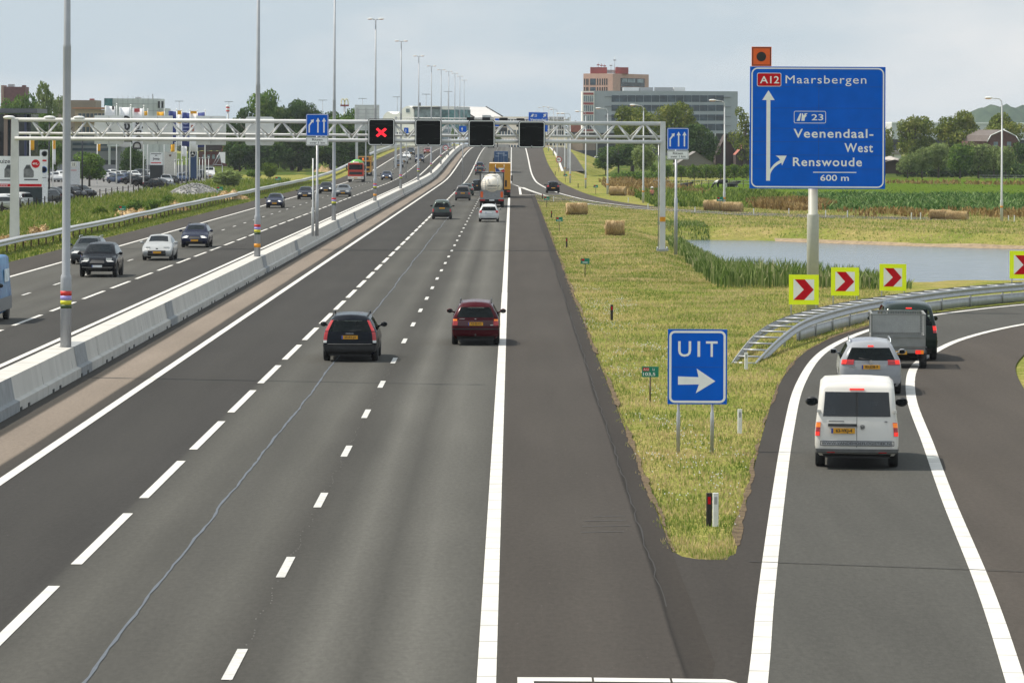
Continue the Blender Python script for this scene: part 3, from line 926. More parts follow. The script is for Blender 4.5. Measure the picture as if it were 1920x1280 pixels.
# ------------------------------------------------------------------ gantry over the motorway
GY = 247.2
def gantry():
    t = thing('sign_gantry', 'pale grey lattice gantry spanning both carriageways', 'gantry', (0, 0, 0))
    x0, x1 = -31.75, 9.55
    zt, zb, zb2 = 8.12, 6.95, 7.28
    mb = MB(); mb.tube((x0 - .25, GY, zt + .08), (x1, GY, zt), .135, .135, 12); mb.build('top_chord', M_GANTRY, t)
    mb = MB(); mb.tube((x0, GY - .45, zb + .05), (x1, GY - .45, zb), .12, .12, 12); mb.build('bottom_chord', M_GANTRY, t)
    mb = MB(); mb.tube((x0, GY + .75, zb2 + .05), (x1, GY + .75, zb2), .085, .085, 10); mb.build('bottom_chord', M_GANTRY, t)
    d1, d2 = MB(), MB()
    n = 23; st = (x1 - x0 - .3) / n
    for k in range(n):
        a = x0 + .1 + st * k
        if k > 0: d1.tube((a, GY - .42, zb + .05), (a + st * .46, GY, zt - .05), .055, .055, 8); d2.tube((a, GY + .72, zb2), (a + st * .46, GY, zt - .05), .05, .05, 8)
        d1.tube((a + st * .54, GY, zt - .05), (a + st, GY - .42, zb + .05), .055, .055, 8); d2.tube((a + st * .54, GY, zt - .05), (a + st, GY + .72, zb2), .05, .05, 8)
    d1.build('diagonal_bracing', M_GANTRY, t); d2.build('diagonal_bracing', M_GANTRY, t)
    # legs
    for (x, zf, s) in ((x0 - .05, .4, 1), (x1 + .1, 0, -1)):
        mb = MB()
        mb.box((x, GY, (zf + zt) / 2 + .05), (.60 if s > 0 else .36, .46, zt - zf + .2), taper=.72 if s > 0 else .92)
        lg = mb.build('leg', M_GANTRY, t)
        f = MB(); f.box((x, GY, zf + .06), (.75, .8, .12)); 
        for sx in (-.3, .3):
            f.tube((x + sx, GY - .34, zf + .12), (x + sx, GY - .34, zf + .24), .05, .05, 8); f.tube((x + sx, GY + .34, zf + .12), (x + sx, GY + .34, zf + .24), .05, .05, 8)
        f.build('base_plate', M_GALV, lg)
        if s < 0:
            tgm = MB(); tgm.box((x, GY - .256, 2.02), (.36, .012, .3)); tgm.build('number_tag', M_YTAG, lg)
            cp = MB(); cp.tube((x - .26, GY, .2), (x - .26, GY, 6.8), .035, .035, 8); cp.build('cable_pipe', M_GALV, lg)
    for px in (93, 148, 17):
        xx = (px - 960) * GY / FPX
        mb = MB(); mb.ball((xx, GY, zt + .22), .25, (1.6, .8, .5), 8); mb.build('camera_housing', M_WPLAST, t)
    # lane signals (parts of the gantry: screwed on)
    sig = [(715, 248, 'lane signal showing a lit red cross'), (803, 249, 'blank black lane signal just right of the red cross'), (903, 250.5, 'blank black lane signal over the left of the two truck lanes'), (997, 252.5, 'rightmost blank black lane signal over the trucks')]
    Y = GY - .75
    for i, (px, py, lb) in enumerate(sig):
        x, z = P(px, py, Y)
        s = thing('lane_signal', lb, 'lane signal', (x, Y, z), 0, 'lane signals on the gantry')
        w = .86
        m = MB(); m.prism(round_rect(-w, w, -w, w, .17), .34); m.build('housing', M_SIGNAL, s)
        m = MB(); frame_strip(m, -w + .035, w - .035, -w + .035, w - .035, .15, .05, -.006); m.build('white_border', M_SWHITE, s)
        m = MB()
        for (a, c, h) in ((0, .40, .05), (0, -.40, .05)):
            pass
        m.lathe([(.045, 0), (.03, .09), (.012, .14)], 10); 
        for v in range(len(m.v)): q = m.v[v]; m.v[v] = (q[0], q[1] - .03, q[2] - .82)
        m.build('flash_lamp', M_GALV, s)
        m = MB()
        for q in (-.56, .56):
            for r in (-.38, .42):
                m.box((q, -.004, r), (.34, .006, .02))
        m.box((0, -.004, .52), (.8, .006, .02)); m.box((-.62 + .06, -.006, -.5), (.05, .012, .05))
        m.build('panel_seam', mat('signal_seam', (.014, .017, .017), .5), s)
        m = MB(); m.tube((-.1, .3, 0), (-.1, .75, .1), .05); m.tube((.1, .3, 0), (.1, .75, .1), .05); m.build('bracket', M_GALV, s)
        if i == 0:
            m = MB()
            for a in (45, -45):
                m.box((0, -.02, 0), (.78, .02, .16), 0, ry=R(a))
            for v in range(len(m.v)): q = m.v[v]; m.v[v] = (q[0] * 1.04, q[1], q[2] * .88 - .02)
            m.build('red_cross', M_LED, s)
            m = MB(); m.box((0, -.035, 0), (.05, .012, .6)); 
    # backs of the signs facing the other way
    for (a, b, c, d, lb, r) in ((177, 231.5, 216.5, 270.5, 'grey lane signal back on the gantry, leftmost of four, left of the white flags', .04), (268, 323, 217, 271, 'grey lane signal back on the gantry between the white and the blue flags', .04), (368, 423, 217.5, 272, 'grey lane signal back on the gantry right of the blue flags', .04), (460, 513.5, 219, 273, 'round-cornered grey signal back nearest the tall middle lamp post', .2)):
        Yb = GY + .95
        xa, za = P(a, c, Yb); xb, zb_ = P(b, d, Yb)
        s = thing('signal_back', lb, 'lane signal', ((xa + xb) / 2, Yb, (za + zb_) / 2), 0)
        w, h = (xb - xa) / 2, (za - zb_) / 2
        m = MB(); m.prism(round_rect(-w, w, -h, h, r), .32); m.build('housing', M_SBACK, s)
        m = MB()
        k = max(1, int(w * 2 / 1.3))
        for q in range(1, k + 1):
            m.box((-w + 2 * w * q / (k + 1), -.01, 0), (.035, .02, 2 * h - .1))
        m.build('rib', M_GALV, s)
        m = MB(); m.path_tube([(-.2, -.03, h * .55), (0, -.05, h * .2), (.15, -.03, -h * .1)], .02, 6); m.build('cable', M_BLACK, s)
gantry()

# ------------------------------------------------------------------ signs
def text_fit(body, x0, x1, z0, z1, y, material, parent, bold=0.0, name='lettering', space=1.0):
    me = text_mesh(body, 1.0, material, bold, space)
    xs_ = [v.co.x for v in me.vertices]; ys_ = [v.co.y for v in me.vertices]
    ax, bx, ay, by = min(xs_), max(xs_), min(ys_), max(ys_)
    sx, sy = (x1 - x0) / (bx - ax), (z1 - z0) / (by - ay)
    M = Matrix.Translation((x0 - ax * sx, y, z0 - ay * sy)) @ FACE @ Matrix.Diagonal((sx, sy, .6, 1))
    return link(name, me, parent, M)

def shape(parent, name, pts, y, material, th=.004):
    m = MB(); m.prism(pts, th, Matrix.Translation((0, y, 0))); return m.build(name, material, parent)

def arrow_up(x, z0, z1, w, hw, hl):
    return [(x - w, z0), (x + w, z0), (x + w, z1 - hl), (x + hw, z1 - hl), (x, z1), (x - hw, z1 - hl), (x - w, z1 - hl)]

# big blue direction sign
def big_sign():
    Y = 162.0; k = Y / FPX
    ox, oz = P(1533, 240, Y)
    t = thing('direction_sign', 'large blue motorway direction sign to Maarsbergen and Renswoude on a thick beige pole', 'road sign', (ox, Y, 0))
    def X(px): return (px - 1533) * k
    def Z(py): return oz + (240 - py) * k
    m = MB(); m.prism([(X(1406), Z(354)), (X(1660), Z(354)), (X(1660), Z(125.5)), (X(1406), Z(125.5))], .12)
    pn = m.build('panel', [M_BLUE, M_SBACK], t)
    m = MB()
    for zz in (163, 203, 241, 266, 291, 317):
        m.box((X(1533), -.004, Z(zz)), (X(1658) - X(1408), .006, .012))
    m.box((X(1535), -.004, Z(240)), (.014, .006, Z(127) - Z(352)))
    m.build('panel_seam', mat('sign_blue_seam', (.005, .07, .33), .4), pn)
    m = MB(); frame_strip(m, X(1408.5), X(1657.5), Z(352), Z(127.5), .26, .055, -.008); m.build('white_border', M_SWHITE, pn)
    # A12 shield
    shape(pn, 'route_badge_border', round_rect(X(1419), X(1464.5), Z(162.8), Z(137.3), .07), -.008, M_SWHITE)
    shape(pn, 'route_badge', round_rect(X(1420), X(1463.5), Z(161.8), Z(138.3), .06), -.013, M_RED)
    text_fit('A12', X(1424.5), X(1460.5), Z(157), Z(143.5), -.017, M_SWHITE, pn, .012)
    text_fit('Maarsbergen', X(1472.5), X(1624), Z(161.8), Z(142), -.014, M_SWHITE, pn, .0, space=1.12)
    text_fit('Veenendaal-', X(1488), X(1637.5), Z(258.7), Z(242), -.010, M_SWHITE, pn, .014, space=1.12)
    text_fit('West', X(1583.5), X(1637), Z(285.5), Z(268.5), -.010, M_SWHITE, pn, .014, space=1.12)
    text_fit('Renswoude', X(1487), X(1616.5), Z(312), Z(295.5), -.010, M_SWHITE, pn, .014, space=1.12)
    text_fit('600 m', X(1538.5), X(1592), Z(339.3), Z(327.6), -.010, M_SWHITE, pn, .012)
    shape(pn, 'rule', [(X(1525), Z(324)), (X(1606), Z(324)), (X(1606), Z(322.4)), (X(1525), Z(322.4))], -.008, M_SWHITE)
    m = MB(); frame_strip(m, X(1488.5), X(1548.5), Z(231.5), Z(208.5), .07, .022, -.008); m.build('junction_box', M_SWHITE, pn)
    text_fit('23', X(1521.5), X(1543.5), Z(226), Z(214.5), -.010, M_SWHITE, pn, .01)
    shape(pn, 'junction_symbol', [(X(1493.5), Z(227)), (X(1499.5), Z(227)), (X(1502.3), Z(213)), (X(1500), Z(213))], -.008, M_SWHITE)
    shape(pn, 'junction_symbol', [(X(1502.5), Z(227)), (X(1508.5), Z(227)), (X(1509), Z(221)), (X(1512.5), Z(217.5)), (X(1511), Z(216)), (X(1514.3), Z(212.7)), (X(1507.5), Z(213)), (X(1509), Z(214.5)), (X(1506.5), Z(217)), (X(1505.5), Z(213)), (X(1503.5), Z(213))], -.008, M_SWHITE)
    shape(pn, 'arrow', arrow_up(X(1440.6), Z(339.3), Z(170), .082, .26, .41), -.008, M_SWHITE)
    c = [(1444.2, 318), (1446.5, 314.5), (1451, 309), (1457, 304), (1463, 300.5), (1460, 296), (1454.5, 292.5), (1475, 292.3), (1466.5, 311), (1465.5, 305.5), (1459, 309), (1452.5, 314), (1447.5, 320.5), (1445, 326), (1444.2, 333)]
    shape(pn, 'arrow', [(X(a), Z(b)) for a, b in c][::-1], -.0083, M_SWHITE)
    # orange marker board on top
    ob = MB(); ob.box(((X(1408.8) + X(1446)) / 2, .05, (Z(88.5) + Z(125)) / 2), (X(1446) - X(1408.8), .06, Z(88.5) - Z(125)))
    ob = ob.build('orange_marker_board', M_ORANGE, t)
    m = MB(); frame_strip(m, X(1410.2), X(1444.6), Z(123.6), Z(89.9), .01, .03, .012); m.build('dark_border', M_BLACK, ob)
    m = MB(); m.lathe([(.2, 0), (.2, .01)], 28, 0, 'Y', ((X(1427)), .008, Z(107))); m.build('black_disc', M_BLACK, ob)
    m = MB(); m.lathe([(.25, height(ox, Y) - .4), (.25, Z(404)), (.235, Z(401.5)), (.2, Z(401)), (.2, Z(128))], 20, 0, 'Z', (X(1526.5), .42, 0))
    m.build('pole', mat('beige_pole', (.42, .42, .36), .5, var=.05), t)
    m = MB()
    for zz in (150, 240, 330): m.box((X(1533), .17, Z(zz)), (X(1650) - X(1420), .09, .12))
    m.build('support_rail', M_GALV, t)
big_sign()

def uit_sign():
    Y = 89.85; k = Y / FPX
    ox, _ = P(1307, 840, Y)
    t = thing('exit_sign', 'blue UIT exit sign with white arrow on two posts in the grass nose', 'road sign', (ox, Y, 0))
    oz = P(1307, 688, Y)[1]
    def X(px): return (px - 1307.5) * k
    def Z(py): return oz + (688 - py) * k
    m = MB(); m.prism([(X(1252), Z(757.5)), (X(1363), Z(757.5)), (X(1363), Z(617.5)), (X(1252), Z(617.5))], .06)
    pn = m.build('panel', [M_BLUE, M_SBACK], t)
    m = MB(); frame_strip(m, X(1254.5), X(1360.5), Z(755), Z(620), .13, .052, -.005); m.build('white_border', M_SWHITE, pn)
    m = MB(); m.box((X(1307), -.002, Z(688)), (1.25, .004, .008)); m.build('panel_seam', mat('sign_blue_seam', (.005, .07, .33), .4), pn)
    # zoom scale 2.783 from (1140, 600)
    q = lambda a, b: (X(1140 + a / 2.783), Z(600 + b / 2.783))
    text_fit('U', *(q(365, 0)[0], q(433, 0)[0]), q(0, 191)[1], q(0, 110)[1], -.006, M_SWHITE, pn, .01)
    text_fit('I', *(q(466, 0)[0], q(480, 0)[0]), q(0, 191)[1], q(0, 110)[1], -.006, M_SWHITE, pn, .0)
    text_fit('T', *(q(510, 0)[0], q(571, 0)[0]), q(0, 191)[1], q(0, 110)[1], -.006, M_SWHITE, pn, .008)
    pts = [q(365, 293), q(472, 297), q(462, 252), q(560, 318), q(458, 381), q(474, 335), q(365, 337)]
    shape(pn, 'arrow', pts[::-1], -.007, M_SWHITE)
    for px in (1272.5, 1336):
        m = MB(); gz = -.1
        m.lathe([(.043, gz), (.043, Z(774)), (.03, Z(772)), (.03, Z(630))], 12, 0, 'Z', (X(px), .10, 0))
        m.build('post', M_GALV, t)
uit_sign()

def merge_sign(px, py_foot, Y, zfoot, x0, x1, y0, y1, y2, y3, label, extra=False):
    ox = (px - CX + (py_foot - HY) * ROLL) * Y / FPX; k = Y / FPX
    t = thing('merging_lanes_sign', label, 'road sign', (ox, Y, zfoot), 0, 'merging lanes signs')
    cx = (x0 + x1) / 2
    zc = P(cx, (y0 + y1) / 2, Y)[1] - zfoot
    def X(a): return (a - px) * k
    def Z(b): return zc + ((y0 + y1) / 2 - b) * k
    m = MB(); m.prism(round_rect(X(x0), X(x1), Z(y1), Z(y0), .09), .06); pn = m.build('panel', [M_BLUE, M_SBACK], t)
    m = MB(); frame_strip(m, X(x0) + .02, X(x1) - .02, Z(y1) + .02, Z(y0) - .02, .09, .03, -.005); m.build('white_border', M_SWHITE, pn)
    w = X(x1) - X(x0); h = Z(y0) - Z(y1)
    for f in (.53, .80):
        shape(pn, 'arrow', arrow_up(X(x0) + w * f, Z(y1) + h * .16, Z(y1) + h * .83, w * .032, w * .095, h * .17), -.005, M_SWHITE)
    xx = X(x0); zz = Z(y1)
    shape(pn, 'arrow', [(xx + w * a, zz + h * b) for a, b in ((.11, .16), (.17, .16), (.17, .48), (.285, .635), (.32, .59), (.35, .76), (.19, .72), (.235, .68), (.11, .51))], -.005, M_SWHITE)
    m = MB(); m.prism(round_rect(X(x0), X(x1), Z(y3), Z(y2), .07), .05); tp = m.build('text_plate', [M_SWHITE, M_SBACK], t)
    m = MB(); frame_strip(m, X(x0) + .03, X(x1) - .03, Z(y3) + .03, Z(y2) - .03, .06, .02, -.004); m.build('black_border', M_BLACK, tp)
    hh = Z(y2) - Z(y3)
    text_fit('Ritsen', xx + w * .27, xx + w * .73, Z(y3) + hh * .56, Z(y3) + hh * .82, -.005, M_BLACK, tp, .01)
    text_fit('over 1 km', xx + w * .17, xx + w * .85, Z(y3) + hh * .2, Z(y3) + hh * .45, -.005, M_BLACK, tp, .01)
    m = MB(); m.lathe([(.11, 0), (.11, Z(372 if not extra else 364)), (.08, Z(371 if not extra else 363)), (.07, Z(y0 + 4))], 14, 0, 'Z', (0, .13, 0)); m.build('post', M_GALV, t)
    if extra:
        m = MB(); m.lathe([(.085, 0), (.085, Z(390)), (.045, Z(388)), (.045, Z(y2 + 40))], 10, 0, 'Z', (-.26, .0, 0)); m.build('thin_post', M_WPOLE, t)
merge_sign(594, 440, 245.2, .9, 573, 615, 214, 255.5, 257, 273, 'blue merging-lanes sign with Ritsen over 1 km plate on the median barrier', True)
merge_sign(1267, 477, 239.7, -.02, 1250, 1290.5, 240, 281.5, 282.5, 299, 'blue merging-lanes sign with Ritsen over 1 km plate by the pond beside the gantry leg')

def chevron(label, x, y, z, w, rz):
    t = thing('chevron_sign', label, 'chevron sign', (x, y, z), rz, 'yellow curve chevron signs')
    m = MB(); m.box((0, .02, w / 2), (w, .04, w)); pn = m.build('panel', M_FLUO, t)
    a, b = .155 * w, .845 * w
    shape(pn, 'white_field', [(-w / 2 + a, a), (-w / 2 + b, a), (-w / 2 + b, b), (-w / 2 + a, b)], -.005, M_SWHITE)
    s = lambda u, v: (-w / 2 + a + (b - a) * u, a + (b - a) * v)
    shape(pn, 'red_chevron', [s(.0, 0), s(.52, 0), s(.98, .5), s(.54, 1), s(.06, 1), s(.5, .5)], -.009, M_RED)
    for q in (-.42, .42):
        m = MB(); m.tube((q * w, .08, -1.0), (q * w, .08, w * .8), .03, .03, 8); m.build('post', M_GALV, t)
for (x0, x1, y1, Y, lb, rz) in ((1479, 1535, 571, 151.8, 'yellow chevron sign in front of the big sign pole, nearest of four', 4), (1558, 1610.5, 554, 160.8, 'yellow chevron sign second from the left, just right of the beige pole', 7), (1649, 1699, 545, 168.6, 'yellow chevron sign above the guardrail, behind the towing car', 9), (1893, 1945, 522.5, 177, 'yellow chevron sign cut off by the right edge of the photo', 12)):
    x, z = P((x0 + x1) / 2, y1, Y)
    chevron(lb, x, Y, z, (x1 - x0) * Y / FPX, R(-rz))

def marker(px, py, label, s=1.0, txt=False, Y=None, w=.46, h=.29, top=.98):
    x, y = G(px, py)
    t = thing('hectometre_sign', label, 'distance marker', (x, y, height(x, y) - .03), 0, 'green hectometre signs on the verge')
    t.scale = (s,) * 3
    m = MB(); m.box((0, 0, top - h / 2), (w, .025, h)); pn = m.build('panel', M_GREEN, t)
    m = MB(); m.tube((0, .035, -.1), (0, .035, top - .1), .022, .022, 8); m.build('post', M_RUST, t)
    m = MB(); m.box((-w * .25, -.015, top - h * .26), (w * .36, .008, h * .30)); m.build('route_badge', M_RED, pn)
    if txt:
        text_fit('A12', -w * .40, -w * .1, top - h * .36, top - h * .16, -.022, M_SWHITE, pn, .008)
        text_fit('Li', w * .14, w * .26, top - h * .38, top - h * .14, -.017, M_SWHITE, pn, .008)
        text_fit('103,5', -w * .43, w * .30, top - h * .92, top - h * .56, -.017, M_SWHITE, pn, .012)
    else:
        m = MB(); m.box((0, -.015, top - h * .72), (w * .6, .006, h * .12)); m.build('lettering', M_SWHITE, pn)
marker(1219, 752, 'green A12 Li 103,5 hectometre sign left of the UIT sign', 1, True)
marker(1097, 518, 'green hectometre sign midway along the verge below the first hay bales', 1.0)
marker(1048.5, 434, 'green hectometre sign on the verge left of the single hay bale', 1.15)
marker(1025, 389, 'green hectometre sign at the tip of the merging nose', 1.2)
marker(1117, 364, 'green hectometre sign on the far side of the joining slip road', 1.2)
marker(1060, 342, 'green hectometre sign on the embankment foot behind the dark hatchback', 1.3)
marker(1350, 396, 'green hectometre sign in front of the pair of hay bales', 1.4)
for (px, py, s, lb) in ((229, 412, 1.3, 'green hectometre sign beside the straw heap behind the left guardrail'), (412, 374, 1.5, 'green hectometre sign before the big straw heap left of the second lamp post'), (521, 352, 1.6, 'green hectometre sign by the ditch left of the merging-lanes sign')):
    x, y = G(px, py)
    marker(px, py, lb, s)

def post(px, py, h, dark, label, w=.11, refl=True):
    x, y = G(px, py)
    t = thing('marker_post' if dark else 'white_post', label, 'delineator post', (x, y, height(x, y) - .02), 0, 'black delineator posts on the verge' if dark else 'white delineator posts in the grass')
    m = MB(); m.rbox((0, 0, h / 2), (w, .09, h), .03, 0, 'Z'); p = m.build('body', M_DARK if dark else M_WPLAST, t)
    if refl:
        m = MB(); m.box((0 if not dark else .0, -.047, h * .78), (w * .5, .006, h * .22)); m.build('reflector', M_RED if dark else M_GALV, t)
post(1329.5, 981, .62, True, 'black post with red reflector at the tip of the grass nose')
post(1341.5, 984.5, .63, False, 'white post standing against the black one at the tip of the nose')
post(1387, 811, .60, False, 'white post right of the UIT sign near the exit road')
post(1399, 693, .52, False, 'white post at the low end of the guardrail')
post(1147, 597, .62, True, 'black post on the verge upper left of the UIT sign')
post(1062.5, 464, .66, True, 'black post on the verge left of the gantry leg')
post(1034, 408, .62, True, 'black post on the verge left of the first hay bales')
post(1017, 374, .62, True, 'black post at the tip of the merging nose')
post(1084, 352, .62, True, 'black post across the slip road right of the dark hatchback', refl=False)
post(1041, 333, .62, True, 'black post at the foot of the embankment shoulder', refl=False)
for i, (px, py, h) in enumerate([(1038, 378, .6), (1178, 379, .55), (1215, 392, .55), (1303, 398, .55), (1413, 402, .6), (1479, 402, .6), (1548, 407, .65), (1589, 408, .65), (1709, 412, .65), (1726, 412, .65), (1891, 414, .5), (1902, 416, .6)]):
    post(px, py, h, False, ['white post beside the nearer slip road line under the dark hatchback', 'white post left of the walking person', 'white post on the slip road edge between lamp and gantry leg', 'white post just right of the right merging-lanes sign', 'white post at the right end of the hay bale pair', 'white post before the tall brown grass', 'white post directly right of the big sign pole', 'second white post right of the big sign pole', 'first white post left of the fallen hay bales', 'white post nearest the fallen hay bales', 'white post right of the lone lamp', 'rightmost white post by the maize field'][i], .09, False)

def round_sign(x, y, z, label):
    t = thing('no_overtaking_sign', label, 'road sign', (x, y, z))
    m = MB(); m.tube((0, .05, 0), (0, .05, 2.6), .05); m.build('post', M_GALV, t)
    m = MB(); m.lathe([(.55, 0), (.55, .03)], 24, 0, 'Y', (0, 0, 2.2)); p = m.build('panel', M_RED, t)
    m = MB(); m.lathe([(.42, 0), (.42, .01)], 24, 0, 'Y', (0, -.015, 2.2)); m.build('white_field', M_SWHITE, p)
    m = MB(); m.box((-.14, -.03, 2.22), (.26, .012, .22)); m.box((.16, -.03, 2.2), (.2, .012, .13)); m.build('vehicle_symbol', M_BLACK, p)
round_sign(-13.5, 786, zr(0, 786) + .8, 'round no-overtaking sign on the median barrier')
round_sign(8.6, 708, zr(0, 708), 'round no-overtaking sign on the right verge under the embankment lamps')

# ------------------------------------------------------------------ guardrails
def rail_profile(mb, path, z, side=1.0, h=.31, zf=None):
    """W-beam swept along a path"""
    prof = [(.0, .5), (.045, .42), (.045, .25), (-.03, .08), (-.03, -.08), (.045, -.25), (.045, -.42), (.0, -.5)]
    rows = []
    for i, p in enumerate(path):
        a, b = path[max(i - 1, 0)], path[min(i + 1, len(path) - 1)]
        t = (b - a); t.z = 0; t = t.normalized(); nrm = Vector((t.y, -t.x, 0)) * side
        zz = p.z + z + (zf(p.x, p.y) if zf else 0)
        rows.append([p + nrm * q[0] + Vector((0, 0, zz - p.z + q[1] * h)) for q in prof])
    mb.grid(rows, 0, True, False)
def left_rail():
    t = thing('motorway_guardrail', 'long galvanised guardrail on the left verge beyond the opposite carriageway', 'guardrail', (0, 0, 0))
    path = [Vector((-30.8, y, 0)) for y in axis([(165, 1110, 10)])]
    zf = lambda x, y: height(x, y)
    a = MB(); rail_profile(a, path, .62, 1, .31, zf); a.build('rail', M_GALV, t)
    a = MB(); rail_profile(a, [p + Vector((-.55, 0, 0)) for p in path], .62, -1, .31, zf); a.build('rail', M_GALV, t)
    a = MB(); 
    a.grid([[(-30.8 + .03, p.y, zf(p.x, p.y) + .77), (-31.38, p.y, zf(p.x, p.y) + .77)] for p in path], 0, False, False)
    a.build('top_strip', M_GALV_D, t)
    y = 186; k = 0
    while y < 580 and k < 98:
        m = MB(); z = zf(-31.0, y)
        m.box((-31.08, y, z + .33), (.1, .06, .8)); m.build('post', M_RUST, t); y += 4.0; k += 1
left_rail()

def exit_rail():
    t = thing('exit_guardrail', 'double galvanised guardrail with ladder struts curving along the exit road', 'guardrail', (0, 0, 0))
    fr = [(7.35, 121.8, -.36), (8.3, 127.8, -.05), (9.4, 133.8, .3), (10.6, 139.5, .55), (12.4, 147, .6), (14.7, 155.1, .6), (18.7, 165.6, .6), (22.9, 173.7, .6), (28, 181.2, .6), (36, 188.4, .6), (48, 193.2, .6), (60, 195, .6)]
    front = smooth_path(fr, 6)
    back = []
    for i, p in enumerate(front):
        a, b = front[max(i - 1, 0)], front[min(i + 1, len(front) - 1)]
        d = (b - a); d.z = 0; d = d.normalized(); w = min(1.0, .62 + .03 * i)
        back.append(Vector((p.x - d.y * w, p.y + d.x * w, p.z)))
    a = MB(); rail_profile(a, front, 0, 1, .33); a.build('rail', M_GALV, t)
    a = MB(); rail_profile(a, back, 0, -1, .30); a.build('rail', M_GALV_D, t)
    F, B = resample(front, 52), resample(back, 52)
    for i in range(1, 51):
        m = MB(); c, d = F[i], B[i]
        e = (d - c).normalized() * .03
        m.tube(c + e + Vector((0, 0, .11)), d - e + Vector((0, 0, .11)), .036, .036, 6); m.build('strut', M_GALV, t)
        if i % 2 == 1 and F[i].z > .2:
            m = MB(); q = (c + d) / 2
            m.tube(c + e * 4 + Vector((0, 0, .08)), Vector((c.x + e.x * 4, c.y + e.y * 4, height(c.x, c.y) - .2)), .045, .045, 6); m.build('post', M_GALV_D, t)
    lo = [p + (b - p) * .2 for p, b in zip(front, back) if p.z > .5]
    m = MB(); m.grid([[(p.x, p.y, .36), (p.x + .05, p.y - .03, .34), (p.x + .06, p.y - .04, -.02), (p.x, p.y, -.06)] for p in lo], 0, True, False)
    m.build('lower_rail', M_GALV, t)
exit_rail()

# ------------------------------------------------------------------ vehicles
M_GLASS = glass_mat('car_glass', (.006, .010, .013), clear=.04)
M_GLASS_NEAR = glass_mat('clear_car_glass', (.010, .015, .017), clear=.68)
M_TYRE = mat('tyre_rubber', (.018, .018, .018), .85, var=.2)
M_RIM = mat('alloy_rim', (.42, .43, .44), .35, metal=.7, var=.1)
M_RIMD = mat('steel_rim', (.10, .10, .105), .5, metal=.4)
M_TRIM = mat('black_trim', (.016, .016, .017), .55, var=.2)
M_UNDER = mat('underbody_black', (.008, .008, .008), .9)
M_TAIL = mat('tail_lamp_red', (.42, .012, .014), .18, coat=.6, var=.12, scale=14)
M_TAILLIT = mat('tail_lamp_lit', (.85, .03, .02), .2, emit=(1.0, .035, .02, .55))
M_AMBER = mat('indicator_amber', (.85, .22, .02), .2, emit=(1.0, .2, .01, .25))
M_CLEAR = mat('lamp_clear', (.62, .62, .60), .12, coat=.6, var=.2, scale=18)
M_HEADLIT = mat('headlamp_lit', (.9, .9, .85), .15, emit=(1.0, .97, .88, 1.3))
M_PLATE = mat('yellow_number_plate', (.70, .33, .012), .45, var=.06)
M_PLATEW = mat('white_number_plate', (.75, .76, .76), .45, var=.05)
M_EUBLUE = mat('plate_blue_strip', (.015, .06, .35), .4)
M_CHROME = mat('chrome', (.65, .66, .67), .15, metal=.9, var=.05)
M_SEAT = mat('seat_cloth', (.06, .06, .062), .85, var=.2)
_PAINT = {}
def paint(c, rough=.22, metal=.05):
    k = (c, rough)
    if k not in _PAINT: _PAINT[k] = mat('car_paint_%d' % len(_PAINT), c, rough, metal, var=.05, scale=2.5, coat=.08, spec=.12)
    return _PAINT[k]

_WHEELS = {}
def wheel_meshes(r, w, rim, hub=False):
    k = (r, w, rim.name)
    if k not in _WHEELS:
        m = MB()
        m.lathe([(r * .66, -w / 2), (r * .9, -w / 2), (r, -w * .36), (r, w * .36), (r * .9, w / 2), (r * .66, w / 2)], 20, 0, 'X')
        ty = m.mesh('tyre', M_TYRE)
        m = MB()
        m.lathe([(r * .68, -w * .46), (r * .68, w * .46)], 20, 0, 'X')
        n = 7
        for s in (-1, 1):
            m.lathe([(0, s * w * .36), (r * .16, s * w * .40)], 10, 0, 'X')
            for i in range(n):
                a = 6.2832 * i / n
                m.box((s * w * .38, math.cos(a) * r * .38, math.sin(a) * r * .38), (w * .1, r * .16, r * .62), 0, rx=a - math.pi / 2 + math.pi / 2 * 0 + math.pi / 2)
        _WHEELS[k] = (ty, m.mesh('rim', rim))
    return _WHEELS[k]

def add_wheels(t, pos, r, w, rim):
    ty, ri = wheel_meshes(r, w, rim)
    for (x, y) in pos:
        o = link('wheel', ty, t, Matrix.Translation((x, y, r)))
        link('rim', ri, o)

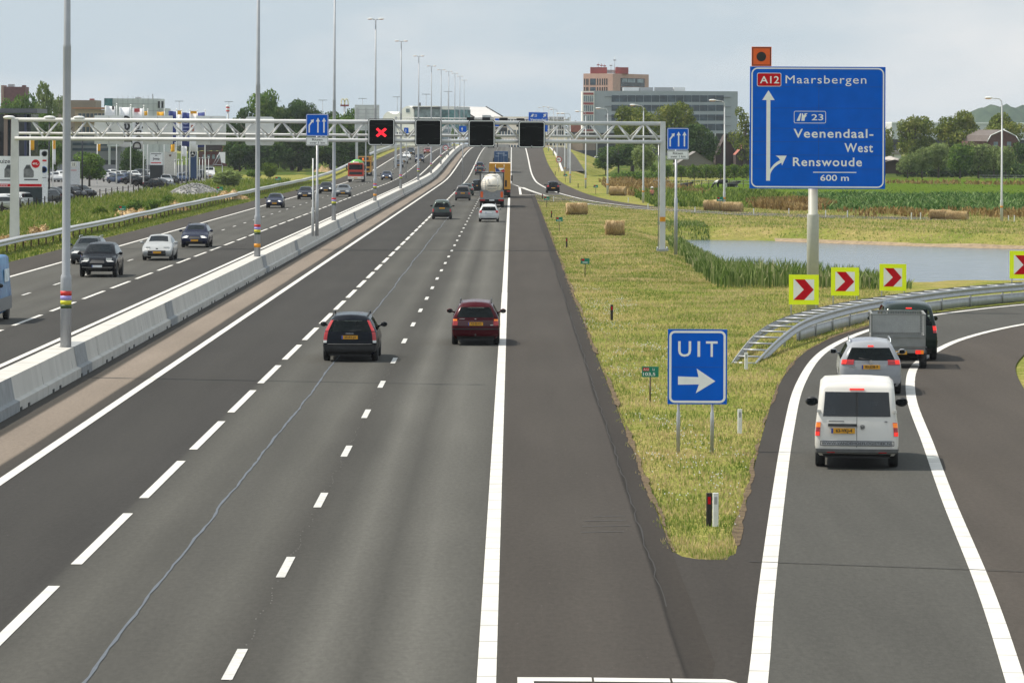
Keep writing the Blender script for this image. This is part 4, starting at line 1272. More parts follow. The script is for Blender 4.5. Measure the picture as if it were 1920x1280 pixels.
class Shell:
    """car body lofted from stations; also answers where its rear and front faces lie"""
    def __init__(s, L, W, H, top, zbelt=.95, zs=(.24, .36, .60, .80), roofw=.66, lean=.40, taper=.07, wheels=(-1.35, 1.35), Ra=.37, wz=.32, hw=None, flean=None, crown=.05, bulge=.10, wtop=.12):
        s.L, s.W, s.H, s.top, s.zbelt, s.zs = L, W, H, top, zbelt, zs
        s.roofw, s.lean, s.taper, s.wheels, s.Ra, s.wz, s.crown, s.bulge = roofw, lean, taper, wheels, Ra, wz, crown, bulge
        s.hwl = hw or [.90, .97, 1.0, .985, .95]
        s.tilt_r = [.12, .015, .0, .03, .07, lean, lean + .10]
        s.tilt_f = [.14, .02, .0, .05, .12, .18, .22] if flean is None else flean
        s.wtop = wtop
    def station(s, y):
        L, H = s.L, s.H
        zt = interp(s.top, y)
        t = max(0.0, min(1.0, (zt - s.zbelt) / (H - s.zbelt)))
        w = s.W / 2 * (1 - s.taper * abs(2 * y / L) ** 5)
        z4 = min(s.zbelt, zt - .06)
        z5 = max(z4 + .02, zt - (.03 + (s.wtop - .03) * t))
        z6 = max(z5 + .012, zt - .008)
        z3 = min(s.zs[3], z4 - .04); z2 = min(s.zs[2], z3 - .05)
        z = [s.zs[0], s.zs[1], z2, z3, z4, z5, z6]
        hw = [w * k for k in s.hwl] + [w * lerp(.90, s.roofw + .055, t), w * lerp(.78, s.roofw - .05, t)]
        for yw in s.wheels:
            d = abs(y - yw)
            if d < s.Ra:
                a = s.wz + math.sqrt(s.Ra ** 2 - d * d)
                z[0] = max(z[0], a); z[1] = max(z[1], z[0] + .015); z[2] = max(z[2], z[1] + .015); z[3] = max(z[3], z[2] + .02)
        yy = []
        kr = max(0, 1 - (y + L / 2) / (.34 * L)); kf = max(0, 1 - (L / 2 - y) / (.22 * L))
        for i in range(7):
            yy.append(y + s.tilt_r[i] * kr - s.tilt_f[i] * kf)
        return yy, z, hw, t
    US = [-1, -.87, -.45, 0, .45, .87, 1]
    def capR(s, u, z, off=0.0):
        yy, zz, hw, t = s.station(-s.L / 2)
        return s._cap(u, z, off, yy, zz, hw, -1)
    def capF(s, u, z, off=0.0):
        yy, zz, hw, t = s.station(s.L / 2)
        return s._cap(u, z, off, yy, zz, hw, 1)
    def _cap(s, u, z, off, yy, zz, hw, sg):
        pz = list(zip(zz, yy)); ph = list(zip(zz, hw))
        y, h = interp(pz, z), interp(ph, z)
        uu = max(-1, min(1, u))
        y -= sg * s.bulge * (uu * uu)
        x = uu * h
        if abs(u) > 1:
            x += math.copysign(off, u); y -= sg * (abs(u) - 1) * h
        else: y += sg * off
        return Vector((x, y, z))
    def patch(s, mb, front, u0, u1, z0, z1, off=.012, nu=4, nz=3, mi=0):
        cap = s.capF if front else s.capR
        us = sorted(set([u0 + (u1 - u0) * i / nu for i in range(nu + 1)] + ([1.0] if u0 < 1 < u1 else []) + ([-1.0] if u0 < -1 < u1 else [])))
        zs = [z0 + (z1 - z0) * i / nz for i in range(nz + 1)]
        rows = [[cap(u, z, off) for u in us] for z in zs]
        mb.grid(rows, mi, False, front)
        base = [[cap(u, z, -.02) for u in us] for z in zs]
        for a, b in ((rows[0], base[0]), (rows[-1], base[-1])): mb.grid([a, b], mi, False)
        mb.grid([[r[0] for r in rows], [r[0] for r in base]], mi, False); mb.grid([[r[-1] for r in rows], [r[-1] for r in base]], mi, False)
    def build(s, t, body_mat, near=False, extra_y=(), rear_window=True, windscreen=True, side_from=None, side_to=None, rw=(4, 5), rear_frame=None, glass=None):
        L = s.L
        ys_ = set([y for y, z in s.top if -L / 2 <= y <= L / 2] + [-L / 2, L / 2] + list(extra_y))
        for yw in s.wheels:
            for k in (-1, -.92, -.7, -.35, 0, .35, .7, .92, 1): ys_.add(round(yw + s.Ra * k, 4))
        ys_ = sorted(ys_)
        k = [ys_[0]]
        for y in ys_[1:]:
            if y - k[-1] > .03: k.append(y)
        ys_ = k; ys_[-1] = L / 2
        st = [s.station(y) for y in ys_]
        gl = glass or (M_GLASS_NEAR if near else M_GLASS)
        body, sw, ws, rwn = MB(), {-1: MB(), 1: MB()}, MB(), MB()
        # sides
        for sx in (-1, 1):
            for i in range(len(st) - 1):
                a, b = st[i], st[i + 1]
                for j in range(6):
                    q = [(sx * a[2][j], a[0][j], a[1][j]), (sx * b[2][j], b[0][j], b[1][j]), (sx * b[2][j + 1], b[0][j + 1], b[1][j + 1]), (sx * a[2][j + 1], a[0][j + 1], a[1][j + 1])]
                    if i == 0:
                        q[0] = tuple(s.capR(sx, a[1][j])); q[3] = tuple(s.capR(sx, a[1][j + 1]))
                    if i == len(st) - 2:
                        q[1] = tuple(s.capF(sx, b[1][j])); q[2] = tuple(s.capF(sx, b[1][j + 1]))
                    if sx < 0: q = q[::-1]
                    glassy = j == 4 and (a[3] > .35 or b[3] > .35) and (a[3] > .05 and b[3] > .05 or max(a[3], b[3]) > .8) and i > 0
                    if side_from is not None and ys_[i] < side_from - .001: glassy = False
                    if side_to is not None and ys_[i + 1] > side_to + .001: glassy = False
                    (sw[sx] if glassy else body).quad(*q, 0, True)
        # top strip
        for i in range(len(st) - 1):
            a, b = st[i], st[i + 1]
            def row(q, c, first, last):
                r = []
                for u in s.US:
                    if first: p = s.capR(u, q[1][6])
                    elif last: p = s.capF(u, q[1][6])
                    else: p = Vector((u * q[2][6], q[0][6], q[1][6]))
                    p.z += s.crown * (1 - u * u) * (1 if q[3] > .5 else .6)
                    r.append(p)
                return r
            ra, rb = row(a, 0, i == 0, False), row(b, 0, False, i == len(st) - 2)
            slope = abs(b[1][6] - a[1][6]) / max(.01, abs(b[0][6] - a[0][6]))
            isw = slope > .26 and max(a[3], b[3]) > .45
            rear = isw and b[1][6] > a[1][6]
            for c in range(6):
                q = (ra[c], rb[c], rb[c + 1], ra[c + 1])
                if isw and 0 < c < 5 and ((windscreen and not rear) or (rear and rear_window)):
                    (rwn if rear else ws).quad(*q[::-1], 0, True)
                else: body.quad(*q[::-1], 0, True)
        # caps
        for front in (False, True):
            q = st[-1] if front else st[0]
            cap = s.capF if front else s.capR
            for j in range(6):
                for c in range(6):
                    u0, u1 = s.US[c], s.US[c + 1]
                    z0, z1 = q[1][j], q[1][j + 1]
                    p = [cap(u0, z0), cap(u1, z0), cap(u1, z1), cap(u0, z1)]
                    if j == 5:
                        for n_, u in ((2, u1), (3, u0)): p[n_].z += s.crown * (1 - u * u) * (1 if q[3] > .5 else .6)
                    if front: p = p[::-1]
                    if not front and rear_window and rw[0] <= j < rw[1] and 0 < c < 5 and q[3] > .5: rwn.quad(*p, 0, True)
                    else: body.quad(*p, 0, True)
        bo = body.build('body', [body_mat], t, True)
        if len(sw[1].v):
            for sx in (-1, 1): sw[sx].build('side_window', [gl], t, True)
        if len(ws.v): ws.build('windscreen', [gl], t, True)
        if len(rwn.v): rwn.build('rear_window', [gl], t, True)
        u = MB(); u.box((0, 0, s.zs[0] + .10), (s.W - .42, L - .5, .2))
        ra_ = s.Ra
        u.box((0, 0, .45), (s.W - .46, L - .7, .3))
        u.build('underbody', M_UNDER, t)
        return bo

def mirror(t, s, y, z, material, size=1.0):
    for sx in (-1, 1):
        m = MB(); m.ball((sx * (s.W / 2 + .10), y, z), .105 * size, (1.05, .7, .78), 10)
        m.tube((sx * (s.W / 2 - .12), y, z - .06), (sx * (s.W / 2 + .06), y, z - .02), .03, .025, 6)
        mo = m.build('mirror', material, t)
        g_ = MB(); g_.box((sx * (s.W / 2 + .10), y - .072 * size, z), (.15 * size, .012, .105 * size)); g_.build('mirror_glass', M_GLASS, mo)

def seats(t, s, zseat=.55, n=2):
    for (x, y) in ((-.38, .25), (.38, .25)):
        m = MB(); m.rbox((x, y - .05, zseat + .32), (.48, .14, .64), .08, 0, 'Y'); m.rbox((x, y - .08, zseat + .74), (.25, .1, .18), .06, 0, 'Y')
        m.box((x, y + .2, zseat), (.5, .5, .12)); m.build('front_seat', M_SEAT, t)
    m = MB(); m.rbox((0, -.75, zseat + .26), (1.25, .14, .58), .1, 0, 'Y')
    for x in (-.4, 0, .4): m.rbox((x, -.78, zseat + .62), (.24, .09, .15), .05, 0, 'Y')
    m.build('rear_seat', M_SEAT, t)
    m = MB(); m.box((0, 1.05, zseat + .28), (1.35, .35, .18)); m.lathe([(.17, 0), (.17, .03)], 14, 0, 'Y', (-.38, .82, zseat + .42)); m.build('dashboard', M_TRIM, t)

def number_plate(t, s, front, z, code=None, yellow=True, u=0.0, w=.52, off=.025):
    m = MB(); c = (s.capF if front else s.capR)(u, z, off)
    sg = 1 if front else -1
    m.box(c, (w, .02, .115))
    p = m.build('number_plate', M_PLATE if yellow else M_PLATEW, t)
    m = MB(); m.box((c.x - sg * -1 * -(w / 2 - .02) if False else c.x + (w / 2 - .022) * (1 if front else -1), c.y + sg * .004, c.z), (.04, .02, .11)); m.build('plate_band', M_EUBLUE, p)
    if code:
        M = Matrix.Translation((c.x + (.02 if not front else -.02), c.y + sg * .013, c.z)) @ (Matrix.Rotation(R(180), 4, 'Z') if front else Matrix.Identity(4))
        text(code, 0, 0, 0, .098, M_TRIM, p, .002, 1.0, M=M)

def part(t, name, material, fn, parent=None, both=False):
    m = MB(); fn(m); return m.build(name, material, parent or t)

def pair(t, name, material, s, front, u0, u1, z0, z1, off=.014, nz=3):
    for sg in (1, -1):
        m = MB(); a, b = (u0, u1) if sg > 0 else (-u1, -u0)
        s.patch(m, front, a, b, z0, z1, off, 4, nz); m.build(name, material, t)

KIND = {
 'estate': dict(L=4.72, W=1.80, H=1.48, top=[(-2.36, 1.44), (-1.2, 1.48), (.2, 1.48), (.62, 1.40), (1.28, .98), (1.9, .88), (2.36, .72)], zbelt=.98, lean=.36, wheels=(-1.36, 1.40)),
 'hatch': dict(L=4.2, W=1.74, H=1.47, top=[(-2.1, 1.40), (-1.3, 1.47), (.15, 1.47), (.55, 1.40), (1.2, .98), (1.75, .88), (2.1, .74)], zbelt=.96, lean=.42, wheels=(-1.26, 1.28)),
 'sedan': dict(L=4.6, W=1.79, H=1.44, top=[(-2.3, .98), (-1.72, 1.03), (-1.05, 1.38), (-.7, 1.43), (.1, 1.44), (.5, 1.37), (1.22, .96), (1.85, .85), (2.3, .70)], zbelt=.93, lean=.12, wheels=(-1.33, 1.38)),
 'mpv': dict(L=4.4, W=1.77, H=1.66, top=[(-2.2, 1.60), (-1.3, 1.66), (.3, 1.66), (.75, 1.56), (1.5, 1.04), (1.9, .93), (2.2, .78)], zbelt=1.04, lean=.30, wheels=(-1.32, 1.36), zs=(.24, .38, .64, .86)),
 'suv': dict(L=4.72, W=1.92, H=1.70, top=[(-2.36, 1.60), (-1.5, 1.69), (.1, 1.70), (.5, 1.62), (1.2, 1.12), (1.95, 1.02), (2.36, .86)], zbelt=1.10, lean=.42, wheels=(-1.42, 1.43), Ra=.43, wz=.37, zs=(.30, .45, .72, .94)),
 'van': dict(L=4.9, W=1.86, H=1.88, top=[(-2.45, 1.87), (0, 1.88), (1.0, 1.86), (1.25, 1.78), (1.95, 1.18), (2.2, 1.05), (2.45, .85)], zbelt=1.14, lean=.21, wheels=(-1.50, 1.50), zs=(.30, .38, .50, .90), roofw=.83, crown=.03, taper=.035, bulge=.05, Ra=.40, wz=.34, wtop=.10),
}
def make_car(label, cat, kind, color, loc, rz=0.0, front=False, near=False, name='car', group=None, tail=None, plate=None, yellow=True, lit=True, rails=None, bumper=None, hl=None, tl=None, rim=None, grille=True, W=None, dark_lower=False, wheels_r=None, hwl=None, H=None, rw_=True):
    k = dict(KIND[kind])
    if W: k['W'] = W
    if hwl: k['hw'] = hwl
    s = Shell(**k)
    t = thing(name, label, cat, loc, rz, group)
    pm = color if not isinstance(color, tuple) else paint(color)
    big = kind in ('suv',)
    s.build(t, pm, near, side_from=(.3 if kind in ('van', 'tallvan') else None), rear_window=rw_)
    r = k.get('wz', .32)
    add_wheels(t, [(sx * (s.W / 2 - .125), y) for y in s.wheels for sx in (-1, 1)], r, .215, rim or M_RIM)
    mirror(t, s, interp([(-2, .4), (2, .9)], 0) + (.25 if kind not in ('van', 'tallvan') else .95), s.zbelt + .09, (M_TRIM if kind in ('van', 'tallvan') else pm), 1.35 if kind == 'van' else 1.0)
    if near: seats(t, s, .55 if kind != 'suv' else .7)
    zb = s.zs
    if front:
        lampm = M_HEADLIT if lit else M_CLEAR
        zl = zb[3] - .16
        a = hl or (.56, 1.10, zl, zl + .15)
        pair(t, 'headlight', M_CLEAR, s, True, *a)
        if lit: pair(t, 'headlight_bulb', M_HEADLIT, s, True, a[0] + .12, a[0] + .32, a[2] + .03, a[3] - .03, .022)
        if grille: part(t, 'grille', M_TRIM, lambda m: s.patch(m, True, -.42, .42, zl - .05, zl + .10, .012))
        part(t, 'air_intake', M_TRIM, lambda m: s.patch(m, True, -.66, .66, zb[0] + .04, zb[1] + .06, .012))
        number_plate(t, s, True, zb[1] + .12, plate, yellow)
    else:
        a = tl or (.72, 1.10, zb[3] - .06, s.zbelt - .03)
        pair(t, 'tail_light', M_TAIL, s, False, *a)
        number_plate(t, s, False, zb[3] + .0 if tail is None else tail, plate, yellow)
        part(t, 'bumper', bumper or pm, lambda m: s.patch(m, False, -1.05, 1.05, zb[1] - .02, zb[2] - .04, .035, 8))
        part(t, 'lower_valance', M_TRIM, lambda m: s.patch(m, False, -.9, .9, zb[0] - .04, zb[1] - .03, .01, 6))
    if rails:
        zt = s.H + .02
        for sx in (-1, 1):
            m = MB(); x = sx * s.W / 2 * (s.roofw - .02)
            m.path_tube([(x, -1.55, s.H - .03), (x, -1.4, zt + .045), (x, .05, zt + .06), (x, .25, s.H - .02)], .02, 6); m.build('roof_rail', rails, t)
    return t, s

GN = 'cars on the motorway heading away'
GO = 'cars coming towards the camera on the opposite carriageway'
def rear_loc(px, py, L, oh=.85, rz=0.0):
    """place by the contact point of the rear tyres"""
    x, y = G(px, py)
    d = L / 2 - oh
    return (x - math.sin(rz) * d, y + math.cos(rz) * d, zr(x, y + d))
def front_loc(px, py, L, oh=.85):
    x, y = G(px, py); return (x, y + L / 2 - oh, zr(x, y + L / 2 - oh))

DBLUE, DGREY, MGREY, SILV, DRED, NAVY = (.010, .012, .020), (.05, .055, .06), (.15, .16, .165), (.50, .52, .54), (.055, .003, .007), (.018, .022, .045)
# --- black estate with tall lamps
t, s = make_car('black estate car with tall red tail lights alone in the middle lane', 'car', 'estate', (.005, .007, .012), rear_loc(657.5, 676, 4.72), 0, near=True, plate='59-RV-JX', rails=M_TRIM, tl=(.885, 1.13, .70, 1.02), tail=.80, group=GN, bumper=M_TRIM)
pair(t, 'upper_tail_light', M_TAIL, s, False, .89, 1.07, 1.0, 1.33, .016)
pair(t, 'reversing_light', M_CLEAR, s, False, .89, 1.12, .62, .70, .016)
part(t, 'bumper_strip', M_CHROME, lambda m: s.patch(m, False, -.86, .86, .575, .595, .042))
part(t, 'tailgate_badge', M_CHROME, lambda m: m.box(s.capR(0, .92, .02), (.26, .012, .022)))
part(t, 'rear_wiper', M_TRIM, lambda m: m.tube(s.capR(.0, 1.0, .03), s.capR(.5, 1.03, .03), .012))
# --- dark red estate
t, s = make_car('dark red estate car with silver roof rails in the right lane', 'car', 'estate', DRED, rear_loc(892, 645, 4.3), 0, near=True, plate='PZ-SS-KS', rails=M_TRIM, W=1.70, tl=(.80, 1.12, .70, .86), tail=.76, group=GN)
pair(t, 'upper_tail_light', M_AMBER, s, False, .84, 1.1, .86, .92, .016)
part(t, 'rubbing_strip', M_TRIM, lambda m: s.patch(m, False, -1.08, 1.08, .56, .60, .045, 8))
part(t, 'tailgate_panel', mat('tailgate_band', (.05, .006, .010), .3), lambda m: s.patch(m, False, -.8, .8, .69, .88, .008, 6))
part(t, 'badge', M_CHROME, lambda m: (m.box(s.capR(0, .925, .015), (.06, .01, .03)), m.box(s.capR(-.62, .93, .015), (.18, .01, .025)), m.box(s.capR(.72, .72, .02), (.1, .01, .035))))
part(t, 'tow_ball', M_TRIM, lambda m: (m.tube(s.capR(0, .34, -.02), s.capR(0, .34, .1), .02), m.ball(s.capR(0, .38, .1), .03)))
t['label'] = 'dark red estate car with roof rails in the right lane'
# --- the others on the carriageway heading away
t, s = make_car('grey-green boxy van-like car with a yellow plate in the middle lane', 'car', 'mpv', (.075, .095, .085), rear_loc(828.5, 411, 4.1), 0, near=True, W=1.74, plate='', tail=.98, tl=(.86, 1.12, .66, .92), bumper=M_TRIM, group=GN, hwl=[.92, .98, 1.0, .99, .975])
t, s = make_car('white-silver hatchback close behind the tanker', 'car', 'hatch', (.56, .57, .57), rear_loc(916.5, 416, 4.2), 0, near=True, yellow=False, tail=.80, tl=(.74, 1.10, .78, .98), group=GN, rails=M_CHROME)
t, s = make_car('dark grey people carrier left of the tanker with red tail lights', 'car', 'mpv', (.10, .095, .095), rear_loc(867.5, 376, 4.3), 0, tail=.84, tl=(.78, 1.12, .72, .92), group=GN)
t, s = make_car('green-grey saloon half hidden in front of the dark grey people carrier', 'car', 'sedan', (.06, .085, .08), rear_loc(874.5, 367, 4.5), 0, group=GN)
t, s = make_car('dark off-road car with red lights peeping out left of the tanker', 'car', 'suv', (.02, .022, .025), rear_loc(896, 362, 4.6), 0, group=GN)
t, s = make_car('dark grey hatchback climbing the slope left of the blue box truck', 'car', 'hatch', (.06, .062, .07), (-5.6, 678, zr(0, 678)), 0, group=GN)
t, s = make_car('blue-grey car just ahead of the dark hatchback on the slope', 'car', 'hatch', (.05, .06, .085), (-6.0, 720, zr(0, 720)), 0, group=GN)
t, s = make_car('dark saloon vanishing over the crest left of the blue truck', 'car', 'sedan', (.02, .022, .035), (-5.6, 1035, zr(0, 1035) - .1), 0, group=GN)
a = R(-10)
x, y = G(1036.5, 362)
t, s = make_car('black hatchback alone on the curving joining slip road', 'car', 'hatch', (.012, .012, .014), (x, y + 1.2, zr(x, y)), R(1), tl=(.68, 1.1, .80, .98), tail=.66, group=GN, near=True)

# --- towards the camera
def oncoming(label, kind, color, px, py, L=4.5, **kw):
    return make_car(label, 'car', kind, color, front_loc(px, py, L), math.pi, True, group=GO, **kw)
t, s = oncoming('black off-road car with a white plate leading the group behind the lamp post', 'suv', (.004, .005, .008), 185, 519, 4.7, yellow=False, plate='', hl=(.62, 1.14, .80, .98), lit=False)
part(t, 'bumper_strip', M_CHROME, lambda m: s.patch(m, True, -.9, .9, .50, .525, .03))
oncoming('dark grey estate car following the black off-road car', 'estate', (.05, .058, .062), 163, 495, 4.7, rails=M_CHROME, lit=False)
t, s = oncoming('silver saloon with a wide open black grille', 'sedan', (.36, .37, .37), 296, 488, 4.6, hl=(.60, 1.2, .64, .80), lit=False, grille=False)
part(t, 'wide_grille', M_TRIM, lambda m: s.patch(m, True, -.62, .62, .44, .60, .014))
part(t, 'badge', M_TRIM, lambda m: m.box(s.capF(0, .68, .02), (.13, .012, .09)))
oncoming('dark blue estate car right of the silver saloon with headlights on', 'estate', (.016, .019, .04), 366, 464, 4.6, rails=M_TRIM)
oncoming('dark blue saloon with round lit headlights right of the second lamp post', 'sedan', NAVY, 515, 390, 4.5, W=1.72)
oncoming('near-black saloon just left of the merging-lanes sign posts', 'sedan', (.014, .016, .026), 572, 374, 4.6, lit=False, W=1.78)
oncoming('black saloon between the merging-lanes sign posts and the third lamp post', 'sedan', (.014, .016, .02), 611, 363.5, 4.6)
oncoming('grey saloon right of the third lamp post', 'sedan', (.10, .11, .12), 643, 369, 4.6, lit=False)
oncoming('dark blue saloon to the right of the red truck', 'sedan', (.03, .04, .07), 725, 339, 4.5)
for (px, Y, lb, c, kd) in ((748, 738, 'dark car first in the queue at the upper left bend by the guardrail', (.03, .035, .05), 'estate'), (757, 774, 'grey car second in the queue at the upper left bend', MGREY, 'hatch'), (763, 816, 'white car in the queue under the second signal', (.55, .56, .56), 'hatch'), (771, 870, 'dark van-like car at the back of the queue near the crest', (.04, .05, .06), 'mpv'), (787, 786, 'dark blue car in the middle lane below the second signal', (.025, .03, .055), 'suv'), (802, 888, 'dark red car near the crest behind the median lamps', (.16, .02, .02), 'sedan')):
    x = (px - 960 + .0) * Y / FPX
    make_car(lb, 'car', kd, c, (x, Y, zr(x, Y)), math.pi, True, group=GO, lit=False)

# --- blue van cut off by the left edge
x, y = G(12, 598)
KIND['tallvan'] = dict(KIND['van'], L=5.6, W=1.98, H=2.55, zbelt=1.35, zs=(.30, .42, .66, 1.05), wheels=(-1.75, 1.75), top=[(-2.8, 2.52), (0, 2.55), (1.2, 2.5), (1.5, 2.38), (2.2, 1.45), (2.5, 1.25), (2.8, .95)])
t, s = make_car('blue and grey delivery van with cloud pictures, cut off by the left edge', 'van', 'tallvan', mat('cloud_print', (.010, .085, .25), .4, scale=1.6, color2=(.08, .23, .40), coat=.05, spec=.15, detail=6), (x - .88, y - 1.75, 0), math.pi, True, name='delivery_van')
for sx in (-1, 1):
    m = MB(); m.box((sx * .985, -.2, .66), (.03, 4.6, .5)); m.build('grey_side_panel', mat('van_grey', (.12, .13, .14), .5), t)
    m = MB(); m.rbox((sx * .955, -1.2, 1.75), (.03, 1.3, .5), .08, 0, 'X'); m.build('picture_panel', mat('van_light_print', (.50, .60, .66), .4, var=.3, scale=4), t)

# --- white van on the exit road
rz = R(-5.0)
t, s = make_car('white delivery van with twin dark rear windows at the head of the photo on the exit road', 'van', 'van', mat('dirty_white_paint', (.60, .575, .53), .42, scale=1.1, color2=(.68, .66, .62), coat=.25, detail=6), rear_loc(1606, 874, 4.9, .95, rz), rz, near=True, name='delivery_van', plate='63-VKJ-4', tl=(.91, 1.06, .74, 1.04), tail=.86, bumper=mat('grey_bumper', (.11, .112, .11), .6), rim=M_RIMD, rw_=False)
t['label'] = 'white delivery van with twin dark rear windows, nearest vehicle on the exit road'
def win(sg):
    m = MB(); a, b = (.03, .87) if sg > 0 else (-.87, -.03)
    s.patch(m, False, a, b, 1.17, 1.70, .012, 4, 3); return m
for sg in (-1, 1): win(sg).build('rear_window', mat('tinted_rear_glass', (.012, .014, .016), .08, spec=.6, var=.4, scale=2), t)
part(t, 'window_pillar', M_TRIM, lambda m: s.patch(m, False, -.03, .03, 1.17, 1.70, .008))
part(t, 'door_gap', M_TRIM, lambda m: s.patch(m, False, -.006, .006, .50, 1.19, .004))
part(t, 'number_plate_hood', M_TRIM, lambda m: s.patch(m, False, -.72, .0, .955, 1.01, .045))
pl = [o for o in t.children if o.name.startswith('number_plate')]
for o in pl:
    if 'hood' not in o.name: o.location.x -= .30
m = MB(); c = s.capR(.14, .94, .02); m.lathe([(.058, 0), (.058, .014)], 20, 0, 'Y', c); bd = m.build('round_emblem', M_CHROME, t)
shape(bd, 'emblem_mark', [(c.x - .042, c.z + .03), (c.x - .03, c.z + .03), (c.x - .012, c.z - .01), (c.x, c.z + .012), (c.x + .012, c.z - .01), (c.x + .03, c.z + .03), (c.x + .042, c.z + .03), (c.x + .014, c.z - .045), (c.x, c.z - .012), (c.x - .014, c.z - .045)][::-1], c.y - .008, M_TRIM)
part(t, 'website_strip', mat('strip_grey', (.36, .37, .38), .5), lambda m: s.patch(m, False, -.84, .86, .53, .645, .014, 8))
m = MB(); frame_strip(m, -.80, .82, .535, .64, .01, .012, s.capR(0, .58, .04).y); m.build('strip_border', M_TRIM, t)
text_fit('WWW.VANDEHOEFLOGISTIEK.NL', -.77, .79, .562, .615, s.capR(0, .58, .047).y, M_TRIM, t, .01)
for sg in (-1, 1):
    part(t, 'indicator', M_AMBER, lambda m: s.patch(m, False, .91 if sg > 0 else -1.05, 1.05 if sg > 0 else -.91, .93, 1.03, .018))
    part(t, 'brake_light', M_TAILLIT, lambda m: s.patch(m, False, .92 if sg > 0 else -1.04, 1.04 if sg > 0 else -.92, .745, .83, .018))
    part(t, 'reflector', M_TAIL, lambda m: s.patch(m, False, .55 if sg > 0 else -.75, .75 if sg > 0 else -.55, .37, .395, .05))
    part(t, 'hinge', s and bpy.data.materials['dirty_white_paint'], lambda m: m.box(s.capR(sg * 1.0, 1.28, .02), (.07, .05, .06)))
part(t, 'high_brake_light', M_TAILLIT, lambda m: s.patch(m, False, -.2, .2, 1.745, 1.78, .02))
part(t, 'lettering_strip', mat('badge_grey', (.25, .25, .25), .4), lambda m: (m.box(s.capR(-.52, 1.065, .014), (.34, .008, .022)), m.box(s.capR(.74, 1.06, .014), (.06, .008, .03))))

# --- silver estate on the exit road
rz = R(-3.6)
t, s = make_car('silver estate car between the white van and the trailer on the exit road', 'car', 'estate', (.29, .30, .32), rear_loc(1631, 737, 4.75, .9, rz), rz, near=True, plate='83-JDB-9', rails=M_CHROME, tl=(.60, 1.16, .86, 1.0), tail=.80)
pair(t, 'brake_light', M_TAILLIT, s, False, .86, 1.12, .88, .99, .02)
part(t, 'high_brake_light', M_TAILLIT, lambda m: s.patch(m, False, -.14, .14, 1.355, 1.395, .02))
part(t, 'plate_recess', mat('silver_recess', (.30, .31, .32), .4, metal=.3), lambda m: s.patch(m, False, -.55, .55, .72, .88, .004))
part(t, 'badge', M_CHROME, lambda m: (m.lathe([(.05, 0), (.05, .01)], 14, 0, 'Y', s.capR(0, .945, .02)), m.box(s.capR(-.62, .79, .015), (.2, .008, .03))))
part(t, 'rear_wiper', M_TRIM, lambda m: m.tube(s.capR(.0, .99, .03), s.capR(-.45, 1.04, .03), .014))

# --- dark green off-road car towing a mesh-sided trailer
rz = R(-4)
x, y = G(1684, 690)
M_TRAIL = mat('trailer_grey', (.22, .225, .215), .6, metal=.1, var=.15, scale=3)
M_MESH = mat('mesh_grey', (.34, .345, .34), .6, metal=.2, var=.12, scale=30)
tr = thing('cargo_trailer', 'grey cargo trailer with wire mesh sides and no lid, towed on the exit road', 'trailer', (x, y, 0), rz)
part(tr, 'bed', M_TRAIL, lambda m: (m.box((0, 1.2, .66), (1.70, 2.6, .08)), m.box((0, -.08, .55), (1.70, .1, .12))))
part(tr, 'tailboard', M_TRAIL, lambda m: (m.box((0, -.10, .84), (1.68, .05, .34)), m.box((0, -.135, .99), (1.68, .02, .03)), m.box((0, -.135, .70), (1.68, .02, .03))))
for sx in (-1, 1): part(tr, 'side_board', M_TRAIL, lambda m: m.box((sx * .84, 1.2, .84), (.04, 2.6, .34)))
part(tr, 'front_board', M_TRAIL, lambda m: m.box((0, 2.5, .84), (1.68, .04, .34)))
def cage(m):
    for xx in (-.84, .84):
        for yy in (-.1, 2.5): m.box((xx, yy, 1.34), (.05, .05, .72))
        m.box((xx, 1.2, 1.70), (.06, 2.65, .05))
    for yy in (-.1, 2.5): m.box((0, yy, 1.70), (1.72, .06, .05)); m.box((0, yy, 1.03), (1.72, .05, .04))
part(tr, 'cage_frame', M_TRAIL, cage)
def wires(m, x0, x1, y, horizontal=True):
    pass
def mesh_panel(m, axis_, c, a0, a1):
    n = 30 if axis_ == 'x' else 34
    for k in range(n + 1):
        v = a0 + (a1 - a0) * k / n
        m.box((v, c, 1.36) if axis_ == 'x' else (c, v, 1.36), (.012, .012, .64))
    for k in range(13):
        z = 1.05 + .64 * k / 12
        m.box(((a0 + a1) / 2, c, z) if axis_ == 'x' else (c, (a0 + a1) / 2, z), ((a1 - a0), .012, .012) if axis_ == 'x' else (.012, a1 - a0, .012))
part(tr, 'wire_mesh', M_MESH, lambda m: mesh_panel(m, 'x', -.1, -.82, .82))
part(tr, 'wire_mesh', M_MESH, lambda m: mesh_panel(m, 'x', 2.5, -.82, .82))
for sx in (-1, 1): part(tr, 'wire_mesh', M_MESH, lambda m: mesh_panel(m, 'y', sx * .84, -.08, 2.48))
part(tr, 'tarpaulin', mat('tarpaulin_grey', (.36, .37, .36), .8, var=.15, scale=3, bump=.4), lambda m: m.box((0, 2.42, 1.3), (1.55, .06, .58)))
part(tr, 'number_plate', M_PLATE, lambda m: m.box((0.05, -.16, .50), (.44, .02, .11)))
for sx in (-1, 1):
    part(tr, 'tail_light', M_TAILLIT, lambda m: (m.box((sx * .62, -.15, .52), (.16, .04, .12))))
    part(tr, 'indicator', M_AMBER, lambda m: (m.box((sx * .75, -.15, .52), (.09, .04, .12))))
    part(tr, 'mudguard', M_TRIM, lambda m: (m.box((sx * .80, .95, .60), (.28, .8, .05)), m.box((sx * .80, .55, .5), (.28, .03, .22))))
ty, ri = wheel_meshes(.29, .2, M_RIMD)
for sx in (-1, 1):
    for yy in (.55, 1.3):
        o = link('wheel', ty, tr, Matrix.Translation((sx * .80, yy - .3, .29))); link('rim', ri, o)
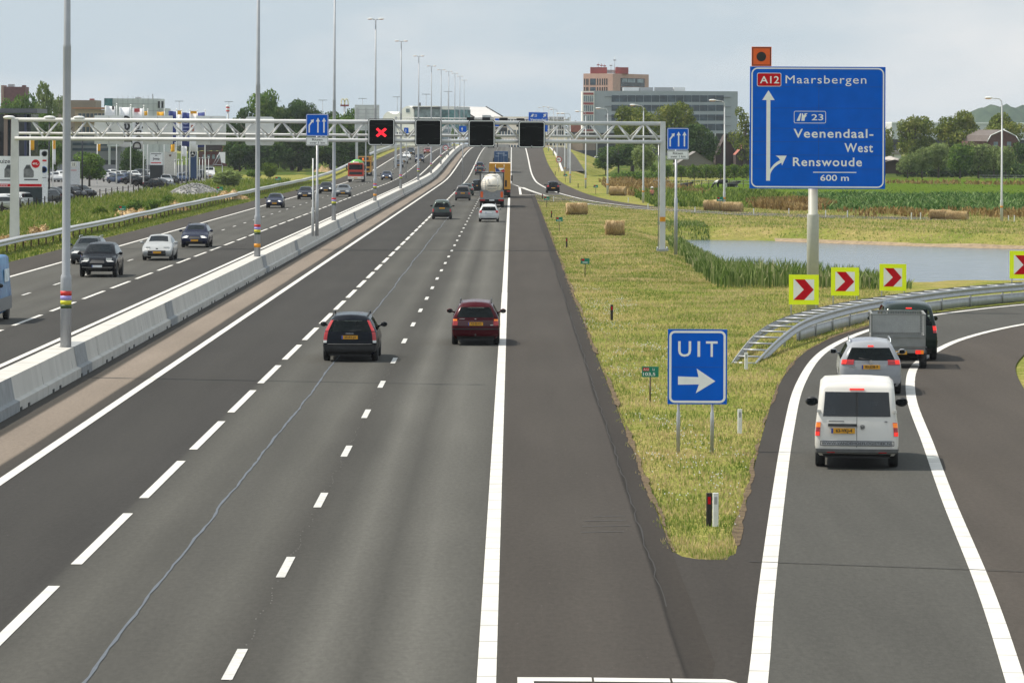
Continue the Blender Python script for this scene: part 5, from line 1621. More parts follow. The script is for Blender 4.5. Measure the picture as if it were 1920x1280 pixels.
part(tr, 'drawbar', M_TRAIL, lambda m: (m.tube((-.5, 2.4, .55), (0, 3.7, .45), .04), m.tube((.5, 2.4, .55), (0, 3.7, .45), .04)))
part(tr, 'axle_box', M_UNDER, lambda m: m.box((0, .7, .42), (1.2, .8, .3)))
ux, uy = x + .75, y + 3.9
KIND['tow'] = dict(KIND['suv'], H=1.86, W=1.95, top=[(-2.45, 1.78), (-1.6, 1.86), (.1, 1.86), (.55, 1.76), (1.3, 1.18), (2.0, 1.08), (2.45, .9)], L=4.9, roofw=.74, lean=.30, zbelt=1.16)
rz2 = R(-2)
t, s = make_car('dark green off-road car towing the mesh trailer round the bend', 'car', 'tow', (.016, .026, .022), (ux - math.sin(rz2) * 2.4, uy + math.cos(rz2) * 2.4, 0), rz2, near=True, tl=(.88, 1.10, .92, 1.16), tail=.7)
pair(t, 'brake_light', M_TAILLIT, s, False, .89, 1.09, 1.0, 1.14, .02)
part(t, 'high_brake_light', M_TAILLIT, lambda m: s.patch(m, False, -.14, .14, 1.70, 1.735, .02))

# ------------------------------------------------------------------ trucks
def truck_wheels(t, ys_, W, r=.5, dual=True):
    for y in ys_:
        add_wheels(t, [(sx * (W / 2 - .2), y) for sx in (-1, 1)], r, .36, M_RIMD)

M_STEEL = mat('tank_steel', (.88, .81, .70), .4, metal=.0, var=.06, scale=1.5)
def tanker(px, py):
    x, y = G(px, py)
    t = thing('tank_truck', 'tank truck with a round pale steel tank and orange-edged tail board in the right lane', 'tank truck', (x, y, 0))
    part(t, 'tank', M_STEEL, lambda m: m.lathe([(0, -.62), (.35, -.56), (.65, -.40), (.9, -.12), (1.05, .2), (1.12, .6), (1.12, 9.4), (1.0, 9.7), (0, 9.8)], 32, 0, 'Y', (0, 0, 2.35)))
    def frame(m):
        for sx in (-1, 1):
            m.box((sx * 1.2, 5.5, 2.3), (.05, 9.5, 2.45)); m.box((sx * 1.19, .35, 2.3), (.1, .1, 2.5))
        m.box((0, .35, 3.53), (2.5, .1, .1)); m.box((0, 5, 3.5), (.8, 9, .06))
    part(t, 'frame', M_TRIM, frame)
    part(t, 'rear_hood', mat('pale_grey_panel', (.40, .40, .38), .5), lambda m: (m.box((-.95, .42, 2.95), (.4, .08, .5)), m.box((-.55, .5, 3.35), (1.2, .08, .22)), m.box((0, -.05, 3.6), (.35, .2, .12))))
    part(t, 'tailboard', mat('tailboard_grey', (.27, .275, .28), .5, metal=.2), lambda m: (m.box((0, -.2, 1.28), (2.44, .1, .92))))
    for sx in (-1, 1):
        part(t, 'orange_stripe', M_ORANGE, lambda m: m.rbox((sx * 1.02, -.26, 1.32), (.27, .02, .62), .1, 0, 'Y'))
        part(t, 'tail_light', M_TAIL, lambda m: m.box((sx * .95, -.24, .76), (.5, .06, .16)))
    part(t, 'bumper', M_UNDER, lambda m: (m.box((0, -.15, .72), (2.5, .12, .3)), m.box((0, 3, .8), (1.2, 6, .4)), m.box((0, 1.2, .55), (2.2, 1.6, .5))))
    part(t, 'number_plate', M_PLATEW, lambda m: m.box((0, -.24, .74), (.52, .03, .12)))
    def ladder(m):
        for xx in (-.98, -.62): m.path_tube([(xx, -.66, 1.7), (xx, -.66, 2.9), (xx, .1, 3.35)], .025, 6)
        for k in range(6): m.tube((-.98, -.66, 1.85 + .2 * k), (-.62, -.66, 1.85 + .2 * k), .02)
        m.path_tube([(.62, -.66, 1.7), (.62, -.66, 2.9), (.62, .1, 3.35)], .025, 6); m.path_tube([(-.55, -.1, 3.25), (.6, -.1, 3.25)], .03, 6)
        m.path_tube([(-.4, -.1, 3.2), (-.35, -.62, 2.75), (-.2, -.66, 2.4)], .02, 6)
    part(t, 'ladder', M_GALV, ladder)
    text_fit('TRANSPORT BV', -.5, .8, 2.12, 2.28, -.64, M_TRIM, t, .02)
    part(t, 'fine_print', M_TRIM, lambda m: m.box((.05, -.60, 1.90), (.9, .01, .03)))
    part(t, 'cab', paint((.42, .42, .42)), lambda m: m.rbox((0, 11.8, 2.0), (2.45, 2.2, 3.0), .2, 0, 'Y'))
    part(t, 'mirror', M_TRIM, lambda m: (m.box((1.42, 11.5, 2.3), (.2, .2, .7)), m.box((-1.42, 11.5, 2.3), (.2, .2, .7))))
    truck_wheels(t, (.9, 2.2, 3.5, 10.6), 2.5)
tanker(922, 389)

def box_truck(label, x, y, z, color, roof, H, W=2.55, L=10.0, logo=None, bar=(.05, .05, .05)):
    t = thing('box_truck', label, 'truck', (x, y, z))
    part(t, 'box', color, lambda m: m.rbox((0, L / 2, (H + 1.0) / 2), (W, L, H - 1.0), .06, 0, 'Y'))
    part(t, 'roof', roof, lambda m: m.box((0, L / 2, H + .02), (W - .06, L - .1, .06)))
    part(t, 'door_bar', M_GALV, lambda m: [m.tube((q, -.03, 1.1), (q, -.03, H - .15), .025) for q in (-.5, .5)])
    part(t, 'bumper', M_UNDER, lambda m: (m.box((0, -.02, .72), (W - .05, .15, .28)), m.box((0, 3, .75), (W - .8, 6, .4)), m.box((0, 1.2, .5), (W - .4, 2, .5))))
    for sx in (-1, 1): part(t, 'tail_light', M_TAIL, lambda m: m.box((sx * (W / 2 - .25), -.12, .78), (.4, .05, .15)))
    part(t, 'number_plate', M_PLATE, lambda m: m.box((0, -.12, .62), (.5, .03, .12)))
    part(t, 'cab', paint((.35, .30, .10)) if logo else paint((.03, .06, .12)), lambda m: m.rbox((0, L + 1.2, 1.8), (2.4, 2.0, 2.6), .2, 0, 'Y'))
    part(t, 'mirror', M_TRIM, lambda m: (m.box((W / 2 + .14, L + 1.0, 2.2), (.2, .2, .7)), m.box((-W / 2 - .14, L + 1.0, 2.2), (.2, .2, .7))))
    truck_wheels(t, (1.0, 2.3, L + .8), W)
    return t
M_YEL = mat('truck_yellow', (.60, .27, .012), .4, var=.05)
M_CREAM = mat('cream_roof', (.80, .62, .40), .5, var=.05)
x, y = G(937, 371)
t = box_truck('orange-yellow box truck with a blue and red emblem just ahead of the tanker', x, y - .2, 0, M_YEL, M_CREAM, 4.05, logo=True)
part(t, 'blue_emblem', mat('emblem_blue', (.02, .06, .22), .4), lambda m: m.prism([(-.62, 3.62), (-.2, 3.4), (.05, 3.1), (-.1, 2.92), (-.45, 3.0)], .02, Matrix.Translation((0, -.05, 0))))
part(t, 'red_emblem', M_RED, lambda m: m.prism([(.1, 3.1), (.45, 3.38), (.62, 3.1), (.3, 2.98)], .02, Matrix.Translation((0, -.05, 0))))
part(t, 'pale_emblem', M_SWHITE, lambda m: m.prism([(-.2, 3.52), (.5, 3.5), (.42, 3.36), (0.0, 3.2)], .02, Matrix.Translation((0, -.04, 0))))
M_TBLUE = mat('truck_blue', (.014, .065, .17), .4, var=.08)
t = box_truck('blue box truck near the crest under the gantry', -1.95, 696, zr(0, 700), M_TBLUE, M_TBLUE, 3.75, W=2.5)
part(t, 'centre_seam', mat('seam_pale_blue', (.18, .26, .40), .4), lambda m: m.box((.03, -.03, 2.3), (.03, .02, 2.5)))
part(t, 'lettering', mat('letter_pale_blue', (.30, .38, .50), .4), lambda m: (m.box((-.1, -.03, 3.45), (1.5, .02, .14)), m.box((.65, -.03, 3.12), (.75, .02, .14)), m.box((-.7, -.03, 2.95), (.7, .02, .12))))

def cab_truck(label, px, py, red=True):
    x, y = G(px, py)
    t = thing('tank_truck' if red else 'tipper_truck', label, 'truck', (x, y, 0), math.pi)
    M_ = mat('truck_red', (.55, .035, .012), .35, var=.06, coat=.4) if red else M_YEL
    # the front of the cab is at y = 0 looking towards +y in its own frame
    part(t, 'cab', M_, lambda m: (m.rbox((0, -1.0, 1.95), (2.45, 2.0, 2.1), .16, 0, 'Y'),))
    part(t, 'windscreen', M_GLASS, lambda m: m.rbox((0, .015, 2.35), (2.1, .04, .78), .1, 0, 'Y'))
    part(t, 'grille', M_TRIM, lambda m: (m.box((0, .02, 1.42), (2.0, .04, .42)),))
    part(t, 'bumper', M_STEEL if red else M_TRIM, lambda m: (m.rbox((0, .02, .72), (2.45, .2, .42), .06, 0, 'Y'),))
    for sx in (-1, 1):
        part(t, 'headlight', M_CLEAR, lambda m: m.box((sx * .95, .13, .78), (.32, .03, .18)))
        part(t, 'mirror', M_TRIM, lambda m: m.box((sx * 1.42, -.2, 2.35), (.2, .12, .62)))
    part(t, 'sun_visor', M_, lambda m: m.box((0, .1, 2.88), (2.3, .3, .12)))
    part(t, 'number_plate', M_PLATE, lambda m: m.box((0, .135, .66), (.52, .02, .12)))
    part(t, 'chassis', M_UNDER, lambda m: (m.box((0, -4, .8), (1.0, 7.5, .3)), m.box((0, -1, .6), (2.2, 1.6, .4))))
    if red:
        GRN = mat('tank_green', (.10, .42, .06), .4, var=.06, coat=.3)
        part(t, 'tank', GRN, lambda m: m.lathe([(0, -8), (.9, -7.8), (1.12, -7.2), (1.15, -3.2), (.95, -2.7), (0, -2.45)], 24, 0, 'Y', (0, 0, 2.42)))
        part(t, 'tank_hoop', M_TRIM, lambda m: [m.lathe([(1.17, q), (1.17, q + .14)], 24, 0, 'Y', (0, 0, 2.42)) for q in (-4.2,)])
        part(t, 'roof_sign', M_SWHITE, lambda m: m.box((0, -.3, 3.12), (.9, .12, .2)))
    else:
        part(t, 'box', mat('truck_ochre', (.42, .22, .03), .5, var=.1), lambda m: m.box((0, -5.2, 2.35), (2.5, 6, 2.6)))
        part(t, 'dark_front', M_TRIM, lambda m: m.box((.1, -2.16, 3.05), (1.7, .05, .9)))
        part(t, 'round_light', M_AMBER, lambda m: m.ball((.2, -2.1, 3.2), .18))
    add_wheels(t, [(sx * 1.02, yy) for yy in (-1.2, -5.2, -6.5) for sx in (-1, 1)], .5, .34, M_RIMD)
cab_truck('red truck with a bright green tank facing the camera', 667, 342, True)
cab_truck('ochre yellow truck half hidden behind the red tank truck', 682, 333.5, False)

# ------------------------------------------------------------------ vegetation
def fast_mesh(name, verts, polys, material, n=4, smooth=False):
    me = bpy.data.meshes.new(name)
    nv, nf = len(verts), len(polys)
    me.vertices.add(nv); me.vertices.foreach_set('co', np.asarray(verts, dtype=np.float32).ravel())
    me.loops.add(nf * n); me.loops.foreach_set('vertex_index', np.asarray(polys, dtype=np.int32).ravel())
    me.polygons.add(nf)
    me.polygons.foreach_set('loop_start', np.arange(0, nf * n, n, dtype=np.int32))
    me.polygons.foreach_set('loop_total', np.full(nf, n, dtype=np.int32))
    me.update(calc_edges=True); me.validate()
    me.materials.append(material)
    return me

def leaf_mat(name, stops, scale=.35, trans=.25, tip=None, rnd_amt=.25):
    if name in _MATS: return _MATS[name]
    m = bpy.data.materials.new(name); m.use_nodes = True
    n = m.node_tree; n.nodes.clear()
    t = n.nodes.new('ShaderNodeTexCoord')
    q = n.nodes.new('ShaderNodeTexNoise'); q.inputs['Scale'].default_value = scale; q.inputs['Detail'].default_value = 5
    n.links.new(t.outputs['Object'], q.inputs['Vector'])
    g_ = n.nodes.new('ShaderNodeNewGeometry')
    add = n.nodes.new('ShaderNodeMath'); add.operation = 'MULTIPLY_ADD'; add.inputs[1].default_value = rnd_amt
    sb = n.nodes.new('ShaderNodeMath'); sb.operation = 'SUBTRACT'; sb.inputs[1].default_value = rnd_amt / 2
    n.links.new(g_.outputs['Random Per Island'], add.inputs[0]); n.links.new(q.outputs['Fac'], sb.inputs[0]); n.links.new(sb.outputs[0], add.inputs[2])
    r = n.nodes.new('ShaderNodeValToRGB'); el = r.color_ramp.elements
    while len(el) < len(stops): el.new(.5)
    for e, (p, c) in zip(el, stops): e.position = p; e.color = (*c, 1)
    n.links.new(add.outputs[0], r.inputs['Fac'])
    d = n.nodes.new('ShaderNodeBsdfDiffuse'); tr = n.nodes.new('ShaderNodeBsdfTranslucent'); mx = n.nodes.new('ShaderNodeMixShader')
    mx.inputs['Fac'].default_value = trans
    o = n.nodes.new('ShaderNodeOutputMaterial')
    for s in (d, tr): n.links.new(r.outputs['Color'], s.inputs['Color'])
    n.links.new(d.outputs[0], mx.inputs[1]); n.links.new(tr.outputs[0], mx.inputs[2]); n.links.new(mx.outputs[0], o.inputs['Surface'])
    _MATS[name] = m
    return m

LINDEN = leaf_mat('linden_leaves', [(.30, (0.074, 0.107, 0.026)), (.5, (0.160, 0.203, 0.043)), (.70, (0.319, 0.319, 0.085))], 3.2)
DARKG = leaf_mat('dark_leaves', [(.30, (0.032, 0.065, 0.023)), (.55, (0.074, 0.128, 0.038)), (.75, (0.151, 0.197, 0.061))], 3.0)
MIDG = leaf_mat('mid_leaves', [(.30, (0.052, 0.099, 0.024)), (.52, (0.119, 0.202, 0.043)), (.72, (0.226, 0.297, 0.072))], 3.0)
WILLOW = leaf_mat('willow_leaves', [(.30, (0.099, 0.143, 0.048)), (.5, (0.187, 0.242, 0.083)), (.72, (0.307, 0.363, 0.143))], 4.0)
LIGHTG = leaf_mat('light_leaves', [(.30, (0.057, 0.103, 0.014)), (.5, (0.109, 0.167, 0.025)), (.72, (0.172, 0.230, 0.040))], 4.0)
GOLD = leaf_mat('yellow_flowers', [(.3, (.55, .33, .01)), (.7, (.75, .50, .02))], 4.0)
BARK = mat('bark', (.055, .045, .035), .9, scale=6, var=.3)

def leaf_cloud(blobs, n, leaf, seed, flat=.0):
    """quads scattered through the outer part of several ellipsoids (cx, cy, cz, rx, ry, rz)"""
    rg = np.random.default_rng(seed)
    b = np.array(blobs, dtype=float)
    w = (b[:, 3] * b[:, 4] + b[:, 3] * b[:, 5] + b[:, 4] * b[:, 5]); w = w / w.sum()
    k = rg.choice(len(b), n, p=w)
    d = rg.normal(size=(n, 3)); d /= np.linalg.norm(d, axis=1)[:, None]
    r = rg.uniform(.35, 1.06, n) ** .45
    c = b[k, :3] + d * r[:, None] * b[k, 3:]
    nr = d * .8 + rg.normal(size=(n, 3)) * .75
    nr /= np.linalg.norm(nr, axis=1)[:, None]
    u = np.cross(nr, rg.normal(size=(n, 3))); u /= np.linalg.norm(u, axis=1)[:, None] + 1e-9
    v = np.cross(nr, u)
    s = leaf * rg.uniform(.55, 1.35, n)[:, None]
    a = .62
    V = np.stack([c - u * s, c - v * s * a, c + u * s, c + v * s * a], 1).reshape(-1, 3)
    return V, np.arange(n * 4).reshape(-1, 4)

def crown_blobs(shape, seed):
    rg = random.Random(seed); out = []
    if shape == 'round':
        for k in range(15):
            a = rg.uniform(0, 6.28); t = rg.uniform(-.8, .95); rr = math.sqrt(max(0, 1 - t * t)) * rg.uniform(.18, .34)
            s = rg.uniform(.13, .22)
            out.append((rr * math.cos(a), rr * math.sin(a), .5 + t * .34, s, s, s * .85))
        out.append((0, 0, .48, .33, .33, .36))
    elif shape == 'cone':
        for k in range(22):
            z = k / 22; rr = (.36 * (1 - z) ** .5) * rg.uniform(.4, .9); a = rg.uniform(0, 6.28); s = .10 + .16 * (1 - z)
            out.append((rr * math.cos(a), rr * math.sin(a), .08 + z * .86, s, s, s))
    elif shape == 'tall':
        for k in range(24):
            a = rg.uniform(0, 6.28); t = rg.uniform(0, 1); rr = (.14 + .24 * math.sin(math.pi * (.15 + .75 * t))) * rg.uniform(.3, 1); s = rg.uniform(.12, .2)
            out.append((rr * math.cos(a), rr * math.sin(a), .06 + t * .86, s, s, s * .7))
    else:                                  # mop: low round pollard
        for k in range(9):
            a = rg.uniform(0, 6.28); rr = rg.uniform(.1, .3); s = rg.uniform(.18, .26)
            out.append((rr * math.cos(a), rr * math.sin(a), rg.uniform(.3, .72), s, s, s * 1.1))
        out.append((0, 0, .5, .34, .34, .42))
    return out
_CR = {}
def crown_mesh(shape, seed, n, leaf, material):
    k = (shape, seed, n, leaf, material.name)
    if k not in _CR:
        v, q = leaf_cloud(crown_blobs(shape, seed), n, leaf, seed)
        _CR[k] = fast_mesh('crown', v, q, material)
    return _CR[k]
_TR = {}
def trunk_mesh(seed):
    if seed not in _TR:
        rg = random.Random(seed); m = MB()
        m.lathe([(.035, -.02), (.028, .12), (.024, .4), (.012, .75)], 8)
        for k in range(5):
            a = rg.uniform(0, 6.28); z = rg.uniform(.28, .5)
            m.tube((0, 0, z), (.28 * math.cos(a), .28 * math.sin(a), z + .25), .013, .005, 6)
        _TR[seed] = m.mesh('trunk', BARK)
    return _TR[seed]

def tree(px, Y, top, wpx, shape, material, label, seed=1, n=3200, leaf=.026, name='tree', base=None, bottom=.18, group=None, cat='tree', depth=1.0):
    x = (px - CX) * Y / FPX + 0
    zb = height(x, Y) - .1 if base is None else base
    zt = P(px, top, Y)[1]
    h = zt - zb; w = wpx * Y / FPX
    t = thing(name, label, cat, (x, Y, zb), seed * 1.7 % 6.28 if depth == 1.0 else 0, group)
    c = link('crown', crown_mesh(shape, seed, n, leaf, material), t)
    c.location = (0, 0, h * bottom); c.scale = (w * 1.06, w * 1.06 * depth, h * (1 - bottom))
    k = link('trunk', trunk_mesh(seed % 4), t); k.scale = (h * .9, h * .9, h)
    return t
GR = 'trees beyond the pasture on the right'
tree(1186, 742, 186, 98, 'round', LINDEN, 'broad yellow-green tree in front of the grey office, left of two domed ones', 1, 8000, .021, group=GR)
tree(1266, 748, 183, 90, 'round', LINDEN, 'domed yellow-green tree above the blue merging-lanes sign plate', 2, 8000, .021, group=GR)
tree(1314, 735, 228, 82, 'round', DARKG, 'darker lower tree right of the domed ones, before the office windows', 3, 5200, .026, group=GR)
tree(1160, 720, 262, 86, 'round', DARKG, 'dark low tree on the bank beneath the grey office', 4, 4600, .028, group=GR)
tree(1136, 728, 288, 50, 'mop', MIDG, 'small green bush-like tree at the left end of the far bank', 6, 1800, .04, group=GR)
tree(1206, 650, 268, 54, 'mop', WILLOW, 'pale round willow behind the lamp with the person', 5, 2600, .035, group=GR)
tree(1398, 760, 200, 62, 'tall', LINDEN, 'yellow-green tree half hidden by the left edge of the big blue sign', 7, 3000, .026, group=GR)
tree(1345, 800, 268, 60, 'round', DARKG, 'dark tree behind the brown barn roofs', 8, 2200, .03, group=GR)
tree(1658, 740, 226, 46, 'round', LINDEN, 'tree showing as a sliver right of the big blue sign', 9, 2600, .028, group=GR)
tree(1716, 745, 208, 94, 'round', LINDEN, 'tall domed tree first right of the big blue sign', 10, 7000, .023, group=GR)
tree(1796, 750, 205, 96, 'round', LINDEN, 'tall domed tree left of the gambrel-roofed house', 11, 7000, .023, group=GR)
tree(1879, 760, 204, 96, 'round', LINDEN, 'tall domed tree right behind the gambrel-roofed house', 12, 7000, .023, group=GR)
tree(1914, 730, 258, 40, 'round', DARKG, 'dark tree at the right edge of the photo beside the house', 13, 2200, .03, group=GR)
GP = 'row of grey-green pollard willows beyond the maize'
for i, (px, tp, w, mt, lb) in enumerate([(1702, 283, 36, WILLOW, 'leftmost and lowest pollard willow, by the dark shed'), (1729, 271, 34, WILLOW, 'second pollard willow from the shed'), (1760, 265, 46, WILLOW, 'third pollard willow from the shed, wider'), (1800, 265, 44, MIDG, 'darker pollard willow in the middle of the row'), (1835, 264, 46, WILLOW, 'pollard willow below the gable of the house'), (1864, 268, 36, WILLOW, 'pollard willow left of the lone lamp post'), (1886, 270, 34, WILLOW, 'rightmost pollard willow, right of the lone lamp post')]):
    tree(px, 690 + (i % 3) * 8, tp, w * 1.25, 'mop', mt, lb, 14 + i, 3600, .034, 'pollard_willow', group=GP, bottom=.14)
GS = 'row of young pollard trees along the pasture'
for i, px in enumerate((1225, 1253, 1277.5, 1302, 1324, 1351.5, 1377, 1401)):
    tree(px, 655, 306 + (i % 3), 15, 'mop', MIDG, ['young pollard tree left of the right gantry leg', 'young pollard tree between gantry leg and merging-lanes sign', 'young pollard tree just right of the merging-lanes post', 'young pollard tree above the lying cow', 'young pollard tree above the grazing cow', 'young pollard tree left of the lamp by the hay bales', 'young pollard tree right of the lamp by the hay bales', 'young pollard tree beside the edge of the big blue sign'][i], 30 + i % 4, 700, .07, 'young_pollard', group=GS, bottom=.35)
def hedge(px0, px1, Y, top, material, label, n, seed, dep=3.0):
    x0, x1 = (px0 - CX) * Y / FPX, (px1 - CX) * Y / FPX
    zb = height((x0 + x1) / 2, Y); zt = P((px0 + px1) / 2, top, Y)[1]; h = zt - zb
    rg = random.Random(seed); bl = []
    m = int((x1 - x0) / (h * .7)) + 2
    for k in range(m):
        xx = x0 + (x1 - x0) * (k + .5) / m; s = h * rg.uniform(.42, .6)
        bl.append((xx - x0, rg.uniform(-.3, .3) * dep, h * rg.uniform(.35, .52), s * 1.2, dep * .5, s))
    v, q = leaf_cloud(bl, n, .16 if h < 2.5 else .3, seed)
    o = link('hedge', fast_mesh('hedge', v, q, material)); o.location = (x0, Y, zb)
    return tag(o, label, 'hedge')
hedge(1236, 1405, 680, 309, LIGHTG, 'light green hedge behind the young pollard trees', 5200, 50)
hedge(1150, 1240, 640, 322, MIDG, 'rough green hedge on the bank under the pale willow', 2600, 51)
hedge(1690, 1925, 720, 300, DARKG, 'dark hedge behind the row of pollard willows', 4200, 52)

GL = 'trees of the wood behind the opposite carriageway'
for i, (px, Y, tp, w, sh, mt, lb) in enumerate([
    (441, 800, 219, 46, 'tall', DARKG, 'dark conifer-like tree at the left end of the wood'),
    (462, 815, 204, 54, 'tall', DARKG, 'dark tree with twin tips left of the tall second lamp post'),
    (485, 790, 174, 66, 'tall', MIDG, 'tallest tree of the wood, behind the second lamp post'),
    (510, 800, 181, 60, 'round', MIDG, 'broad tree just right of the second lamp post'),
    (533, 830, 200, 50, 'round', DARKG, 'round dark tree above the round-cornered grey signal back'),
    (548, 795, 190, 56, 'tall', DARKG, 'pointed tree midway between the second lamp post and the merging-lanes sign'),
    (563, 800, 190, 56, 'tall', DARKG, 'pointed tree just left of the left merging-lanes sign'),
    (592, 810, 199, 62, 'round', DARKG, 'dark tree behind the left merging-lanes sign'),
    (620, 830, 204, 48, 'round', DARKG, 'dark tree between the merging-lanes sign and the third lamp post'),
    (645, 800, 197, 56, 'round', MIDG, 'tree below the golden arches sign'),
    (670, 840, 216, 44, 'round', DARKG, 'dark tree behind the grey back of the big road sign'),
    (450, 770, 250, 60, 'round', DARKG, 'low dark tree filling the left foot of the wood'),
    (500, 770, 242, 74, 'round', DARKG, 'low dark tree filling the wood under the round-cornered signal back'),
    (560, 775, 240, 76, 'round', DARKG, 'low dark tree in the middle foot of the wood'),
    (622, 780, 244, 76, 'round', DARKG, 'low dark tree at the right foot of the wood behind the third lamp post'),
    (668, 800, 256, 46, 'round', DARKG, 'low dark tree at the right end of the wood above the red truck')]):
    tree(px, Y, tp, w * 1.3, sh, mt, lb, 60 + i, 6000, .026, group=GL, bottom=.0)
for i, (px, Y, tp, w, sh, mt, lb) in enumerate([
    (520, 845, 196, 90, 'round', MIDG, 'rounded tree standing back in the wood between the two pointed ones'),
    (580, 850, 203, 90, 'round', DARKG, 'wide tree standing back in the wood behind the merging-lanes sign'),
    (470, 850, 222, 80, 'round', DARKG, 'tree standing back at the left of the wood'),
    (636, 850, 208, 80, 'round', MIDG, 'tree standing back at the right of the wood')]):
    tree(px, Y, tp, w * 1.1, sh, mt, lb, 80 + i, 6000, .026, group=GL, bottom=.0)
GF = 'trees behind the car dealer at the far left'
for i, (px, Y, tp, w, sh, mt, lb) in enumerate([
    (16, 800, 176, 66, 'round', MIDG, 'green tree in front of the red brick tower at the far left'),
    (48, 790, 168, 74, 'round', MIDG, 'broad tree right of the red brick tower'),
    (84, 780, 160, 62, 'tall', WILLOW, 'feathery grey-green tree left of the nearest lamp post'),
    (106, 800, 182, 52, 'tall', WILLOW, 'lower feathery tree touching the nearest lamp post'),
    (28, 765, 194, 92, 'round', DARKG, 'dark dense tree right behind the left gantry leg'),
    (70, 760, 205, 90, 'round', MIDG, 'dense tree above the left end of the gantry'),
    (105, 620, 250, 40, 'round', MIDG, 'green tree behind the orange feather flag'),
    (168, 540, 276, 74, 'round', MIDG, 'bushy green tree standing right of the grey pylon at the car park'),
    (243, 640, 268, 50, 'mop', DARKG, 'dark round tree behind the tall white flags'),
    (262, 650, 280, 34, 'mop', DARKG, 'small dark tree right of the tall white flags')]):
    tree(px, Y, tp, w, sh, mt, lb, 90 + i, 5200, .027, group=GF, bottom=.0 if i not in (6, 7) else .12)
for i, (px, Y, tp, w, lb) in enumerate([(851, 1270, 236, 16, 'small tree glimpsed through the gantry right of the second signal'), (933, 1270, 244, 16, 'small tree glimpsed through the gantry between the last two signals')]):
    tree(px, Y, tp, w, 'round', MIDG, lb, 100 + i, 900, .05)
GB = 'bushes at the foot of the wood'
def bush(px, py, top, w, mt, label, seed, n=2200):
    x, Y = G(px, py)
    return tree(px, Y, top, w, 'mop', mt, label, seed, n, .045, 'bush', bottom=0.0, group=GB, cat='bush')
bush(507, 334, 304, 36, LIGHTG, 'bright round bush at the foot of the wood right of the second lamp post', 110)
bush(476, 334, 316, 34, MIDG, 'mid-green bush left of the second lamp post', 111)
b = bush(428, 350, 316, 66, WILLOW, 'wide grey-green bush with a yellow-flowering patch beside the stone heap', 112, 3200)
v, q = leaf_cloud([(-.1, -.4, .60, .26, .12, .13)], 320, .03, 5)
o = link('blossom', fast_mesh('blossom', v, q, GOLD), b); o.scale = b.children[0].scale
bush(224, 404, 380, 34, MIDG, 'green bush in the ditch weeds below the first tall flagpole', 116)
bush(252, 400, 372, 40, MIDG, 'green bush in the ditch weeds below the white flags', 117)
bush(284, 396, 372, 36, MIDG, 'green bush in the ditch weeds left of the stone heap', 118)
bush(190, 404, 384, 34, LIGHTG, 'light green bush in the ditch weeds right of the grey pylon', 119)
bush(316, 384, 364, 30, MIDG, 'green bush just in front of the stone heap', 120)
bush(700, 298, 284, 30, DARKG, 'dark bush right of the sign-back posts', 113, 1200)
bush(1190, 338, 322, 60, DARKG, 'dark shrub on the bank left of the lamp with the person', 114)
bush(1452, 385, 368, 40, DARKG, 'dark shrub in the rough grass left of the big sign pole', 115, 1500)

# far wooded hill and tree line
hl = MB()
rows = []
for j in range(5):
    yy = 2500 + j * 60; row = []
    for i in range(40):
        px = 1780 + i * 8
        e = max(0, 1 - ((px - 1905) / 100.0) ** 2) if px < 1905 else max(.75, 1 - ((px - 1905) / 300.0) ** 2)
        tz = (255 - 196 + 4) * 2500 / FPX + 7.3
        k = [0, .75, 1, .9, .5][j]
        row.append(((px - CX) * 2500 / FPX, yy, -1 + (tz + 1) * e * k + (1.4 * math.sin(i * 1.7) + math.sin(i * 3.1)) * e * (k > 0)))
    rows.append(row)
hl.grid(rows, 0, True)
structure(hl.build('wooded_hill', mat('hill_woods', (.045, .07, .055), .95, scale=.05, color2=(.07, .10, .07), spec=0, bump=.0, detail=8)))
rgx = np.random.default_rng(3)
bl = [((px - CX) * 1700 / FPX, 1700 + (i % 3) * 20, 4 + 3 * math.sin(i * 2.3), 12, 8, 6.5 + 2.0 * math.sin(i * 1.1)) for i, px in enumerate(list(range(-40, 700, 26)) + list(range(1040, 1960, 24)))]
v, q = leaf_cloud(bl, 9000, 1.3, 77)
o = link('distant_woods', fast_mesh('distant_woods', v, q, leaf_mat('far_leaves', [(.3, (.03, .05, .02)), (.7, (.07, .10, .035))], .1)))
tag(o, 'low band of distant woods along the horizon', 'woods', None, 'stuff')

# ------------------------------------------------------------------ grasses
def blades(name, pts, hgt, wid, material, seed, lean=.45, seg=1):
    rg = np.random.default_rng(seed); n = len(pts)
    a = rg.uniform(0, 6.283, n); d = np.stack([np.cos(a), np.sin(a), np.zeros(n)], 1)
    b = rg.uniform(0, 6.283, n); ln = np.stack([np.cos(b), np.sin(b), np.zeros(n)], 1) * (rg.uniform(0, lean, n) * hgt)[:, None]
    up = np.stack([np.zeros(n), np.zeros(n), hgt], 1)
    w = (wid * rg.uniform(.6, 1.4, n))[:, None]
    if seg == 1:
        V = np.stack([pts - d * w, pts + d * w, pts + up + ln], 1).reshape(-1, 3)
        return fast_mesh(name, V, np.arange(n * 3).reshape(-1, 3), material, 3)
    mid = pts + up * .62 + ln * .35; tip = pts + up + ln * 1.15
    V = np.stack([pts - d * w * .6, pts + d * w * .6, mid + d * w, mid - d * w, mid - d * w, mid + d * w, tip + d * w * .12, tip - d * w * .12], 1).reshape(-1, 3)
    return fast_mesh(name, V, np.arange(n * 8).reshape(-1, 4), material)
HGT = np.vectorize(height)
def scatter(n, x0, x1, y0, y1, keep, seed, power=1.0):
    rg = np.random.default_rng(seed)
    t = rg.uniform(0, 1, n) ** power
    x = rg.uniform(x0, x1, n); y = y0 + (y1 - y0) * t
    k = np.array([keep(a, b) for a, b in zip(x, y)])
    x, y = x[k], y[k]
    return np.stack([x, y, HGT(x, y) - .06], 1)
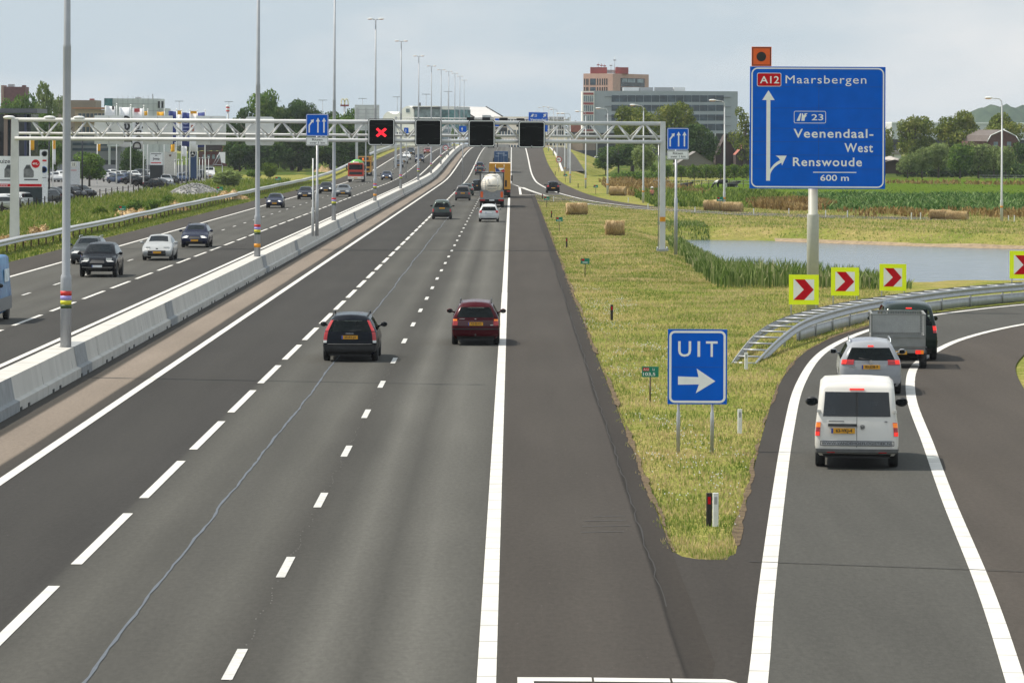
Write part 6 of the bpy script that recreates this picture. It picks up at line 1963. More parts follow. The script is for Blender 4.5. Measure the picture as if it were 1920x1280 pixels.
GRASS = leaf_mat('grass_blades', [(.30, (0.150, 0.228, 0.040)), (.46, (0.324, 0.342, 0.098)), (.58, (0.504, 0.414, 0.192)), (.76, (0.696, 0.540, 0.300))], .24, .3, rnd_amt=.34)
def left_exit(y): return exit_left_x(y) - .66
def nose(x, y):
    if not (2.80 + .1 * math.sin(y * 1.7) < x < left_exit(y)): return False
    if y < 68.5: return 2.95 + (68.5 - y) * .25 < x < 4.1 - (68.5 - y) * .22
    return not (pond_d(x, y) < 1.0)
pts = scatter(190000, 2.7, 18, 66.8, 200, nose, 1, 1.7)
hg = np.random.default_rng(2).uniform(.04, .13, len(pts))
o = link('grass', blades('grass', pts, hg, .011 + .00007 * pts[:, 1], GRASS, 3))
tag(o, 'short mown dry grass on the nose between motorway and exit road', 'grass', None, 'stuff')
pts = scatter(90000, 2.86, 14, 195, 480, lambda x, y: pond_d(x, y) > 1.5 and x < interp([(195, 12.5), (320, 13.5), (380, 14), (400, 12), (480, 5.5)], y), 4, 1.4)
hg = np.random.default_rng(5).uniform(.05, .16, len(pts))
o = link('grass', blades('grass', pts, hg, .04, GRASS, 6)); tag(o, 'mown grass verge along the motorway up to the slip road', 'grass', None, 'stuff')
pts = scatter(60000, 14, 70, 286, 400, lambda x, y: pond_d(x, y) > 1.2, 7)
hg = np.random.default_rng(8).uniform(.06, .22, len(pts))
o = link('grass', blades('grass', pts, hg, .05, GRASS, 9)); tag(o, 'dry grass bank behind the pond', 'grass', None, 'stuff')
pts = scatter(46000, -33.8, -28.7, 165, 620, lambda x, y: True, 10, 1.2)
hg = np.random.default_rng(11).uniform(.06, .24, len(pts))
LVERGE = leaf_mat('verge_blades', [(.28, (.095, .155, .025)), (.5, (.17, .225, .045)), (.75, (.30, .29, .11))], .5, .3, rnd_amt=.4)
o = link('grass', blades('grass', pts, hg, .045, LVERGE, 12)); tag(o, 'green verge grass under the left guardrail', 'grass', None, 'stuff')
rgf = np.random.default_rng(13)
fp = []
for k in range(40):
    cx, cy = rgf.uniform(2.95, 5.2), rgf.uniform(74, 190)
    m = rgf.integers(8, 26)
    for a, b_ in zip(rgf.normal(cx, .25, m), rgf.normal(cy, 1.6, m)):
        if nose(a, b_): fp.append((a, b_, height(a, b_) + .05))
fp = np.array(fp); s = .011
V = np.stack([fp + [-s, 0, -s], fp + [s, 0, -s], fp + [s, .01, s], fp + [-s, .01, s]], 1).reshape(-1, 3)
o = link('clover_flowers', fast_mesh('clover_flowers', V, np.arange(len(V)).reshape(-1, 4), mat('clover_white', (.62, .62, .55), .8)))
tag(o, 'tiny white clover flowers scattered through the verge grass', 'flowers', None, 'stuff')

REED = leaf_mat('reed_leaves', [(.28, (0.065, 0.114, 0.025)), (.48, (0.139, 0.204, 0.049)), (.7, (0.261, 0.310, 0.122)), (.85, (0.424, 0.392, 0.229))], .6, .3, rnd_amt=.55)
edge = [(313, 12.4), (285, 11.9), (255, 11.1), (225, 10.4), (195, 9.7), (182, 9.5), (174, 9.8), (168, 11.2)]
def reed_ok(x, y):
    d = pond_d(x, y)
    if y > 196 and x < 16: return x > interp([(168, 11.2), (174, 10.2), (195, 10.2), (225, 10.9), (255, 11.5), (313, 12.5)], y) + .35 * math.sin(y * .31) + .25 * math.sin(y * .83) and d > -.7
    return -1.0 < d < 14 and 10 < x < 19.5 and interp([(9, 176), (12, 170), (16, 180), (24, 192)], x) + 5 * math.sin(x * 3.1) + 4 * math.sin(x * 7.7 + 1) < y < 225
pts = scatter(60000, 9.3, 27, 166, 330, reed_ok, 14)
pts = pts[:19000]
rgr = np.random.default_rng(15)
hg = rgr.uniform(.6, 1.3, len(pts)) * np.clip(np.array([(interp([(166, .75), (185, 1.1), (230, .72), (290, .5), (330, .2)], y)) * interp([(9, 1), (14, 1), (17, .8), (19.5, .4)], x) for x, y in pts[:, :2]]), .3, 1.1)
o = link('reeds', blades('reeds', pts, hg, .032, REED, 16, .42, 2)); tag(o, 'tall green reeds along the near and left shore of the pond', 'reeds', None, 'stuff')

RUSSET = leaf_mat('russet_grass', [(.3, (0.163, 0.106, 0.037)), (.5, (0.263, 0.169, 0.069)), (.75, (0.375, 0.275, 0.125))], .5, .25, rnd_amt=.5)
WEED = leaf_mat('weed_leaves', [(.28, (0.062, 0.113, 0.021)), (.5, (0.140, 0.202, 0.042)), (.72, (0.245, 0.288, 0.078))], .5, .3, rnd_amt=.45)
def tuft(name, label, n, x0, x1, y0, y1, hmin, hmax, w, material, keep, seed, seg=2, cat='grass', lean=.5):
    p = scatter(n, x0, x1, y0, y1, keep, seed)
    rg = np.random.default_rng(seed + 1)
    # taller and lower patches
    k = .6 + .4 * np.sin(p[:, 0] * .55 + seed) * np.sin(p[:, 1] * .17 + seed * 2)
    o = link(name, blades(name, p, rg.uniform(hmin, hmax, len(p)) * (k * .6 + .55), w, material, seed + 2, lean, seg)); return tag(o, label, cat, None, 'stuff')
tuft('weeds', 'tall green weeds filling the ditch behind the left guardrail', 22000, -46, -34.2, 195, 600, .35, .95, .07, LVERGE, lambda x, y: True, 20)
tuft('rough_grass', 'rough green growth along the ditch before the pasture', 9000, 15, 33, 395, 500, .35, 1.1, .09, WEED, lambda x, y: y > 395 + abs(x - 22) * 1.2, 23)
tuft('rough_grass', 'russet dry grass on the bank around the walking person', 6000, 13.5, 24, 470, 620, .35, 1.1, .10, RUSSET, lambda x, y: math.sin(x * .9 + y * .05) > -.5, 26)
tuft('rough_grass', 'russet tall grass clump left of the big sign pole', 5200, 24.5, 33.5, 385, 425, .4, 1.15, .08, RUSSET, lambda x, y: ((x - 29.2) / 4.6) ** 2 + ((y - 405) / 20) ** 2 < 1, 29)
tuft('rough_grass', 'low russet and green strip in front of the maize', 2800, 32, 62, 355, 385, .25, .75, .08, RUSSET, lambda x, y: math.sin(x * .7) + math.sin(y * .3 + x) > -.3, 32)
tuft('rough_grass', 'russet strip across the far side of the pasture', 3200, 48, 130, 585, 640, .3, .9, .14, RUSSET, lambda x, y: abs(y - (625 - (x - 48) * .55)) < 12, 35)
MAIZE = leaf_mat('maize_leaves', [(.28, (0.035, 0.089, 0.023)), (.5, (0.089, 0.170, 0.046)), (.75, (0.211, 0.292, 0.121))], .4, .25, rnd_amt=.6)
tuft('maize', 'dense green maize crop in the field beyond the pond', 17000, 31, 80, 385, 480, .45, .95, .085, MAIZE, lambda x, y: x > 31 + (y - 385) * .04, 38, 2, 'crop', 1.1)
tuft('pasture_tufts', 'longer grass tufts in the pasture', 9000, 24, 80, 480, 640, .06, .22, .10, leaf_mat('pasture_blades', [(.3, (.05, .095, .014)), (.7, (.10, .145, .025))], .2), lambda x, y: True, 41, 1)

# ------------------------------------------------------------------ hay, straw, stones
HAYL = leaf_mat('hay_straws', [(.28, (0.247, 0.163, 0.072)), (.5, (0.455, 0.325, 0.163)), (.75, (0.650, 0.507, 0.286))], 1.2, .15, rnd_amt=.6)
M_HAY = mat('hay', (.27, .18, .08), .95, scale=5, color2=(.56, .41, .22), bump=.9, stretch=(5, 1, 1), detail=8)
def bale(px, py, L, r, rz, label, group='round hay bales on the verges', seed=1):
    x, y = G(px, py)
    t = thing('hay_bale', label, 'hay bale', (x, y, height(x, y) - .06), rz, group)
    rg = random.Random(seed); m = MB(); prof = [(r * .25, -L / 2 + .02), (r * .9, -L / 2)]
    k = 12
    for i in range(k + 1): prof.append((r * rg.uniform(.86, 1.06), -L / 2 + L * (i + .3) / (k + .6)))
    prof += [(r * .9, L / 2), (r * .25, L / 2 - .02)]
    m.lathe(prof, 20, 0, 'X', (0, 0, r * .93))
    q1, q2, q3 = rg.uniform(0, 6), rg.uniform(0, 6), rg.uniform(0, 6)
    for i_, v_ in enumerate(m.v):
        k_ = 1 + .07 * math.sin(v_[0] * 5 + q1) + .05 * math.sin(v_[1] * 9 + v_[0] * 3 + q2); m.v[i_] = (v_[0] + .05 * math.sin(v_[2] * 7 + q3), v_[1] * k_, v_[2] * k_)
    m.build('core', M_HAY, t)
    rn = np.random.default_rng(seed); n = 2600
    a = rn.uniform(0, 6.283, n); xx = rn.uniform(-L / 2, L / 2, n); rr = r * rn.uniform(.95, 1.07, n)
    c = np.stack([xx, rr * np.sin(a), r * .93 + rr * np.cos(a)], 1)
    tg = np.stack([rn.normal(0, .25, n), np.cos(a), -np.sin(a)], 1); out = np.stack([np.zeros(n), np.sin(a), np.cos(a)], 1)
    s = rn.uniform(.07, .22, n)[:, None]; w = .014
    V = np.stack([c - tg * s, c - tg * s + [w, 0, 0], c + tg * s + out * s * .35 + [w, 0, 0], c + tg * s + out * s * .35], 1).reshape(-1, 3)
    link('loose_straw', fast_mesh('loose_straw', V, np.arange(n * 4).reshape(-1, 4), HAYL), t)
    return t
bale(1081.5, 402, 1.95, .56, .12, 'long round hay bale left of two on the near verge', seed=1)
bale(1152.5, 440.5, 1.42, .55, 0, 'single round hay bale nearest the gantry leg', seed=2)
bale(1158, 366, 2.0, .55, -.25, 'hay bale on the far side of the slip road beside a lamp post', seed=3)
bale(1338, 395, 1.9, .52, -.2, 'left one of the hay bale pair beside the lamp before the cows', seed=4)
bale(1374, 397, 1.85, .48, -.35, 'right one of the hay bale pair beside the lamp before the cows', seed=5)
bale(1763, 411, 1.9, .42, -.1, 'slumped hay bale at the right before the maize, left half', seed=6)
bale(1795, 412, 1.9, .40, -.45, 'slumped hay bale at the right with its round end towards the camera', seed=7)
def heap(px, py, w, d, h, label, name, core, straw, seed, cat, n=900, group=None, sl=.3):
    x, y = G(px, py); t = thing(name, label, cat, (x, y, height(x, y) - .05), 0, group)
    rg = random.Random(seed); ph = [rg.uniform(0, 6) for _ in range(4)]
    def z(u, v):
        r = math.sqrt(u * u + v * v)
        return max(0, (1 - r ** 1.7)) * h * (.72 + .28 * math.sin(u * 5 + ph[0]) * math.cos(v * 4 + ph[1]) + .18 * math.sin(u * 11 + ph[2]))
    m = MB(); m.grid([[(u / 12 * w / 2, v / 8 * d / 2, z(u / 12, v / 8)) for u in range(-12, 13)] for v in range(-8, 9)], 0, True); m.build('mound', core, t)
    rn = np.random.default_rng(seed); u = rn.uniform(-1, 1, n); v = rn.uniform(-1, 1, n); k = u * u + v * v < .95; u, v = u[k], v[k]
    c = np.stack([u * w / 2, v * d / 2, [z(a, b_) for a, b_ in zip(u, v)]], 1); n = len(c)
    dr = rn.normal(size=(n, 3)); dr[:, 2] = np.abs(dr[:, 2]) * .5; dr /= np.linalg.norm(dr, axis=1)[:, None]
    s = rn.uniform(.3, 1, n)[:, None] * sl; wv = np.cross(dr, rn.normal(size=(n, 3))); wv /= np.linalg.norm(wv, axis=1)[:, None]; wv *= .03
    V = np.stack([c - wv, c + wv, c + dr * s + wv, c + dr * s - wv], 1).reshape(-1, 3)
    if straw: link('loose_straw', fast_mesh('loose_straw', V, np.arange(n * 4).reshape(-1, 4), straw), t)
    return t
GH = 'straw heaps behind the left guardrail'
heap(73, 441, 2.6, 3.5, .95, 'straw heap at the foot of the left gantry leg', 'straw_heap', M_HAY, HAYL, 1, 'straw heap', group=GH)
heap(22, 455, 2.0, 3.5, .85, 'straw heap left of the left gantry leg', 'straw_heap', M_HAY, HAYL, 2, 'straw heap', group=GH)
heap(246, 408, 3.6, 4, 1.1, 'straw heap beside the first green sign behind the guardrail', 'straw_heap', M_HAY, HAYL, 3, 'straw heap', group=GH)
heap(330, 394, 2.6, 4, .8, 'low straw heap in front of the stone heap', 'straw_heap', M_HAY, HAYL, 4, 'straw heap', group=GH)
heap(430, 374, 4.6, 6, 1.2, 'largest straw heap, left of the second lamp post', 'straw_heap', M_HAY, HAYL, 5, 'straw heap', group=GH)
heap(606, 322, 4.2, 8, 1.3, 'brown straw heap in the ditch verge behind the merging-lanes sign', 'straw_heap', M_HAY, HAYL, 6, 'straw heap', group=GH)
# bank of grey rubble
M_STONE = mat('grey_rubble', (.20, .20, .19), .9, scale=2.5, color2=(.36, .35, .34), bump=.6)
st = heap(366, 363, 8.2, 12, 1.9, 'long bank of grey rubble stones in front of the car park', 'stone_heap', M_STONE, None, 9, 'stone heap')
rg = random.Random(8); m = MB()
for k in range(620):
    u, v = rg.uniform(-1, 1), rg.uniform(-1, .4)
    if u * u + v * v > .95: continue
    r = math.sqrt(u * u + v * v); z = max(0, 1 - r ** 1.7) * 1.8
    s = rg.uniform(.08, .2)
    m.box((u * 4.1, v * 6, z), (s * 1.4, s, s), 0, rz=rg.uniform(0, 3), rx=rg.uniform(0, 1), ry=rg.uniform(0, 1), taper=.7)
o = m.build('stones', M_STONE, st); o['kind'] = 'stuff'

# ------------------------------------------------------------------ buildings
M_PINK = mat('pink_brick', (.52, .33, .26), .85, scale=1.2, var=.07)
M_REDP = mat('red_cladding', (.30, .06, .055), .7, var=.1)
M_GREYP = mat('grey_cladding', (.33, .36, .385), .6, scale=.6, var=.05)
M_GLAZ = mat('office_glazing', (.05, .075, .10), .15, scale=.5, var=.5, spec=.5)
M_GLAZL = mat('pale_glazing', (.20, .25, .27), .2, scale=.7, var=.4)
M_GLAZD = mat('dark_glazing', (.018, .028, .032), .15, scale=.6, var=.5)
M_CREAMW = mat('cream_wall', (.74, .67, .56), .8, scale=.4, var=.05)
M_WHITEW = mat('white_wall', (.84, .82, .76), .8, scale=.4, var=.05)
M_BROWNW = mat('brown_wall', (.28, .215, .17), .85, scale=.5, var=.08)
M_BRICKD = mat('dark_red_brick', (.15, .055, .055), .9, scale=1.0, var=.15)
M_TILE = mat('red_roof_tiles', (.36, .12, .085), .85, scale=2, var=.15)
M_SLATE = mat('brown_roof_tiles', (.125, .105, .095), .85, scale=1.5, var=.15)
M_SHEDW = mat('pale_grey_wall', (.60, .61, .60), .8, scale=.4, var=.06)
M_TEAL = mat('teal_glass', (.06, .17, .18), .2, scale=.6, var=.5)
M_DARKW = mat('dark_grey_wall', (.05, .054, .06), .7, var=.1)

class Fac:
    """vertical facade frame: u along the wall in pixels of the photograph, v up"""
    def __init__(s, Y): s.Y = Y; s.k = Y / FPX
    def x(s, px): return (px - CX) * s.k
    def z(s, py, px=960): return P(px, py, s.Y)[1]
def block(parent, name, material, Y, px0, px1, py0, py1, depth, dy=0.0, pz=None):
    f = Fac(Y); c = (px0 + px1) / 2
    x0, x1 = f.x(px0), f.x(px1); z1 = f.z(py0, c); z0 = f.z(py1, c) if pz is None else pz
    m = MB(); m.box(((x0 + x1) / 2, Y + dy + depth / 2, (z0 + z1) / 2), (x1 - x0, depth, z1 - z0)); return m.build(name, material, parent)
def bld(name, label, px, Y, cat='building'):
    t = thing(name, label, cat, (0, 0, 0)); return t
def turn(t, px, Y, deg, sx=1.0):
    """turn a finished building about its own centre"""
    c = ((px - CX) * Y / FPX, Y + 6, 0)
    M = Matrix.Translation(c) @ Matrix.Rotation(R(deg), 4, 'Z') @ Matrix.Diagonal((sx, 1, 1, 1)) @ Matrix.Translation((-c[0], -c[1], 0))
    t.matrix_world = M
def window_row(parent, material, Y, py0, py1, spans, dy=-.06, frame=None, depth=.1, name='window'):
    for (a, b) in spans: block(parent, name, material, Y, a, b, py0, py1, depth, dy)
def spans(a, b, n, gap):
    w = (b - a) / n; return [(a + w * i + gap / 2, a + w * (i + 1) - gap / 2) for i in range(n)]

# pink tower, turned so two faces show
t = thing('office_tower', 'pink brick office tower with red plant boxes and aerials on its roof', 'building', (0, 0, 0))
Y = 1260.0; k = Y / FPX
cx = (1148.5 - CX) * k; zt = P(1148, 138, Y)[1]; zb = 1.0
A = R(32)
def tower(p0, p1, z0, z1, mtl, name, push=0.0, face=0):
    """p along the face from the near corner; face 0 runs to the left, 1 to the right"""
    d = Vector((-math.cos(A), math.sin(A), 0)) if face == 0 else Vector((math.sin(A), math.cos(A), 0))
    nrm = Vector((-math.sin(A), -math.cos(A), 0)) if face == 0 else Vector((math.cos(A), -math.sin(A), 0))
    c = Vector((cx, Y, 0)); a, b = c + d * p0 + nrm * push, c + d * p1 + nrm * push
    m = MB(); e = -nrm * .12
    pts = [a, b, b + e, a + e]
    if face == 1: pts = pts[::-1]
    n = m.add([(p.x, p.y, z0) for p in pts] + [(p.x, p.y, z1) for p in pts])
    for q in ((0, 1, 5, 4), (1, 2, 6, 5), (2, 3, 7, 6), (3, 0, 4, 7), (4, 5, 6, 7), (3, 2, 1, 0)): m.face([n + i for i in q])
    return m.build(name, mtl, t)
W1, W2 = 54.5 * k / math.cos(A), 73 * k / math.sin(A) * .98
m = MB(); c = Vector((cx, Y, 0)); dl, dr = Vector((-math.cos(A), math.sin(A), 0)), Vector((math.sin(A), math.cos(A), 0))
q = [c, c + dl * W1, c + dl * W1 + dr * W2, c + dr * W2]
n = m.add([(p.x, p.y, zb) for p in q] + [(p.x, p.y, zt) for p in q])
for f_ in ((0, 1, 5, 4), (1, 2, 6, 5), (2, 3, 7, 6), (3, 0, 4, 7), (4, 5, 6, 7)): m.face([n + i for i in f_])
m.build('wall', M_PINK, t, True)
def zy(py): return P(1148, py, Y)[1]
for (a, b) in ((147.5, 159.5), (163.5, 176), (180, 192)):
    for (u0, u1) in ((1095, 1097), (1099, 1100.5), (1101.5, 1103.5), (1119.5, 1121.5), (1124, 1126), (1128.5, 1130.5), (1132.5, 1134.5), (1136.5, 1138.5)):
        tower((1148.5 - u1) * k / math.cos(A), (1148.5 - u0) * k / math.cos(A), zy(b), zy(a), M_GLAZD, 'window', .06, 0)
    tower((1148.5 - 1117) * k / math.cos(A), (1148.5 - 1106.5) * k / math.cos(A), zy(b), zy(a), M_GLAZ, 'window', .06, 0)
f1 = 1 / math.sin(A) * k * .98
tower((1164 - 1148.5) * f1, (1213 - 1148.5) * f1, zy(162), zy(146), M_GLAZD, 'wide_window', .06, 1)
for (a, b) in ((1167, 1177), (1178.5, 1193), (1197, 1210)): tower((a - 1148.5) * f1, (b - 1148.5) * f1, zy(154), zy(147), M_GLAZL, 'pane', .12, 1)
tower((1164 - 1148.5) * f1, (1190 - 1148.5) * f1, zy(172), zy(163), M_GLAZD, 'wide_window', .06, 1)
for (a, b, mm) in ((1106, 1137, M_REDP), (1153, 1177, M_REDP)):
    m = MB(); m.box(((((a + b) / 2) - CX) * k * 1.008, Y + 8, zt + 1.05), ((b - a) * k, 6, 2.1)); m.build('plant_room', mm, t)
m = MB(); m.box(((1145 - CX) * k, Y + 9, zt + .8), (3.4, 3, 1.0)); m.build('plant_room', M_GALV, t)
for (px, h) in ((1122, 3.6), (1128, 3.4), (1134, 3.2), (1146, 3.4), (1153, 5.6), (1158, 2.6)):
    m = MB(); x = (px - CX) * k; m.tube((x, Y + 7, zt), (x, Y + 7, zt + h), .09, .05, 6); m.box((x, Y + 7, zt + h * .8), (.9, .2, .35)); m.build('aerial', M_REDP if px < 1140 else M_GALV, t)

# long grey office block
t = bld('office_block', 'long grey office block with four bands of dark windows and a red-striped end', 0, 0)
Y = 1200.0
block(t, 'wall', M_GREYP, Y, 1114, 1383, 171, 250, 26)
block(t, 'wall', M_DARKW, Y, 1080, 1383, 250, 292, 22, 2)
for (a, b) in ((179, 191.5), (197, 208.5), (215, 226.5), (232.5, 245)):
    for (p0, p1) in spans(1146, 1357, 14, .8): block(t, 'window', M_GLAZ, Y, p0, p1, a, b, .15, -.07)
    block(t, 'sunshade_rail', M_DARKW, Y, 1134, 1370, a + 3.0, a + 3.6, .25, -.3)
block(t, 'end_frame', M_WHITEW, Y, 1091.5, 1114, 171, 249, 22, -.8)
for (a, b) in ((174, 178), (192.5, 196.5), (210.5, 214.5), (228.5, 231), (243, 246)): block(t, 'red_band', M_REDP, Y, 1093.5, 1112.5, a, b, .3, -1.0)
for (a, b) in ((180, 191), (198, 209), (216, 227), (232, 242)):
    for (p0, p1) in spans(1093.5, 1112.5, 5, .9): block(t, 'window', M_GLAZL if a < 230 else M_GLAZ, Y, p0, p1, a, b, .3, -.95)
for (a, b, mm) in ((1169, 1199, M_WHITEW), (1200, 1225.5, M_SLATE), (1229, 1263, M_SLATE), (1265, 1286, M_WHITEW)): block(t, 'roof_plant', M_GALV_D if mm is M_SLATE else M_SHEDW, Y, a, b, 163.5, 171.5, 6, 6)
for px in (1102, 1118, 1300, 1340): block(t, 'pillar', M_SHEDW, Y, px, px + 2, 250, 292, 1, -.5)

# buildings left of the office, beyond the crest
t = bld('cream_building', 'low cream building with tall paired windows under the grey office tower', 0, 0); Y = 1180
block(t, 'wall', M_CREAMW, Y, 1024, 1078, 256, 290, 12)
for p in spans(1026, 1076, 8, 2.4): block(t, 'window', M_GLAZD, Y, p[0], p[1], 262, 273, .2, -.08); block(t, 'window', M_GLAZ, Y, p[0], p[1], 277, 284, .2, -.08)
block(t, 'wall', M_BROWNW, Y, 1078, 1106, 256, 282, 10, 1); block(t, 'base', M_DARKW, Y, 1078, 1106, 282, 296, 10, .5)
turn(t, 1064, 1180, -24, 1.08)
t = bld('columned_building', 'pale building with rows of grey columns behind the far blue exit sign', 0, 0); Y = 1300
block(t, 'wall', M_SHEDW, Y, 1025, 1058, 219, 262, 12)
for (a, b) in ((221, 226), (230, 242), (245, 254)):
    for p in spans(1026, 1057, 7, 1.6): block(t, 'window', M_GLAZ, Y, p[0], p[1], a, b, .2, -.08)
block(t, 'roof_slab', M_GALV_D, Y, 1023, 1068, 223, 226, 10, -.5)
t_col = t
t = bld('red_roofed_house', 'house with a pinkish red hipped roof right of the grey columns', 0, 0); Y = 1240
block(t, 'wall', M_DARKW, Y, 1067, 1092, 246, 258, 10)
f = Fac(Y); m = MB(); m.prism([(f.x(1063), f.z(247)), (f.x(1093), f.z(247)), (f.x(1091), f.z(232)), (f.x(1066), f.z(232.5))], 9, Matrix.Translation((0, Y - .4, 0))); m.build('roof', M_TILE, t)
t = bld('beige_building', 'beige building with vertical windows directly beyond the crest of the road', 0, 0); Y = 1350
block(t, 'wall', M_CREAMW, Y, 938, 1024, 219, 286, 12)
for (a, b) in ((224, 228), (244, 256), (261, 267), (272, 278)):
    for p in [q for q in spans(942, 1022, 14, 2.2)]: block(t, 'window', M_GLAZ, Y, p[0], p[1], a, b, .2, -.08)
turn(t, 980, 1350, -25, 1.08)
t = bld('wavy_roofed_building', 'white building with a wavy gable roofline and glass wing beyond the median lamps', 0, 0); Y = 1400
f = Fac(Y)
wave = [(729, 222), (731, 216), (735, 212), (739, 209.5), (743, 211), (748, 213.5), (754, 214), (759, 213), (764, 208), (769, 203), (774, 200), (779, 198.8), (784, 200.5), (788, 203), (790, 206), (790.5, 242), (729, 242)]
m = MB(); m.prism([(f.x(a), f.z(b, 760)) for a, b in wave][::-1], 14, Matrix.Translation((0, Y, 0))); m.build('wall', M_WHITEW, t)
block(t, 'window', M_GLAZL, Y, 775, 782, 204, 211, .3, -.1)
block(t, 'glass_wing', M_GLAZL, Y, 790, 840, 204, 240, 12, .5); block(t, 'roof_edge', M_DARKW, Y, 788, 842, 200.5, 203.5, 13, -.3)
block(t, 'roof', M_WHITEW, Y, 789, 838, 199, 200.5, 13, -.4)
block(t, 'green_glass', M_TEAL, Y, 840, 867, 206, 250, 12, 1); block(t, 'wall', M_SHEDW, Y, 840, 866, 200.5, 206, 12, .8)
m = MB(); m.box((f.x(794), Y + 3, f.z(197)), (.5, .5, 1.4)); m.build('chimney', M_DARKW, t)
turn(t, 790, 1400, -28, 1.1)
t = bld('white_hall', 'white hall with a big sloping roof beyond the last median lamps', 0, 0); Y = 1420; f = Fac(Y)
m = MB(); m.grid([[(f.x(889), Y - 1, f.z(221)), (f.x(942), Y - 1, f.z(219.5))], [(f.x(853), Y + 16, f.z(199.5)), (f.x(910), Y + 16, f.z(200.5))]], 0, False); m.grid([[(f.x(889), Y - 1, f.z(221) - .3), (f.x(942), Y - 1, f.z(219.5) - .3)], [(f.x(853), Y + 16, f.z(199.5) - .3), (f.x(910), Y + 16, f.z(200.5) - .3)]], 0, False); m.quad((f.x(889), Y - 1, f.z(221) - .3), (f.x(942), Y - 1, f.z(219.5) - .3), (f.x(942), Y - 1, f.z(219.5)), (f.x(889), Y - 1, f.z(221))); m.build('roof', mat('white_roof', (.50, .485, .465), .7, scale=.5, var=.06), t)
m = MB(); m.prism([(f.x(850), f.z(201)), (f.x(856), f.z(200.5)), (f.x(889), f.z(220)), (f.x(884), f.z(232)), (f.x(864), f.z(232)), (f.x(862), f.z(206))][::-1], 8, Matrix.Translation((0, Y - .8, 0))); m.build('gable', M_CREAMW, t)
m = MB(); a, b = (f.x(910.5), f.z(200)), (f.x(943), f.z(219)); m.tube((a[0], Y - .5, a[1]), (b[0], Y - .5, b[1]), .22, .22, 6); a, b = (f.x(857), f.z(200.5)), (f.x(890), f.z(220.5)); m.tube((a[0], Y - .9, a[1]), (b[0], Y - .9, b[1]), .2, .2, 6); m.build('verge_trim', M_DARKW, t)
block(t, 'dormer', M_SHEDW, Y, 904, 920, 216, 220, 2, -1.2)
block(t, 'wall', M_WHITEW, Y, 889, 942, 220.5, 250, 12, 1)
t = bld('white_offices', 'white low offices with small windows behind the red cross signal', 0, 0); Y = 1330
block(t, 'wall', M_WHITEW, Y, 741, 800, 240, 290, 12)
for (a, b) in ((248, 254), (262, 267), (273, 278)):
    for p in spans(743, 798, 9, 2.6): block(t, 'window', M_GLAZ, Y, p[0], p[1], a, b, .2, -.08)
block(t, 'dark_corner', M_TEAL, Y, 741, 752, 236, 248, .6, -.3)
turn(t, 770, 1330, -26, 1.09)
t = bld('grey_offices', 'pale grey office front glimpsed through the gantry right of the second signal', 0, 0); Y = 1340
block(t, 'wall', M_SHEDW, Y, 800, 846, 238, 288, 12)
for (a, b) in ((242, 249), (254, 261), (266, 273)): block(t, 'window', M_GLAZL, Y, 803, 844, a, b, .2, -.08)

# far second gantry with signals and blue sign
t = thing('far_gantry', 'second lattice gantry far ahead near the crest of the road', 'gantry', (0, 0, 0)); Y = 735; f = Fac(Y)
m = MB(); m.tube((f.x(742), Y, f.z(222)), (f.x(1066), Y, f.z(224)), .09, .09, 8); m.build('top_chord', M_GANTRY, t)
m = MB(); m.tube((f.x(742), Y, f.z(230)), (f.x(1066), Y, f.z(232)), .08, .08, 8); m.build('bottom_chord', M_GANTRY, t)
m = MB()
for i in range(40):
    a = 742 + 8.1 * i; m.tube((f.x(a), Y, f.z(222 if i % 2 else 230)), (f.x(a + 8.1), Y, f.z(230 if i % 2 else 222)), .04, .04, 5)
m.build('diagonal_bracing', M_GANTRY, t)
for px in (1066, 742): m = MB(); m.box((f.x(px), Y, (f.z(220) + 0) / 2), (.4, .4, f.z(220))); m.build('leg', M_GANTRY, t)
m = MB(); m.prism([(f.x(991), f.z(247)), (f.x(1026.5), f.z(247)), (f.x(1026.5), f.z(211)), (f.x(991), f.z(210.5))], .15, Matrix.Translation((0, Y - .6, 0)))
bs = thing('far_direction_sign', 'small blue exit sign Veenendaal on the far gantry behind the rightmost signal', 'road sign', (0, 0, 0))
m.build('panel', M_BLUE, bs)
text_fit('Veenendaal', f.x(994), f.x(1024), f.z(226.5), f.z(222), Y - .62, M_SWHITE, bs, .02)
text_fit('23', f.x(1002), f.x(1006.5), f.z(219), f.z(214.5), Y - .62, M_SWHITE, bs, .02)
shape(bs, 'arrow', [(f.x(1018), f.z(219)), (f.x(1020), f.z(216.5)), (f.x(1018), f.z(214.5)), (f.x(1024.5), f.z(213)), (f.x(1023), f.z(219)), (f.x(1021.5), f.z(217.5)), (f.x(1019.5), f.z(220.5))][::-1], Y - .63, M_SWHITE)
shape(bs, 'junction_symbol', [(f.x(994.5), f.z(219)), (f.x(999), f.z(219)), (f.x(1001), f.z(214)), (f.x(997.5), f.z(214))], Y - .62, M_SWHITE)
for i, (a, b, c, d, lb) in enumerate(((875, 889, 220.5, 235, 'small black far signal above the third blank signal, left'), (904, 919, 220.5, 235, 'small black far signal above the third blank signal, right'), (936, 952, 221, 238, 'small black far signal beside the third blank signal'), (968, 983, 222, 238, 'small black far signal above the rightmost blank signal'))):
    m = MB(); m.prism(round_rect(f.x(a), f.x(b), f.z(d), f.z(c), .15), .3, Matrix.Translation((0, Y - .7, 0))); tag(m.build('far_lane_signal', M_SIGNAL), lb, 'lane signal', 'lane signals on the far gantry')
m = MB(); m.box((f.x(940), Y - .5, f.z(243)), (f.x(951) - f.x(929), .2, f.z(239) - f.z(247))); tag(m.build('far_text_panel', M_DARKW), 'dark text panel hanging under the far gantry left of the blue truck', 'road sign')
